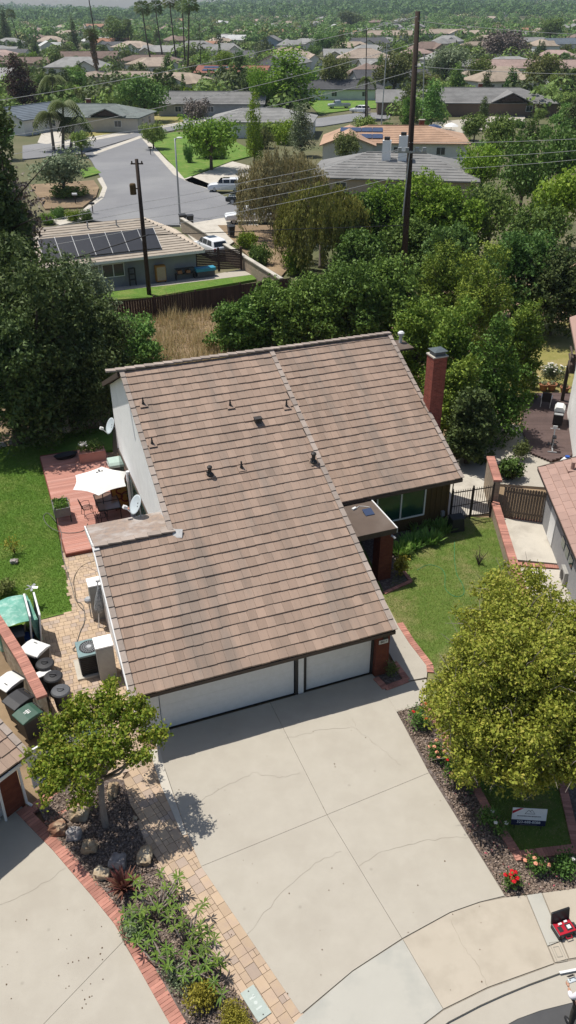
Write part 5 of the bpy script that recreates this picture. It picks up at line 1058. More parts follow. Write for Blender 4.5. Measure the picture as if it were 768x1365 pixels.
# white flowering bush, strap leaved hedge, side shrubs
def bush(name, label, cat, px, rx, ry, h, leaf, n, size, flowers=None, nf=0, fs=.09, sub=5, z=0.0, group=None, tall=.55, aspect=.55, subr=.15):
    b = at(px[0], px[1], z); rnd = random.Random(int(px[0])); t = thing(name, label, cat, b, 0, group)
    C_ = [((rnd.uniform(-.5, .5)*rx, rnd.uniform(-.5, .5)*ry, h*rnd.uniform(.4, .7)), (rx*.55, ry*.55, h*.4)) for k in range(6)]
    rng = np.random.default_rng(int(px[0]+px[1])); P, N = cloud(C_, n, rng, .4, sub, subr); P[:, 2] = np.maximum(P[:, 2], .02); V, F = leaves(P, N, size, aspect, None, rng); npobj('foliage', V, F, LF[leaf], t)
    mb = MB()
    for k in range(5): a = rnd.uniform(0, 6); mb.tube([(0, 0, -.03), (rx*.3*math.cos(a), ry*.3*math.sin(a), h*.35), (rx*.6*math.cos(a), ry*.6*math.sin(a), h*.7)], [.016, .012, .006], 5)
    mb.build('stems', 'bark', t)
    if flowers:
        for k in range(nf):
            mb = MB(); c, r = C_[k % 6]; d = Vector((rnd.gauss(0, 1), rnd.gauss(0, 1), abs(rnd.gauss(0, 1))+.4)).normalized(); p = (c[0]+d.x*r[0]*1.05, c[1]+d.y*r[1]*1.05, c[2]+d.z*r[2]*1.1)
            for q in range(5): a = 2*PI*q/5; mb.blob((p[0]+fs*.32*math.cos(a), p[1]+fs*.32*math.sin(a), p[2]), (fs*.4, fs*.4, fs*.25), q, .2, 1)
            mb.blob((p[0], p[1], p[2]+fs*.15), (fs*.3, fs*.3, fs*.25), k, .2, 1)
            mb.build('flower', LF['fl_'+flowers], t)
    return t
bush('flowering_bush', 'white flowering bush behind the terracotta pots', 'shrub', (738, 512), .95, .6, 1.3, 'sage', 2600, .1, 'white', 60, .1)
bush('flowering_bush', 'low white speckled bush left of the terracotta pots', 'shrub', (708, 518), .6, .5, 1.0, 'sage', 1200, .1, 'white', 14, .08)
bush('garden_shrub', 'glossy green shrub between the red capped wall and the fence', 'shrub', (683, 640), .8, .9, 1.2, 'rose', 2800, .17)
bush('garden_shrub', 'small olive shrub at the end of the side path', 'shrub', (692, 612), .5, .5, 1.1, 'olive', 1400, .1)
for (x, y, r, c, l) in ((553, 690, .28, 'white', 'x'),): pass
def strap_plant(name, label, px, r, n, leaf='strap', w=.05, L_=.75, z=.02, cat='plant', group=None, spread=1.0, stiff=.5, part='foliage'):
    b = at(px[0], px[1], z); t = thing(name, label, cat, b, 0, group); rng = np.random.default_rng(int(px[0]*3+px[1])); V = []; F = []
    for k in range(n):
        a = rng.uniform(0, 2*PI); rr = r*math.sqrt(rng.uniform(0, 1))*.75*spread; o = Vector((rr*math.cos(a), rr*math.sin(a), 0)); a2 = a+rng.normal()*.6; l = L_*rng.uniform(.7, 1.15); e = rng.uniform(.15, .75)
        d = Vector((math.cos(a2), math.sin(a2), 0)); s = Vector((-d.y, d.x, 0))*w/2; i0 = len(V)
        for f, wd in ((0, .7), (.35, 1), (.7, .9), (1, .1)):
            p = o+d*(l*e*(f**1.2))+Vector((0, 0, l*(1.15*f-(1.0-stiff)*1.3*f*f)*(1.1-e*.6))); p.z = max(p.z, .02); V += [p-s*wd, p+s*wd]
        for q in range(3): F.append((i0+2*q, i0+2*q+1, i0+2*q+3, i0+2*q+2))
    npobj(part, np.array([tuple(v) for v in V]), np.array(F), LF[leaf], t); mb = MB(); mb.lathe((0, 0, -.05), [(r*.3, 0), (r*.22, .12), (.02, .2)], 10); mb.build('root_crown', 'bark', t); return t
for i, (x, y, r, l) in enumerate(((572, 722, .6, 'strap leaved plant in the sun below the right window pane'), (548, 728, .6, 'strap leaved plant beside the porch roof corner'), (590, 708, .5, 'strap leaved plant next to the black box'), (558, 706, .6, 'shaded strap leaved plant right under the window'),
        (535, 738, .45, 'strap leaved plant nearest the porch pillar'), (580, 700, .45, 'strap leaved plant below the right corner of the window'))): strap_plant('strap_leaf_plant', l, (x, y), r*.95, 190, 'strap', .05, .62, stiff=.8, group='strap leaved plants under the window')
bush('potted_shrub', 'yellow tipped shrub in the bed beside the porch pillar', 'shrub', (533, 768), .4, .35, 1.15, 'golden', 420, .14)
bush('pillar_shrub', 'small dark shrub in the brick bordered bed at the garage pillar', 'shrub', (522, 900), .28, .26, .6, 'olive', 350, .09)
# bare stick shrub on the lawn and the small sapling on the left lawn
q = at(638, 752, .02); t = thing('bare_shrub', 'small leafless shrub standing on the front lawn', 'shrub', q); mb = MB(); rnd = random.Random(8)
for k in range(11):
    a = rnd.uniform(0, 6.3); l = rnd.uniform(.3, .7); p = Vector((math.cos(a)*l*.5, math.sin(a)*l*.5, l*1.1)); mb.tube([(0, 0, -.05), p*.5+Vector((0, 0, .05)), p], [.025, .016, .005], 5)
    for j in range(3): e = p*rnd.uniform(.4, .9); mb.tube([e, e+Vector((rnd.uniform(-.2, .2), rnd.uniform(-.2, .2), rnd.uniform(.05, .25)))], [.01, .004], 4)
mb.build('branches', 'bark', t)
bush('lawn_sapling', 'small sapling ringed by stones on the left lawn', 'shrub', (20, 738), .35, .35, .9, 'golden', 160, .1)
bush('garden_shrub', 'low dark shrub behind the green plastic cover', 'shrub', (6, 790), .6, .5, .6, 'olive', 900, .1)
# roses
for (x, y, rx, h, f, nf, l) in ((561, 968, .5, .85, 'red', 3, 'leafy rose bush nearest the front walk with one red bloom'), (581, 1008, .42, .6, 'peach', 7, 'low rose bush covered with pink and peach blooms'), (622, 1050, .75, 1.15, 'magenta', 6, 'tall rose bush with scattered magenta blooms in the tree shade'),
        (655, 1106, .45, .8, 'white', 3, 'white rose bush by the brick corner of the sign lawn'), (683, 1184, .28, .55, 'red', 12, 'small bright red rose at the tip of the bed'), (717, 1160, .38, .5, 'peach', 5, 'pale peach rose bush below the double brick row'), (752, 1158, .55, .45, 'white', 1, 'low dark bush with one white bloom, rightmost in the rose bed'), (605, 1030, .35, .6, 'red', 2, 'small rose bush with two red blooms against the brick edging')):
    bush('rose_bush', l, 'rose bush', (x, y), rx, rx, h, 'rose', int(1700*rx), .085, f, nf, .1, group='rose bushes along the driveway')
rng = np.random.default_rng(3); P = []
for k in range(700):
    x, y = rng.uniform(528, 768), rng.uniform(945, 1190); p = at(x, y, .02)
    if inpoly((p.x, p.y), gp([(529, 948), (566, 937), (600, 990), (643, 1064), (664, 1096), (692, 1144), (768, 1140), (768, 1182), (675, 1194)])): P.append((p.x, p.y, .03))
P = np.array(P); N = unit(rng.normal(size=P.shape)*.4+np.array([0, 0, 1])); V, F = leaves(P, N, .05, .9); tag(npobj('fallen_petals', V, F, LF['fl_pink']), 'pink petals fallen on the mulch of the rose bed', 'petals', kind='stuff')
# bark chips over the mulch beds
def chips(name, label, px, n, z, mats):
    poly = gp(px, z); x0, x1 = min(p[0] for p in poly), max(p[0] for p in poly); y0, y1 = min(p[1] for p in poly), max(p[1] for p in poly); P = []
    while len(P) < n:
        q = (rng.uniform(x0, x1), rng.uniform(y0, y1))
        if inpoly(q, poly): P.append((*q, z+rng.uniform(.004, .03)))
    P = np.array(P); N = unit(rng.normal(size=P.shape)*.5+np.array([0, 0, 1])); V, F = leaves(P, N, .075, .6, None, rng); tag(npobj(name, V, F, mats), label, 'mulch', kind='stuff')
CH = CH
chipm = leafm('chip', (.10, .07, .052), (.35, .27, .215), 0, 0, 0)
chips('bark_chips', 'bark chips covering the rose bed', [(529, 948), (566, 937), (600, 990), (643, 1064), (664, 1096), (692, 1144), (768, 1134), (768, 1185), (675, 1196)], 9000, .015, chipm)
chips('bark_chips', 'bark chips covering the rock bed', [(60, 1100), (70, 1060), (160, 1044), (176, 1081), (203, 1143), (234, 1190), (270, 1253), (335, 1352), (345, 1365), (255, 1365), (164, 1222)], 9000, .045, chipm)
# spiky red cordyline, long leaved plants, small shrubs in the rock bed
strap_plant('spiky_plant', 'spiky dark red plant in the rock bed', (166, 1186), .12, 75, 'cordyline', .06, .78, .04, stiff=.75)
rnd = random.Random(12)
def rosette_shrub(label, px_list, base_px):
    b = at(*base_px, .04); t = thing('long_leaved_shrub', label, 'shrub', b, 0, 'long leaved shrubs in the rock bed'); V = []; F = []; mb = MB()
    for (x, y, h) in px_list+[(x+rnd.uniform(-9, 9), y+rnd.uniform(-9, 9), h*.75) for x, y, h in px_list[::2]]:
        p = at(x, y, h)-b; p.z = h; m = Vector((p.x*.5+rnd.uniform(-.12, .12), p.y*.5+rnd.uniform(-.12, .12), h*.45)); mb.tube([(p.x*.12, p.y*.12, -.05), m, p], [.032, .024, .016], 6)
        for k in range(8):
            a = 2*PI*k/8+rnd.uniform(-.35, .35); l = rnd.uniform(.16, .30); d = Vector((math.cos(a), math.sin(a), rnd.uniform(-.15, .8))).normalized(); s = d.cross(Vector((0, 0, 1))).normalized()*.026; i0 = len(V)
            V += [p, p+d*l*.5-s+Vector((0, 0, .015)), p+d*l-Vector((0, 0, l*.15)), p+d*l*.5+s+Vector((0, 0, .015))]; F.append((i0, i0+1, i0+2, i0+3))
    npobj('foliage', np.array([tuple(v) for v in V]), np.array(F), LF['plumeria'], t); mb.build('stems', 'bark_pale', t, True); return t
rosette_shrub('long leaved shrub next to the spiky red plant', [(x+rnd.uniform(-4, 4), y+rnd.uniform(-4, 4), rnd.uniform(.4, .75)) for x, y in ((186, 1178), (217, 1170), (241, 1168), (182, 1196), (200, 1192), (218, 1188), (178, 1212), (196, 1212), (214, 1208), (176, 1228), (196, 1228), (230, 1200), (236, 1186), (222, 1226), (206, 1240), (190, 1215), (225, 1212), (240, 1210))], (206, 1222))
rosette_shrub('sprawling long leaved shrub whose stems reach over the pavers', [(x+rnd.uniform(-4, 4), y+rnd.uniform(-4, 4), rnd.uniform(.4, .75)) for x, y in ((262, 1212), (268, 1232), (258, 1245), (285, 1250), (276, 1262), (290, 1278), (246, 1240), (232, 1240), (252, 1262), (264, 1275), (294, 1284), (240, 1226), (275, 1240))], (248, 1258))
rosette_shrub('long leaved shrub beside the yellow tipped bush', [(x+rnd.uniform(-4, 4), y+rnd.uniform(-4, 4), rnd.uniform(.35, .65)) for x, y in ((186, 1250), (186, 1262), (204, 1256), (225, 1262), (230, 1276), (250, 1282), (212, 1280), (240, 1300), (228, 1290), (245, 1270), (272, 1290), (284, 1310), (262, 1302), (294, 1325))], (232, 1292))
bush('low_groundcover', 'low grey green groundcover along the brick edging', 'shrub', (182, 1238), .5, .5, .28, 'sage', 1300, .08, z=.04)
bush('low_groundcover', 'silvery groundcover under the sprawling long leaved shrub', 'shrub', (240, 1305), .55, .5, .25, 'sage', 1100, .07, z=.04)
bush('yellow_bush', 'yellow tipped bush near the lower end of the rock bed', 'shrub', (268, 1340), .42, .42, .6, 'golden', 1500, .075, z=.04)
bush('round_bush', 'round clipped golden bush at the bottom edge beside the pavers', 'shrub', (318, 1372), .48, .48, .62, 'golden', 4200, .05, z=.04, subr=.1)
# short grass of the lawns and dry weeds, uncountable
def grass(name, label, px, n, h, w, leaf, z=0.0, tilt=.5, clump=0):
    poly = gp(px, z); x0, x1 = min(p[0] for p in poly), max(p[0] for p in poly); y0, y1 = min(p[1] for p in poly), max(p[1] for p in poly); rng = np.random.default_rng(n)
    P = np.column_stack([rng.uniform(x0, x1, n*3), rng.uniform(y0, y1, n*3)]); P = np.array([p for p in P if inpoly(p, poly)][:n])
    k = len(P); hh = h*rng.uniform(.5, 1.3, k)
    if clump:
        hh *= .35+1.1*np.array([max(0, mnoise.noise(Vector((p[0]*.6, p[1]*.6, 1.3)))+.35) for p in P])
    a = rng.uniform(0, 2*PI, k); d = np.column_stack([np.cos(a), np.sin(a), np.zeros(k)]); s = np.column_stack([-np.sin(a), np.cos(a), np.zeros(k)])*w/2; o = np.column_stack([P, np.full(k, z)])
    tip = o+d*(hh*tilt)[:, None]*rng.uniform(.2, 1.2, k)[:, None]+np.array([0, 0, 1])*hh[:, None]
    V = np.stack([o-s, o+s, tip], 1).reshape(-1, 3); F = np.arange(3*k).reshape(-1, 3); tag(npobj(name, V, F, LF[leaf]), label, 'grass', kind='stuff')
grass('lawn_grass', 'short mown grass of the front lawn', [(512, 800), (535, 745), (600, 700), (656, 690), (673, 752), (700, 850), (725, 950), (751, 1050), (766, 1128), (694, 1136), (664, 1090), (643, 1058), (600, 985), (574, 890), (533, 833)], 60000, .05, .016, 'grass', .02, 1.0)
grass('lawn_grass', 'short lush grass of the left back lawn', [(-10, 600), (60, 583), (140, 572), (57, 608), (83, 738), (96, 812), (57, 823), (-10, 840)], 50000, .06, .02, 'lush', .0, 1.0)
grass('dry_weeds', 'tall dry straw coloured weeds on the slope behind the house', [(170, 460), (185, 405), (385, 385), (420, 400), (470, 430), (330, 500), (190, 490)], 16000, .75, .05, 'straw', .0, .6, 1)
# ================================================================ BACKGROUND: STREETS, HOUSES
def bslab(name, mat, polys, z=-.05):
    mb = MB()
    for px in polys: mb.prism(gp(px, z), GZ-.1, z)
    return struct(name, mb, mat)
bslab('street', 'street', [[(330, 305), (300, 300), (250, 300), (180, 300), (110, 292), (112, 280), (136, 262), (141, 250), (134, 236), (122, 214), (112, 203), (186, 181), (200, 196), (215, 214), (232, 232), (255, 243), (278, 250), (300, 262), (345, 270)],
    [(30, 212), (112, 204), (186, 182), (240, 172), (300, 165), (370, 158), (368, 146), (300, 152), (240, 158), (180, 168), (110, 184), (30, 194)]])
bslab('side_street', 'street', [[(360, 160), (420, 158), (480, 150), (520, 150), (520, 158), (480, 160), (430, 168), (360, 172)], [(760, 110), (700, 100), (640, 92), (560, 84), (560, 88), (640, 99), (700, 112), (760, 122)]], -.06)
bslab('pavement', 'concrete_pale', [[(124, 203), (186, 181), (188, 184), (126, 206)], [(186, 181), (193, 181), (222, 213), (240, 229), (282, 246), (278, 251), (255, 244), (232, 233), (200, 197)], [(136, 236), (143, 250), (138, 264), (112, 283), (106, 283), (132, 262), (137, 250), (130, 238)],
    [(245, 240), (310, 215), (345, 224), (345, 250), (275, 251)], [(240, 300), (340, 283), (345, 300), (300, 330), (268, 332)], [(62, 192), (50, 190), (58, 172), (80, 172), (85, 188)], [(60, 290), (112, 283), (110, 293), (80, 300)], [(70, 197), (186, 176), (240, 166), (300, 159), (300, 157), (240, 163), (180, 171), (68, 192)]], -.04)
bslab('street_lawn', 'lawn_deep', [[(196, 184), (232, 176), (290, 176), (345, 205), (310, 214), (246, 238), (224, 213)], [(410, 135), (470, 125), (525, 130), (525, 142), (470, 146), (425, 152)], [(560, 110), (700, 100), (700, 106), (570, 118)], [(110, 388), (225, 377), (336, 366), (342, 372), (200, 396), (118, 402)], [(105, 226), (125, 222), (135, 230), (112, 236)]], -.03)
bslab('dry_lawn', 'lawn_dry', [[(112, 167), (180, 157), (240, 152), (245, 162), (170, 175), (108, 184)], [(0, 160), (40, 158), (40, 176), (0, 180)]], -.035)
bslab('bare_yard', 'dirt', [[(40, 246), (125, 240), (132, 250), (128, 262), (110, 276), (60, 278)], [(290, 300), (370, 300), (400, 340), (375, 368), (335, 345)]], -.035)
bslab('backyard_patio', 'concrete', [[(108, 387), (225, 376), (322, 359), (336, 366), (225, 380), (112, 392)], [(470, 185), (560, 165), (700, 150), (700, 165), (560, 185), (480, 198)]], -.02)
def wcol(name, c): 
    if name not in M: M[name] = pm(name, c, tuple(x*.9 for x in c), 2, .85, c3=tuple(x*.82 for x in c), s3=.4)
    return name
def rcol(name, c, rows=True):
    if name not in M:
        m = pm(name, c, tuple(x*.82 for x in c), .9, .9, bump=.2, c3=tuple(x*.7 for x in c), s3=.25); M[name] = m
    return name
ROOF = dict(grey=(.24, .235, .225), grey_light=(.30, .295, .28), grey_green=(.20, .225, .21), beige=(.42, .34, .27), pink=(.40, .29, .25), brown=(.23, .165, .135), terracotta=(.47, .305, .205), red=(.34, .15, .11), orange=(.38, .20, .13), dark=(.10, .10, .105), tan=(.36, .29, .22), blue=(.16, .19, .22), white=(.55, .55, .53))
WALL = dict(white=(.68, .67, .64), cream=(.55, .50, .42), grey=(.30, .31, .31), tan=(.42, .35, .27), blue=(.25, .32, .38), brown=(.20, .145, .11), pale_green=(.42, .46, .42))
for k, c in ROOF.items(): rcol('roof_'+k, c)
for k, c in WALL.items(): wcol('wall_'+k, c)
def roofed(mb, w, d, h, rise, kind, ov=.5, z0=0.0, T=None):
    """gable along x, or hip; a slab .18 thick"""
    a, b = w/2+ov, d/2+ov; zl = h-ov*rise/(d/2); zt = h+rise
    r = a if kind == 'gable' else max(.3, a-b)
    top = [(-a, -b, zl), (a, -b, zl), (a, b, zl), (-a, b, zl), (-r, 0, zt), (r, 0, zt)]; vs = [Vector((x, y, z+.18)) for x, y, z in top]+[Vector((x, y, z)) for x, y, z in top]
    if T: vs = [T @ v for v in vs]
    fs = [(0, 1, 5, 4), (2, 3, 4, 5), (3, 0, 4), (1, 2, 5)] if kind != 'gable' else [(0, 1, 5, 4), (2, 3, 4, 5)]
    fs = fs+[tuple(i+6 for i in f[::-1]) for f in fs]
    fs += [(0, 6, 7, 1), (1, 7, 8, 2) if kind != 'gable' else (1, 7, 11, 5), (2, 8, 9, 3), (3, 9, 6, 0) if kind != 'gable' else (3, 9, 10, 4)]
    if kind == 'gable': fs += [(5, 11, 8, 2), (4, 10, 6, 0)]
    mb.add(vs, fs)
def walls(mb, w, d, h, rise, kind, T=None):
    if kind == 'gable': mb.extrude([(-d/2, -.3), (d/2, -.3), (d/2, h), (0, h+rise-.02), (-d/2, h)], -w/2, w/2, T)
    else: mb.extrude([(-d/2, -.3), (d/2, -.3), (d/2, h), (-d/2, h)], -w/2, w/2, T)
def house_at(label, px, py, w, d, yaw, rc, wc, kind='hip', h=2.7, rise=1.7, wing=None, zc=3.4, chimney=0, windows=3, solar=None, gablet=False, garage=True, group=None, name='house', ribs=True):
    """house whose roof centre shows at a pixel; yaw in degrees (0: ridge across the view)"""
    c = at(px, py, zc); t = thing(name, label, 'house', (c.x, c.y, -.1), R(yaw), group)
    mb = MB(); walls(mb, w, d, h, rise, kind); wg = None
    if wing: wx, wy, ww, wd, wa = wing; wg = Matrix.Translation((wx, wy, -.013)) @ Matrix.Rotation(R(wa), 4, 'Z'); walls(mb, ww, wd, h-.02, rise*.85, 'gable', wg)
    mb.build('wall', 'wall_'+wc, t)
    mb = MB(); roofed(mb, w, d, h, rise, kind); 
    if wing: roofed(mb, ww, wd, h, rise*.85, 'gable', T=wg)
    ro_ = mb.build('roof', 'roof_'+rc, t)
    # courses of the roof: thin battens down the slopes
    if ribs:
        mb = MB(); n = int(d/2/.6)
        for s in (-1, 1):
            for k in range(1, n):
                f = k/n; y = s*(d/2+.5)*(1-f); zl = h-.5*rise/(d/2); z = zl+(h+rise-zl)*f+.19; a = (w/2+.5) if kind == 'gable' else (w/2+.5)-f*((w/2+.5)-max(.3, w/2-d/2)); mb.bar((-a+.1, y, z), (a-.1, y, z), .10, .05)
        mb.bar((-(w/2) if kind == 'gable' else -max(.3, w/2-d/2), 0, h+rise+.2), ((w/2) if kind == 'gable' else max(.3, w/2-d/2), 0, h+rise+.2), .3, .12); mb.build('roof_courses', 'roof_'+rc, ro_)
    for k in range(windows):
        x = -w/2+(k+.6)*w/(windows+.2); mb = MB(); mb.bb(x-.75, x+.75, -d/2-.05, -d/2-.003, .95, 2.15); wf = mb.build('window', 'white_paint', t); mb = MB(); mb.bb(x-.67, x-.03, -d/2-.07, -d/2-.052, 1.02, 2.08); mb.bb(x+.03, x+.67, -d/2-.07, -d/2-.052, 1.02, 2.08); mb.build('pane', 'glass_far', wf)
    for k in range(2):
        y = -d/2+(k+.8)*d/2.6
        for s in (-1, 1): mb = MB(); mb.bb(s*(w/2+.03)-.025, s*(w/2+.03)+.025, y-.6, y+.6, 1, 2.1); mb.build('window', 'glass_far', t)
    if chimney: mb = MB(); x = (chimney-.5)*w*.6; mb.bb(x-.45, x+.45, .8, 1.5, h, h+rise+.9); c_ = mb.build('chimney', 'brick_dark', t); mb = MB(); mb.bb(x-.52, x+.52, .73, 1.57, h+rise+.9, h+rise+1.02); mb.build('chimney_crown', 'concrete', c_)
    if gablet:
        mb = MB(); T = Matrix.Translation((gablet, -d/4, .3)) @ Matrix.Rotation(PI/2, 4, 'Z'); roofed(mb, d*.7, d*.55, h, rise*.75, 'gable', .3, T=T); mb.build('gable', 'roof_'+rc, ro_); mb = MB(); mb.extrude([(-d*.18, h+.35), (d*.18, h+.35), (0, h+rise*.9)], -d*.35-.05, -d*.34, T @ Matrix.Translation((0, 0, -.2))); mb.build('gable_vent', 'underlay', ro_)
    if solar:
        mb = MB(); sx, nxp, side = solar; sl_ = rise/(d/2); an = math.atan(sl_)*(1 if side < 0 else -1)
        for i in range(nxp):
            for j in range(2):
                y = side*(d/2)*(.72-.4*j); z = h+rise*(1-abs(y)/(d/2))+.30; mb.mbox(Matrix.Translation((sx+i*1.75, y, z)) @ Matrix.Rotation(an, 4, 'X'), 1.68, 1.55, .06)
        mb.build('solar_panel', 'solar_blue', ro_)
    return t
# ---- the solar roofed house across the back fence
A, B_ = at(94, 352, 2.5), at(273, 332, 2.5); C2, D2 = at(177, 293, 4.7), at(52, 302, 4.7)
ux = (B_-A).normalized(); ang = math.atan2(ux.y, ux.x); mid = (A+B_)/2; ln = (B_-A).length; vx = Vector((-ux.y, ux.x, 0)); half = (C2-B_).dot(vx); dep = half*2
sh = thing('solar_house', 'low house with seven dark solar panels on its striped tan roof beyond the back fence', 'house', (*A.xy, -.1), ang)
e0 = -9.0; hp_ = ln-half*1.0; mb = MB()
rp = [(e0, 0, 2.5), (ln, 0, 2.5), (ln, dep, 2.5), (e0, dep, 2.5), (e0, half, 4.9), (hp_, half, 4.9)]; vs = [Vector(p) for p in rp]+[Vector(p)-Vector((0, 0, .2)) for p in rp]
mb.add(vs, [(0, 1, 5, 4), (2, 3, 4, 5), (1, 2, 5), (3, 0, 4), (6, 10, 11, 7), (8, 11, 10, 9), (7, 11, 8), (0, 6, 7, 1), (1, 7, 8, 2), (2, 8, 9, 3), (3, 9, 6, 0)]); sr = mb.build('roof', pm('sun_tan_tile', (.22, .18, .14), (.18, .15, .115), 2, .9), sh)
mb = MB(); sl_ = 2.4/half; n = 16
for k in range(n): f = (k+.0)/n; y = half*f; mb.mbox(Matrix.Translation(((e0+ln-half*f)/2, y+.1, 2.5+sl_*y+.05)) @ Matrix.Rotation(math.atan(sl_), 4, 'X'), ln-e0-half*f-.1, half/n*.86, .06)
for k in range(n): y = half*(k/n); xx = ln-half*k/n; mb.mbox(Matrix.Translation((xx-.1, (y+dep-y)/2, 2.5+sl_*y+.06)) @ Matrix.Rotation(-math.atan(2.4/half), 4, 'Y'), half/n*.86, dep-2*y, .06)
mb.build('roof_courses', pm('sun_tan_course', (.50, .43, .345), (.42, .355, .285), 1.2, .9, island=.12), sr)
mb = MB(); mb.bb(e0+.3, ln-.7, .6, dep-.6, -.2, 2.42); mb.build('wall', 'wall_grey', sh); mb = MB(); mb.bb(e0, ln, -.03, 0, 2.28, 2.5); mb.build('gutter', 'white_paint', sh)
for k in range(7):
    x = -1.9+k*1.48; mb = MB(); y = half*.40; mb.mbox(Matrix.Translation((x+.6, y, 2.5+sl_*y+.15)) @ Matrix.Rotation(math.atan(sl_), 4, 'X'), 1.44, 2.6, .05); sp_ = mb.build('solar_panel', 'solar', sr)
    mb = MB()
    for s in (-1, 1): mb.mbox(Matrix.Translation((x+.6+s*.735, y, 2.5+sl_*y+.18)) @ Matrix.Rotation(math.atan(sl_), 4, 'X'), .03, 2.72, .04)
    mb.build('panel_rail', 'white_paint', sp_)
for x, w_ in ((1.0, 1.5), (2.75, 2.0)): mb = MB(); mb.bb(x, x+w_, .54, .597, .9, 2.1); wf = mb.build('window', 'white_paint', sh); mb = MB(); mb.bb(x+.08, x+w_/2-.04, .52, .538, .98, 2.02); mb.bb(x+w_/2+.04, x+w_-.08, .52, .538, .98, 2.02); mb.build('pane', 'glass_far', wf)
for k, x in enumerate((2.6, 5.2)): mb = MB(); y = half*.86; mb.tube([(x, y, 4.4), (x, y, 5.1)], .06, 8); mb.build('vent_pipe', 'galv', sr)
hb = lambda x, y=.2: Vector((A.x+ux.x*x+vx.x*y, A.y+ux.y*x+vx.y*y, -.03))
def simple(name, label, cat, loc, rz, parts, group=None):
    t = thing(name, label, cat, loc, rz, group)
    for pn, mat, boxes in parts: 
        mb = MB()
        for b in boxes: mb.bb(*b)
        mb.build(pn, mat, t, bevel=.02)
    return t
simple('wooden_cabinet', 'tan wooden cabinet against the pale wall of the solar roofed house', 'cabinet', hb(7.9), ang, [('body', 'gold_board', [(-.45, .45, -.3, .3, .1, 1.5)]), ('door', 'paver', [(-.4, .4, -.32, -.302, .2, 1.4)]), ('leg', 'dark_metal', [(-.4, -.3, -.25, .25, 0, .1), (.3, .4, -.25, .25, 0, .1)])])
simple('blue_tarp_pile', 'blue covered pile at the right end of the solar roofed house', 'pile', hb(12.2), ang, [('cover', pm('teal_tarp', (.05, .30, .42), (.04, .24, .36), 3, .5), [(-1, .9, -.4, .4, .55, .85)]), ('crates', 'bin_grey', [(-.9, .8, -.35, .35, 0, .55)])])
simple('tool_rack', 'dark shelf with stored tools next to the blue covered pile', 'rack', hb(10.2), ang, [('shelf', 'dark_metal', [(-.9, .9, -.25, .25, .5, .55), (-.9, .9, -.25, .25, .95, 1.0)]), ('stores', 'terracotta', [(-.7, -.3, -.2, .2, .56, .85), (.1, .5, -.2, .2, .56, .8)]), ('leg', 'dark_metal', [(-.9, -.84, -.25, .25, 0, .5), (.84, .9, -.25, .25, 0, .5)])])
simple('plant_stand', 'dark plant stand by the window of the solar roofed house', 'stand', hb(5.3), ang, [('shelf', 'dark_metal', [(-.3, .3, -.2, .2, .5, .55), (-.3, .3, -.2, .2, 1.0, 1.05), (-.3, .3, -.2, .2, 1.5, 1.55)]), ('leg', 'dark_metal', [(-.3, -.25, -.2, .2, 0, 1.5), (.25, .3, -.2, .2, 0, 1.5)])])
# dark slatted gate / carport right of it, block wall, back fence
a, b = at(262, 362, 0), at(322, 359, 0); cp = thing('slatted_gate', 'dark slatted fence and gate closing the driveway of the solar roofed house', 'gate', a); d = b-a; ln2 = d.length; cp.rotation_euler = (0, 0, math.atan2(d.y, d.x))
for x in (0, ln2/2, ln2): mb = MB(); mb.bb(x-.1, x+.1, -.1, .1, -.1, 2.1); mb.build('post', 'fence_dark', cp)
mb = MB()
for k in range(12): mb.bb(.1, ln2-.1, -.03, .03, .1+k*.155, .22+k*.155)
mb.build('slats', 'fence_dark', cp)
P = [at(x, y, 1.2) for x, y in ((242, 291), (300, 326), (375, 372))]; rwl = thing('retaining_wall', 'pale capped block wall running up to the white pickup truck', 'wall', (*P[0].xy, 0)); o = Vector((P[0].x, P[0].y, 0)); m1, m2 = MB(), MB()
for a, c in zip(P[:-1], P[1:]): m1.bar(a-o-Vector((0, 0, .72)), c-o-Vector((0, 0, .72)), .25, 1.4); m2.bar(a-o+Vector((0, 0, .03)), c-o+Vector((0, 0, .03)), .42, .1)
m1.build('wall_face', 'block_wall', rwl); m2.build('wall_cap', 'concrete_pale', rwl)
P = [at(x, y, 1.7) for x, y in ((110, 409), (150, 402), (205, 396), (260, 388), (320, 379), (388, 370))]
for q in P: q.z = 0
bf = thing('board_fence', 'dark brown board fence along the green strip of lawn', 'fence', P[0]); o = P[0]; m1, m2 = MB(), MB()
for a, c in zip(P[:-1], P[1:]):
    d = c-a; n = int(d.length/.2); an = math.atan2(d.y, d.x)
    for k in range(n): m1.mbox(Matrix.Translation(a-o+d*((k+.5)/n)+Vector((0, 0, .8))) @ Matrix.Rotation(an, 4, 'Z'), .19, .03, 1.75+random.uniform(-.02, .02))
    n = max(1, int(d.length/2.4))
    for k in range(n): m2.mbox(Matrix.Translation(a-o+d*(k/n)+Vector((0, 0, .85))) @ Matrix.Rotation(an, 4, 'Z'), .12, .12, 1.95)
m1.build('boards', 'fence_dark', bf); m2.build('posts', 'fence_dark', bf)
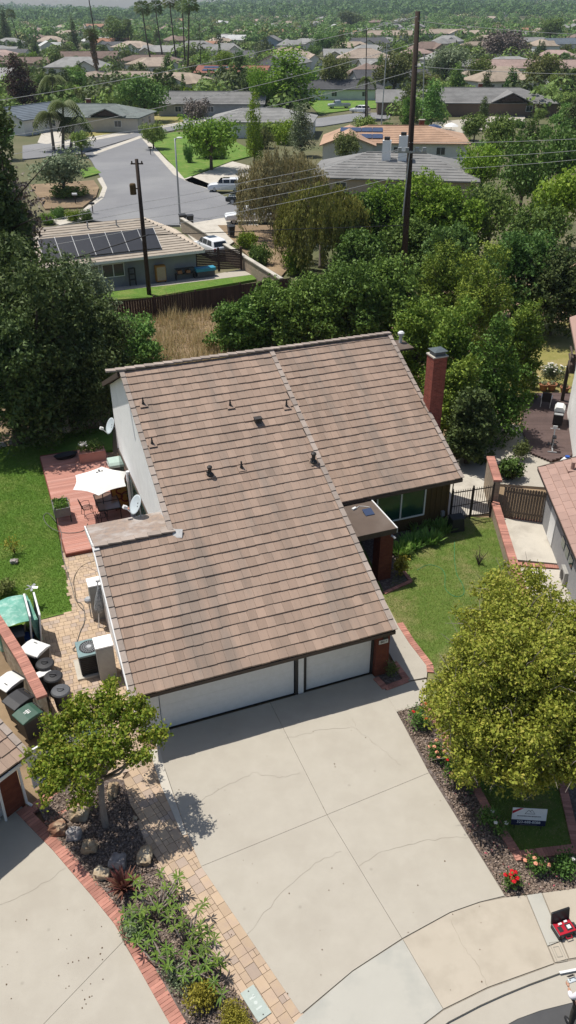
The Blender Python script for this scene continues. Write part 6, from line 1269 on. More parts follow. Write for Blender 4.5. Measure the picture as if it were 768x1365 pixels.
# ---- other houses: (label, roof centre px, py, width, depth, yaw, roof, wall, ...)
house_at('grey green hip roofed house with a front gable behind the dry lawn', 125, 146, 22, 12, -8, 'grey_green', 'cream', 'hip', gablet=5, chimney=.4)
house_at('long grey roofed house behind the dark round tree', 285, 130, 24, 11, -4, 'grey', 'grey', 'gable', rise=1.9)
house_at('grey roofed house with white vents behind the bright hedge', 350, 152, 20, 12, -6, 'grey_light', 'white', 'hip')
house_at('terracotta roofed house with a block of blue solar panels', 530, 176, 22, 12, -5, 'terracotta', 'white', 'hip', wing=(-8, -3, 12, 8, 90), solar=(-8.6, 4, -1), chimney=.8, zc=3.5)
house_at('grey shingled house with two plastered chimneys behind the bright green trees', 528, 212, 21, 13, -10, 'grey', 'tan', 'hip', rise=2.0, zc=4.0)
house_at('large grey brown house with a wide dark gable and brick chimney', 640, 128, 33, 15, -4, 'grey', 'brown', 'hip', rise=2.4, chimney=.5, wing=(-18, -1, 12, 10, 0), gablet=6)
house_at('long pink roofed house behind the olive tree at the right', 718, 86, 44, 14, -10, 'pink', 'white', 'gable', rise=2.2)
house_at('pale grey two storey house with a white gable behind the big bright tree', 378, 80, 24, 13, 70, 'grey_light', 'white', 'gable', h=4.2, rise=3, zc=5)
house_at('beige hip roofed house beside the pale leafed tree', 486, 72, 22, 16, -5, 'beige', 'cream', 'hip', h=3.6, rise=3, zc=4.6)
house_at('red roofed house with bright blue solar panels', 312, 92, 24, 13, -10, 'red', 'cream', 'gable', solar=(-9, 5, -1), wing=(7, -4, 11, 9, 90), chimney=.5)
house_at('low beige flat roofed house below the shaggy palm', 160, 97, 30, 13, -6, 'beige', 'tan', 'hip', rise=1.1)
house_at('dark grey house with white garage doors across the lawn from the silver pickup', 446, 112, 26, 12, -3, 'dark', 'white', 'hip')
house_at('brown roofed house at the left edge behind the plum leaved tree', 32, 80, 36, 13, -3, 'brown', 'tan', 'gable')
house_at('brown gabled house behind the low beige one', 120, 74, 24, 12, 4, 'brown', 'tan', 'gable', rise=2.3)
house_at('brown roofed house between the thin palms and the shaggy palm', 200, 77, 26, 12, -5, 'brown', 'cream', 'hip')
house_at('pale roofed house with dormer behind the four tall palms', 262, 62, 24, 12, 3, 'grey_light', 'white', 'gable')
house_at('orange roofed house beside a small blue gabled one', 342, 47, 18, 12, 5, 'orange', 'cream', 'hip', rise=2.2)
house_at('small blue gabled house among dark cypresses', 362, 55, 14, 11, 80, 'grey', 'blue', 'gable', h=4, rise=2.5)
house_at('white townhouse with beige roof, left of the tall dark pole', 520, 44, 30, 14, -8, 'beige', 'white', 'gable', h=5, rise=2.5, zc=6)
house_at('white townhouse with beige roof behind the bare grey tree', 590, 42, 34, 14, 5, 'beige', 'white', 'gable', h=5, rise=2.5, zc=6, wing=(8, -5, 12, 10, 90))
house_at('pale roofed house left of the dark grey house', 398, 100, 18, 12, 10, 'grey', 'grey', 'hip')
house_at('dark blue grey house at the right edge above the white truck', 752, 58, 24, 12, 15, 'blue', 'white', 'gable', h=3.5, rise=2.6)
house_at('pale pink house between the tall pole and the olive tree', 556, 68, 16, 11, 0, 'pink', 'tan', 'hip')
house_at('grey roofed house above the purple bougainvillea', 612, 84, 30, 13, -4, 'grey_light', 'cream', 'hip')
house_at('white walled grey house at the left edge behind the feather palms', 42, 147, 16, 11, 60, 'blue', 'white', 'gable')
house_at('dark roofed house behind the grey one with vents', 520, 102, 22, 12, 8, 'dark', 'grey', 'gable', h=3.5)
house_at('tan house half hidden behind the right hand trees', 640, 58, 22, 12, -3, 'tan', 'cream', 'hip')
house_at('grey roofed house at the right edge far up the street', 700, 52, 26, 12, 6, 'grey', 'white', 'hip')
# plastered chimneys of the grey shingled house (stand on it)
gh = [o for o in COL.objects if o.get('label', '').startswith('grey shingled house')][0]
for x, h_ in ((-1.2, 6.6), (.9, 7.2)):
    mb = MB(); mb.bb(x-.55, x+.55, -2.2, -1.3, 2.5, h_); c_ = mb.build('chimney', 'stucco', gh); mb = MB(); mb.bb(x-.35, x+.35, -2.05, -1.45, h_, h_+.4); mb.build('chimney_cap', 'dark_metal', c_)
# red parasol and blue one in back yards
for (x, y, m, l, r) in ((583, 146, 'red_plastic', 'red parasol in the back yard of the large grey brown house', 2.0), (577, 188, 'solar_blue', 'blue parasol behind the terracotta roofed house', 1.6), (600, 186, 'canvas', 'white parasol behind the terracotta roofed house', 1.4)):
    q = at(x, y, -.05); t = thing('garden_parasol', l, 'umbrella', q); mb = MB(); mb.lathe((0, 0, 0), [(r, 2.3), (r*.6, 2.65), (.02, 2.9)], 8); mb.build('canopy', m, t); mb = MB(); mb.tube([(0, 0, 0), (0, 0, 2.5)], .04, 6); mb.build('pole', 'galv', t)
# ---- far rooftops
def far_house(kind, rc, wc):
    t = thing('far_house', 'pale house far off among the treetops', 'house', (0, 0, 0), 0, 'far houses among the treetops'); T = Matrix.Translation((4.5 if kind == 'hip' else -5, -4.2, -.013)) @ Matrix.Rotation(PI/2, 4, 'Z'); mb = MB(); walls(mb, 19, 11, 3.0, 2.2, kind); walls(mb, 9, 7, 2.98, 1.6, 'gable', T); mb.build('wall', 'wall_'+wc, t); mb = MB(); roofed(mb, 19, 11, 3.0, 2.2, kind); roofed(mb, 9, 7, 3.0, 1.6, 'gable', T=T); mb.build('roof', 'roof_'+rc, t); mb = MB()
    for k in range(4): mb.bb(-8+k*4.6, -6+k*4.6, -5.56, -5.51, 1, 2.2)
    mb.build('window_band', 'glass_far', t); return t
proto = [far_house('hip', 'beige', 'white'), far_house('gable', 'grey_light', 'cream'), far_house('hip', 'brown', 'tan'), far_house('gable', 'orange', 'white'), far_house('hip', 'pink', 'white'), far_house('gable', 'white', 'white'), far_house('hip', 'grey', 'cream'), far_house('hip', 'tan', 'white'), far_house('gable', 'dark', 'white'), far_house('hip', 'grey_light', 'white')]
flab = ['far house with beige hip roof among treetops', 'far house with light grey gable roof among treetops', 'far house with brown hip roof among treetops', 'far house with orange gable roof among treetops', 'far house with pink hip roof among treetops', 'far house with white gable roof among treetops', 'far house with grey hip roof among treetops', 'far house with sandy tan hip roof among treetops', 'far house with charcoal gable roof among treetops', 'far house with light grey hip roof among treetops']
rnd = random.Random(77); used = [0]*10; FH = []
def zone(x, y):
    """where among the far roofs, in words"""
    a = 'near the skyline' if y < 42 else 'far up the plain' if y < 75 else 'beyond the upper street' if y < 125 else 'around the street bend' if y < 240 else 'behind the main house'
    return a+(' on the far left' if x < 130 else ' left of the middle' if x < 320 else ' in the middle' if x < 545 else ' right of the tall pole')
NAMED = [(o.location.x, o.location.y) for o in COL.objects if o.get('category') == 'house' and o.get('group') is None and o.name != 'main_house']
k = 0
while k < 260:
    i = rnd.choice((0, 0, 1, 2, 7, 3, 4, 5, 6, 9, 8) if k < 120 else (0, 1, 2, 4, 6, 7, 8, 9, 9)); y = rnd.uniform(15, 70) if k < 120 else rnd.uniform(38, 125); x = rnd.uniform(-30, 800); p = at(x, max(y, 17.5), 0)
    if p.y > 1700: p = p*(rnd.uniform(700, 1700)/p.y)
    k += 1
    if any(abs(p.x-a) < 24 and abs(p.y-b) < 17 for a, b in NAMED): continue
    NAMED.append((p.x, p.y)); s = proto[i] if not used[i] else copy_tree(proto[i]); used[i] += 1; z_ = zone(x, y)
    s.location = (p.x, p.y, GZ); s.rotation_euler = (0, 0, rnd.uniform(-.5, .5)+(PI/2 if rnd.random() < .3 else 0)); s['label'] = flab[i].replace('among treetops', z_); s['group'] = 'far houses, '+s['label'][4:]
    k_ = rnd.uniform(.8, 1.2); s.scale = (k_, k_, rnd.uniform(.9, 1.25)); FH.append(s)
# ================================================================ BACKGROUND: TREES
def proto_tree(kind, leaf, seed, n=2600, size=.1):
    """unit tree: crown about 2 wide; returns crown V, F, trunk mb"""
    rng = np.random.default_rng(seed); rnd = random.Random(seed); C_ = []; dr = None
    if kind == 'round':
        for k in range(11): a = 2.4*k; rr = rnd.uniform(.2, .66); C_.append(((rr*math.cos(a), rr*math.sin(a), rnd.uniform(.75, 1.55)), (.42, .42, .34)))
        C_.append(((0, 0, 1.1), (.75, .75, .55)))
    elif kind == 'tall':
        for k in range(12): a = 2.4*k; f = k/11; rr = .6*(1-f*.55)*rnd.uniform(.5, 1); C_.append(((rr*math.cos(a), rr*math.sin(a), .6+2.0*f), (.42-.12*f, .42-.12*f, .42)))
        C_.append(((0, 0, 1.3), (.55, .55, .9)))
    elif kind == 'cone':
        for k in range(10): f = k/9; C_.append(((0, 0, .25+2.9*f), (.62*(1-f*.82), .62*(1-f*.82), .32)))
    elif kind == 'bush':
        for k in range(9): a = 2.4*k; rr = rnd.uniform(.2, .7); C_.append(((rr*math.cos(a), rr*math.sin(a), rnd.uniform(.25, .6)), (.42, .42, .35)))
    P, N = cloud(C_, n, rng, .55, 6, .14, .4); V, F = leaves(P, N, size, .6, dr, rng); mb = MB()
    tips = [tuple(c) for c, r in C_][:7]; limbs(mb, (0, 0, 0), tips, .06 if kind != 'bush' else .03, .45, rnd, 5); return V, F, mb
PT = {}
def get_proto(kind, leaf, seed, n=2600, size=.11, far=False):
    key = (kind, leaf, seed, far)
    if key not in PT:
        V, F, mb = proto_tree(kind, leaf, seed, n, size); tm = mb.mesh('trunk', M['bark'])
        PT[key] = (npmesh('crown', V, F, LF[leaf]), tm)
    return PT[key]
def put_tree(name, label, cat, x, y, r, hs, kind, leaf, seed, group=None, rz=0, n=2600, size=.11, far=False, z=-.2):
    cm, tm = get_proto(kind, leaf, seed, n, size, far)
    if far:                                     # one mesh, too small to show parts
        o = bpy.data.objects.new(name, cm); COL.objects.link(o); o.location = (x, y, z); o.rotation_euler = (0, 0, rz); o.scale = (r, r, r*hs); tag(o, label, cat, group); return o
    t = thing(name, label, cat, (x, y, z), rz, group); t.scale = (r, r, r*hs)
    for nm, me in (('trunk', tm), ('crown', cm)): o = bpy.data.objects.new(nm, me); COL.objects.link(o); o.parent = t
    return t
OCC = []
def ptr(name, label, px, ytop, ybase, wpx, kind, leaf, seed=1, cat='tree', n=3600, size=.1):
    b = at(px, ybase, 0); d = b.y; top = col(px, ytop, d); k = ppm(px, (ytop+ybase)/2, d); r = max(wpx/k/2, .4); hgt = max(top.z, .6); H0 = dict(round=1.9, tall=2.95, cone=3.4, bush=.95)[kind]
    if kind != 'bush': b.x = col(px, (ytop+ybase)/2, d).x
    OCC.append((b.x, b.y, r)); return put_tree(name, label, cat, b.x, b.y, r, hgt/(H0*r), kind, leaf, seed, None, px*.37, n, size)
# notable trees, named one by one: (label, px, top row, base row, width px, kind, leaf)
for a in (
 ('leafy_tree', 'big bright green tree in the middle of the far neighbourhood', 384, 58, 150, 104, 'tall', 'bright', 1), ('leafy_tree', 'smaller bright tree touching the left of the big bright one', 350, 84, 152, 46, 'round', 'bright', 2),
 ('leafy_tree', 'dark round tree in front of the long grey roof', 190, 92, 162, 74, 'round', 'mixed', 3), ('leafy_tree', 'olive coloured round tree left of the tall dark pole', 526, 64, 128, 62, 'round', 'olive', 4), ('leafy_tree', 'pale green airy tree on the lawn behind the silver pickup', 446, 68, 130, 48, 'round', 'olive', 5),
 ('leafy_tree', 'soft grey green tree just right of the tall dark pole', 596, 56, 116, 66, 'round', 'sage', 6), ('leafy_tree', 'dark green tree behind the red parasol', 545, 110, 160, 44, 'tall', 'mixed', 7), ('leafy_tree', 'olive tree in front of the long pink roof', 722, 68, 128, 62, 'round', 'olive', 8),
 ('leafy_tree', 'dark tree between two houses below the pink roof', 640, 72, 118, 44, 'round', 'mixed', 9), ('plum_tree', 'tall dark red leaved tree at the left edge', 26, 72, 150, 62, 'tall', 'plum', 10), ('leafy_tree', 'feathery bright green tree overhanging the street corner lawn', 280, 148, 226, 84, 'round', 'bright', 11),
 ('leafy_tree', 'pale yellow green slender tree left of the weeping tree', 338, 122, 222, 36, 'tall', 'bright', 12), ('leafy_tree', 'grey green drooping tree beside the terracotta roof', 402, 134, 206, 50, 'tall', 'sage', 13), ('leafy_tree', 'spreading tree with orange tinged crown on the bare yard', 82, 196, 262, 84, 'round', 'sage', 14),
 ('bare_tree', 'leafless grey tree in front of the white townhouse', 672, 36, 84, 68, 'round', 'twig', 15), ('bare_tree', 'pale leafless tree beside the long grey roof', 262, 128, 172, 46, 'round', 'twig', 16), ('leafy_tree', 'dark clipped tree standing on the kerb corner lawn', 203, 160, 198, 40, 'round', 'mixed', 17),
 ('bougainvillea', 'bright purple bougainvillea mound before the pink roofed house', 682, 94, 108, 22, 'bush', 'fl_purple', 18), ('leafy_tree', 'yellow olive bushy tree below the blue gabled house', 572, 92, 128, 44, 'round', 'olive', 19), ('leafy_tree', 'green tree at the corner of the terracotta roof', 462, 172, 222, 42, 'round', 'olive', 20),
 ('leafy_tree', 'bushy bright green tree right of the grey shingled house', 645, 182, 262, 72, 'round', 'bright', 21), ('leafy_tree', 'dense green tree at the right above the dry lawn trees', 700, 178, 290, 86, 'round', 'avocado', 22), ('leafy_tree', 'wide green tree at the right edge below the pink roof', 752, 150, 260, 84, 'round', 'mixed', 23),
 ('leafy_tree', 'round green tree behind the large grey brown house gable', 665, 150, 230, 56, 'round', 'mixed', 24), ('leafy_tree', 'yellow green tree on the right edge above the juniper mass', 745, 215, 330, 90, 'round', 'bright', 25), ('leafy_tree', 'dull green broad tree right of the bright hedge trees', 655, 235, 335, 84, 'round', 'mixed', 26), ('leafy_tree', 'dark green tree between junipers and the right edge', 712, 262, 360, 92, 'round', 'avocado', 27),
 ('leafy_tree', 'small green tree behind the red roofed solar house', 300, 66, 98, 38, 'round', 'bright', 28), ('leafy_tree', 'large dark tree on the skyline left of the thin palms', 158, 20, 66, 48, 'round', 'mixed', 29), ('leafy_tree', 'dark conifer at the top left corner', 6, 8, 62, 34, 'cone', 'cedar', 30), ('leafy_tree', 'dark conifer right of the shaggy palm', 98, 20, 68, 24, 'cone', 'cedar', 31),
 ('leafy_tree', 'round green tree beside the beige hip roof', 435, 40, 74, 44, 'round', 'mixed', 32), ('leafy_tree', 'broad dark tree above the beige hip roofed house', 470, 12, 44, 40, 'round', 'cedar', 33), ('leafy_tree', 'dark tree cluster left of the dark grey house', 412, 88, 130, 30, 'round', 'mixed', 34), ('leafy_tree', 'green tree on the skyline at the far right', 735, 22, 60, 40, 'round', 'mixed', 35),
 ('leafy_tree', 'bright green tree behind the low beige house', 100, 86, 112, 26, 'round', 'bright', 36), ('leafy_tree', 'dark tree in the gap between feather palms and beige roof', 118, 98, 126, 20, 'round', 'mixed', 37)):
    ptr(*a[:8], seed=a[8])
# weeping trees and the bright hedge trees before the shingled house
def weeping(label, px, d, ytop, ybot, wpx, leaf, n, seed):
    rng = np.random.default_rng(seed); top = col(px, ytop, d); k = ppm(px, (ytop+ybot)/2, d); w_ = wpx/k/2; h = top.z; b = Vector((col(px, (ytop+ybot)/2, d).x, d, -.1)); t = thing('weeping_tree', label, 'tree', b)
    S_ = 210; a = rng.uniform(0, 2*PI, S_); rr = w_*np.sqrt(rng.uniform(.02, 1, S_)); zt = h*(1-.28*(rr/w_)**2)*rng.uniform(.82, 1.0, S_); ln = h*rng.uniform(.25, .62, S_); m = n//S_; V_ = []
    f = np.linspace(0, 1, m)[None, :]; X = (rr*np.cos(a))[:, None]*(1+.08*f); Y = (rr*np.sin(a))[:, None]*(1+.08*f); Z = zt[:, None]-ln[:, None]*f; P = np.stack([X, Y, Z], 2).reshape(-1, 3)+rng.normal(size=(S_*m, 3))*.16; P[:, 2] = np.maximum(P[:, 2], .3); N = unit(np.column_stack([P[:, 0], P[:, 1], np.full(len(P), .6)])+.6*rng.normal(size=P.shape)); dr = np.tile(np.array([0, 0, -1.0]), (len(P), 1)); V, F = leaves(P, N, .34, .36, dr, rng); npobj('crown', V, F, LF[leaf], t)
    mb = MB(); limbs(mb, (0, 0, 0), [(w_*.5*math.cos(q), w_*.5*math.sin(q), h*.8) for q in (0, 1.3, 2.6, 3.9, 5.2)], .28, .5, random.Random(seed)); mb.build('trunk', 'bark_pale', t, True); OCC.append((b.x, b.y, w_))
weeping('brownish weeping tree beside the white pickup truck', 378, 92, 192, 330, 118, 'willow', 19000, 3)
weeping('golden green weeping tree in front of the brownish one', 430, 80, 238, 350, 118, 'willow_green', 19000, 4)
for i, (x, d, yt, w_, lf, l) in enumerate(((478, 84, 255, 80, 'avocado', 'hedge tree right of the golden green weeping tree'), (520, 84, 236, 88, 'bright', 'bright hedge tree just left of the tall dark pole'), (570, 84, 228, 92, 'bright', 'bright hedge tree right of the tall dark pole'), (612, 82, 246, 76, 'bright', 'bright hedge tree at the right end of the hedge row'), (545, 76, 290, 80, 'avocado', 'darker hedge tree in front of the bright ones at the pole'), (480, 74, 310, 80, 'avocado', 'dark hedge tree between the weeping tree and the glossy row'), (600, 74, 300, 84, 'mixed', 'dull green tree below the right end of the bright hedge'))):
    ptree('hedge_tree', l, 'tree', x, d, yt, 380, w_, lf, 7000, .34, 'round', .2, 'hedge trees before the shingled house', zlow=1, seed=60+i)
for i, (x, y, w_, h_, lf, l) in enumerate(((345, 352, 40, 34, 'mixed', 'long shrub row beside the block wall, lower end'), (330, 330, 34, 26, 'bright', 'bright shrub on the bank right of the block wall'), (395, 362, 44, 36, 'bright', 'rounded bright shrub at the end of the block wall'), (64, 296, 26, 16, 'bright', 'yellow green shrub left of the shrub row by the street'), (80, 290, 24, 18, 'mixed', 'dark shrub in the row between street and solar house'), (98, 293, 24, 16, 'bright', 'middle yellow green shrub by the street bend'), (116, 293, 22, 18, 'mixed', 'dark shrub at the right end of the row by the street'), (90, 262, 60, 18, 'mixed', 'dark low shrubs under the spreading tree on the bare yard'), (252, 216, 16, 26, 'mixed', 'clipped dark hedge block left on the corner lawn'), (285, 210, 50, 28, 'mixed', 'clipped dark hedge at the top of the corner lawn'), (365, 184, 60, 26, 'mixed', 'clipped hedge before the grey roof with vents'), (205, 184, 40, 14, 'mixed', 'low dark shrubs on the kerb corner'), (345, 196, 44, 30, 'olive', 'pale shrubs behind the weeping tree'), (385, 190, 46, 34, 'bright', 'round yellow green shrub behind the weeping tree'))):
    ptr('shrub', l, x, y-h_, y, w_, 'bush', lf, 200+i % 3, 'shrub', 2200, .12)
# palms
def fan_palm(label, px, ytop, ybase, px_top=None, crown=2.0, skirt=0.0, group=None, d=None, tr=.27):
    b = at(px, ybase, 0); px_top = px if px_top is None else px_top; top = col(px_top, ytop, b.y); t = thing('fan_palm', label, 'palm', (b.x, b.y, -.2), 0, group); rel_ = Vector((top.x-b.x, 0, top.z+.2)); mb = MB(); mb.tube([(0, 0, 0), rel_*.5+Vector((rel_.x*.08, 0, 0)), rel_], [tr*1.5, tr, tr*.85], 8); mb.build('trunk', 'bark', t, True)
    rng = np.random.default_rng(int(px)); V = []; F = []
    for k in range(46):
        a = 2.4*k; el = math.asin(max(-.75, 1-1.7*k/46)); l = crown*(rng.uniform(.8, 1.1)); dd = Vector((math.cos(a)*math.cos(el), math.sin(a)*math.cos(el), math.sin(el))); s = dd.cross(Vector((0, 0, 1))).normalized(); n_ = s.cross(dd)
        for j in range(7):
            q = (j-3)/3*.75; e = dd*math.cos(q)+s*math.sin(q); o = rel_+dd*l*.45; w_ = n_*.0+s*.09*crown/2; i0 = len(V); V += [o-w_*.3, o+w_*.3, o+e*l*.6+w_-Vector((0, 0, .12*l)), o+e*l*.66-w_*.2-Vector((0, 0, .22*l))]; F.append((i0, i0+1, i0+2, i0+3))
    npobj('crown', np.array([tuple(v) for v in V]), np.array(F), LF['palm'], t)
    if skirt:
        C_ = [(tuple(rel_*f), (crown*.42, crown*.42, crown*.7)) for f in np.linspace(1-skirt, .97, 6)]; P, N = cloud(C_, 900, rng, .5); dr = np.tile(np.array([0, 0, -1.0]), (len(P), 1)); V, F = leaves(P, N, .8, .3, dr, rng); npobj('skirt', V, F, LF['palm_dry'], t)
fan_palm('tall thin fan palm, leftmost of the five in the skyline row', 203, 10, 92, 189, 3.2); fan_palm('tall thin fan palm, second from the left in the skyline row', 219, 9, 88, 207, 3.2); fan_palm('tall thin fan palm, third in the skyline row, top cut by the frame', 236, 2, 88, 226, 3.2)
fan_palm('tall fan palm, fourth in the skyline row', 247, 8, 92, 243, 3.2); fan_palm('tall fan palm at the right end of the skyline row', 250, 5, 104, 252, 3.2); fan_palm('small fan palm at the top left beside the dark conifer', 28, 18, 62, 14, 3.2)
fan_palm('shaggy fan palm with a brown skirt in front of the low beige house', 133, 46, 112, 121, 2.4, .55, tr=.35); fan_palm('very tall bare trunked palm leaving the top of the frame', 131, -70, 72, 108, 2.6, tr=.28); fan_palm('distant fan palm above the beige roofs', 172, 30, 66, 170, 2.2)
def feather_palm(label, px, ybase, ytop, crown, lean=0, group='feather palms by the street corner'):
    b = at(px, ybase, 0); top = col(px+lean, ytop, b.y); t = thing('feather_palm', label, 'palm', (b.x, b.y, -.1), 0, group); r_ = Vector((top.x-b.x, 0, top.z)); mb = MB(); mb.tube([(0, 0, 0), r_*.5, r_], [.3, .22, .17], 8); mb.build('trunk', 'bark_pale', t, True); rng = np.random.default_rng(int(px*7)); V = []; F = []
    for k in range(26):
        a = 2.4*k; e0_ = rng.uniform(.1, 1.2); dd = Vector((math.cos(a), math.sin(a), 0)); s = Vector((-dd.y, dd.x, 0)); m = 14
        for j in range(1, m):
            f = j/m; p = r_+dd*crown*f*math.cos(e0_*.6)+Vector((0, 0, crown*(math.sin(e0_)*f-1.15*f*f)))
            for q in (-1, 1): l = crown*.28*(1-abs(f-.5)); i0 = len(V); w_ = dd*.10; tip = p+s*q*l+Vector((0, 0, -l*.75)); V += [p-w_, p+w_, tip+w_*.4, tip-w_*.4]; F.append((i0, i0+1, i0+2, i0+3))
    npobj('crown', np.array([tuple(v) for v in V]), np.array(F), LF['palm'], t); OCC.append((b.x, b.y, crown))
feather_palm('feather palm at the left of the street corner clump', 72, 200, 152, 3.6, -6); feather_palm('feather palm in the middle of the street corner clump', 84, 198, 138, 3.8); feather_palm('feather palm at the right of the street corner clump', 94, 199, 160, 3.6, 5)
feather_palm('pale drooping feather palm behind the street corner clump', 70, 150, 104, 4.2, 0, None); feather_palm('feather palm beside the silver pickup driveway', 489, 158, 104, 2.4, 0, None); feather_palm('small feather palm before the pale roofed house', 618, 100, 72, 3.2, 0, None) if 0 else None
# random neighbourhood trees between the houses
rnd = random.Random(5)
KN = [('round', 'mixed', 301, 'round green tree among the middle distance roofs'), ('round', 'avocado', 302, 'glossy dark green tree among the middle distance roofs'), ('tall', 'mixed', 303, 'tall green tree among the middle distance roofs'), ('round', 'olive', 304, 'olive green tree among the middle distance roofs'), ('cone', 'cypress', 305, 'pointed cypress among the middle distance roofs'), ('bush', 'mixed', 306, 'low green shrub among the middle distance roofs'), ('round', 'bright', 307, 'bright green tree among the middle distance roofs'), ('tall', 'cedar', 308, 'dark tall tree among the middle distance roofs')]
hs_ = [(o.location.x, o.location.y) for o in COL.objects if o.get('category') == 'house' and not o.parent]
road = [gp(q) for q in ([(20, 215), (112, 206), (140, 300), (345, 310), (345, 262), (250, 240), (190, 184), (370, 160), (370, 144), (180, 166), (20, 190)], [(400, 170), (400, 128), (530, 124), (530, 160)], [(100, 190), (100, 160), (250, 150), (250, 165)], [(250, 205), (190, 184), (290, 174), (345, 205), (345, 250), (270, 250)], [(30, 240), (140, 235), (140, 300), (30, 300)], [(90, 395), (90, 290), (345, 290), (345, 380)])]
cnt = 0
while cnt < 290:
    x = rnd.uniform(-40, 810); y = rnd.uniform(34, 215) if cnt > 75 else rnd.uniform(36, 100); p = at(x, y, 0)
    if any(inpoly((p.x, p.y), q) for q in road): cnt += .02; continue
    if any(abs(p.x-hx) < 14 and abs(p.y-hy) < 9+ (4 if p.y < 250 else 0) for hx, hy in hs_): cnt += .02; continue
    k = KN[rnd.choices(range(8), (5, 4, 3, 3, 1, 4, 2, 3))[0]]; r = rnd.uniform(2.2, 4.6)*(.8 if k[0] in ('cone', 'bush') else 1)
    if any((p.x-a)**2+(p.y-b)**2 < (r*.8+c*.8)**2 for a, b, c in OCC): cnt += .02; continue
    # keep named houses in sight: only low things right in front of them
    if any(abs(p.x-hx) < 13 and -26 < p.y-hy < 0 for hx, hy in hs_[:33]) and k[0] != 'bush': r *= .5
    if p.y > 130: r *= .8
    lb_ = k[3].replace('among the middle distance roofs', zone(x, y)); OCC.append((p.x, p.y, r)); put_tree('neighbourhood_tree' if k[0] != 'bush' else 'neighbourhood_shrub', lb_, 'tree' if k[0] != 'bush' else 'shrub', p.x, p.y, r, rnd.uniform(.75, 1.1) if p.y > 130 else rnd.uniform(.85, 1.25), k[0], k[1], k[2], 'group: '+lb_, rnd.uniform(0, 6.3), 2400, .13, False); cnt += 1
def one_mesh(kind, leaf, seed, n, size):
    V, F, mb = proto_tree(kind, leaf, seed, n, size); me = npmesh('tree', V, F, LF[leaf]); bm = bmesh.new(); bm.from_mesh(me); o = [bm.verts.new(v) for v in mb.v]
    for f in mb.f:
        try: bm.faces.new([o[i] for i in f]).material_index = 1
        except ValueError: pass
    bm.to_mesh(me); bm.free(); me.materials.append(M['bark']); return me
FK = [('round', 'mixed', 401, 'far_tree', 'round green tree among the far rooftops'), ('round', 'olive', 402, 'far_tree', 'olive tree among the far rooftops'), ('tall', 'cedar', 403, 'far_tree', 'tall dark tree among the far rooftops'), ('round', 'avocado', 404, 'far_tree', 'dark round tree among the far rooftops'), ('cone', 'cedar', 405, 'far_cypress', 'dark pointed cypress among the far rooftops'), ('bush', 'mixed', 406, 'far_shrub', 'low green shrub among the far rooftops'), ('round', 'bright', 407, 'far_tree', 'bright green tree among the far rooftops')]
FM = [one_mesh(a, b, c, 900, .2) for a, b, c, d, e in FK]; cnt = 0
while cnt < 300:
    d = 185*(760/185)**(rnd.random()**.85); x = rnd.uniform(-.42, .42)*d; i = rnd.choices(range(7), (5, 3, 4, 4, 3, 4, 2))[0]; r = rnd.uniform(1.8, 3.6)*(.6 if FK[i][0] in ('cone', 'bush') else 1)
    if any(abs(x-hx) < 13 and (-30 if i != 5 else -12) < d-hy < 8 for hx, hy in hs_) or any(inpoly((x, d), q) for q in road): cnt += .02; continue
    if any((x-a)**2+(d-b)**2 < (r*.7+c*.7)**2 for a, b, c in OCC): cnt += .02; continue
    OCC.append((x, d, r)); o = bpy.data.objects.new(FK[i][3], FM[i]); COL.objects.link(o); o.location = (x, d, GZ); o.rotation_euler = (0, 0, rnd.uniform(0, 6.3)); o.scale = (r, r, r*rnd.uniform(.65, 1.15)); yp = 682.5-CF*math.tan(math.atan2(d, CH)+CP-PI/2) if 0 else 682.5+CF*math.tan(math.atan2(CH, d)-CP); lb_ = FK[i][4].replace('among the far rooftops', 'in the distance '+zone(384+x/d*1280, yp)); tag(o, lb_, 'tree' if i != 5 else 'shrub', 'group: '+lb_); cnt += 1
# far woods on the plain and hills: uncountable
def far_woods(name, label, n, dmin, dmax, leaf, seed, rmin=3.5, rmax=7.5, hill=None, lv=60, ls=.42, keep=False):
    rng = np.random.default_rng(seed); d = dmin*(dmax/dmin)**rng.uniform(0, 1, n); x = rng.uniform(-1, 1, n)*d*.44
    if keep:
        ok = np.ones(n, bool)
        for a, b in NAMED: ok &= ~((np.abs(x-a) < 11) & (d-b > -24) & (d-b < 8))
        for q in road: ok &= np.array([not inpoly((x_, d_), q) for x_, d_ in zip(x, d)])
        x, d = x[ok], d[ok]; n = len(x)
    r = rng.uniform(rmin, rmax, n)*(1+d/6000); m = lv
    P = np.repeat(np.column_stack([x, d, hill(x, d) if hill else np.full(n, GZ)]), m, 0); dd = unit(rng.normal(size=(n*m, 3))); dd[:, 2] = np.abs(dd[:, 2]); rr = np.repeat(r, m)[:, None]; hgt = np.repeat(rng.uniform(.6, 1.5, n), m)[:, None]
    P = P+dd*rr*np.array([1, 1, 1.0])*np.column_stack([np.ones(n*m), np.ones(n*m), hgt[:, 0]])+np.array([0, 0, .3])*rr; N = unit(dd+.4*rng.normal(size=P.shape)); sz = rr[:, 0]*ls
    T = unit(np.cross(N, rng.normal(size=P.shape))); B = np.cross(N, T); s = sz[:, None]*.5; V = np.stack([P-T*s, P+B*s*.7, P+T*s, P-B*s*.7], 1).reshape(-1, 3); tag(npobj(name, V, np.arange(4*len(P)).reshape(-1, 4), LF[leaf]), label, 'woods', kind='stuff')
def hillz(x, y):
    x = np.asarray(x, float); y = np.asarray(y, float); f = np.clip((y-900)/2600, 0, 1); s = np.clip((x/np.maximum(y, 1)+.16)/.25, 0, 1)
    return GZ+f*f*(10+70*s)+6*np.sin(x/230+1)*f+9*np.sin(x/610+y/800)*f
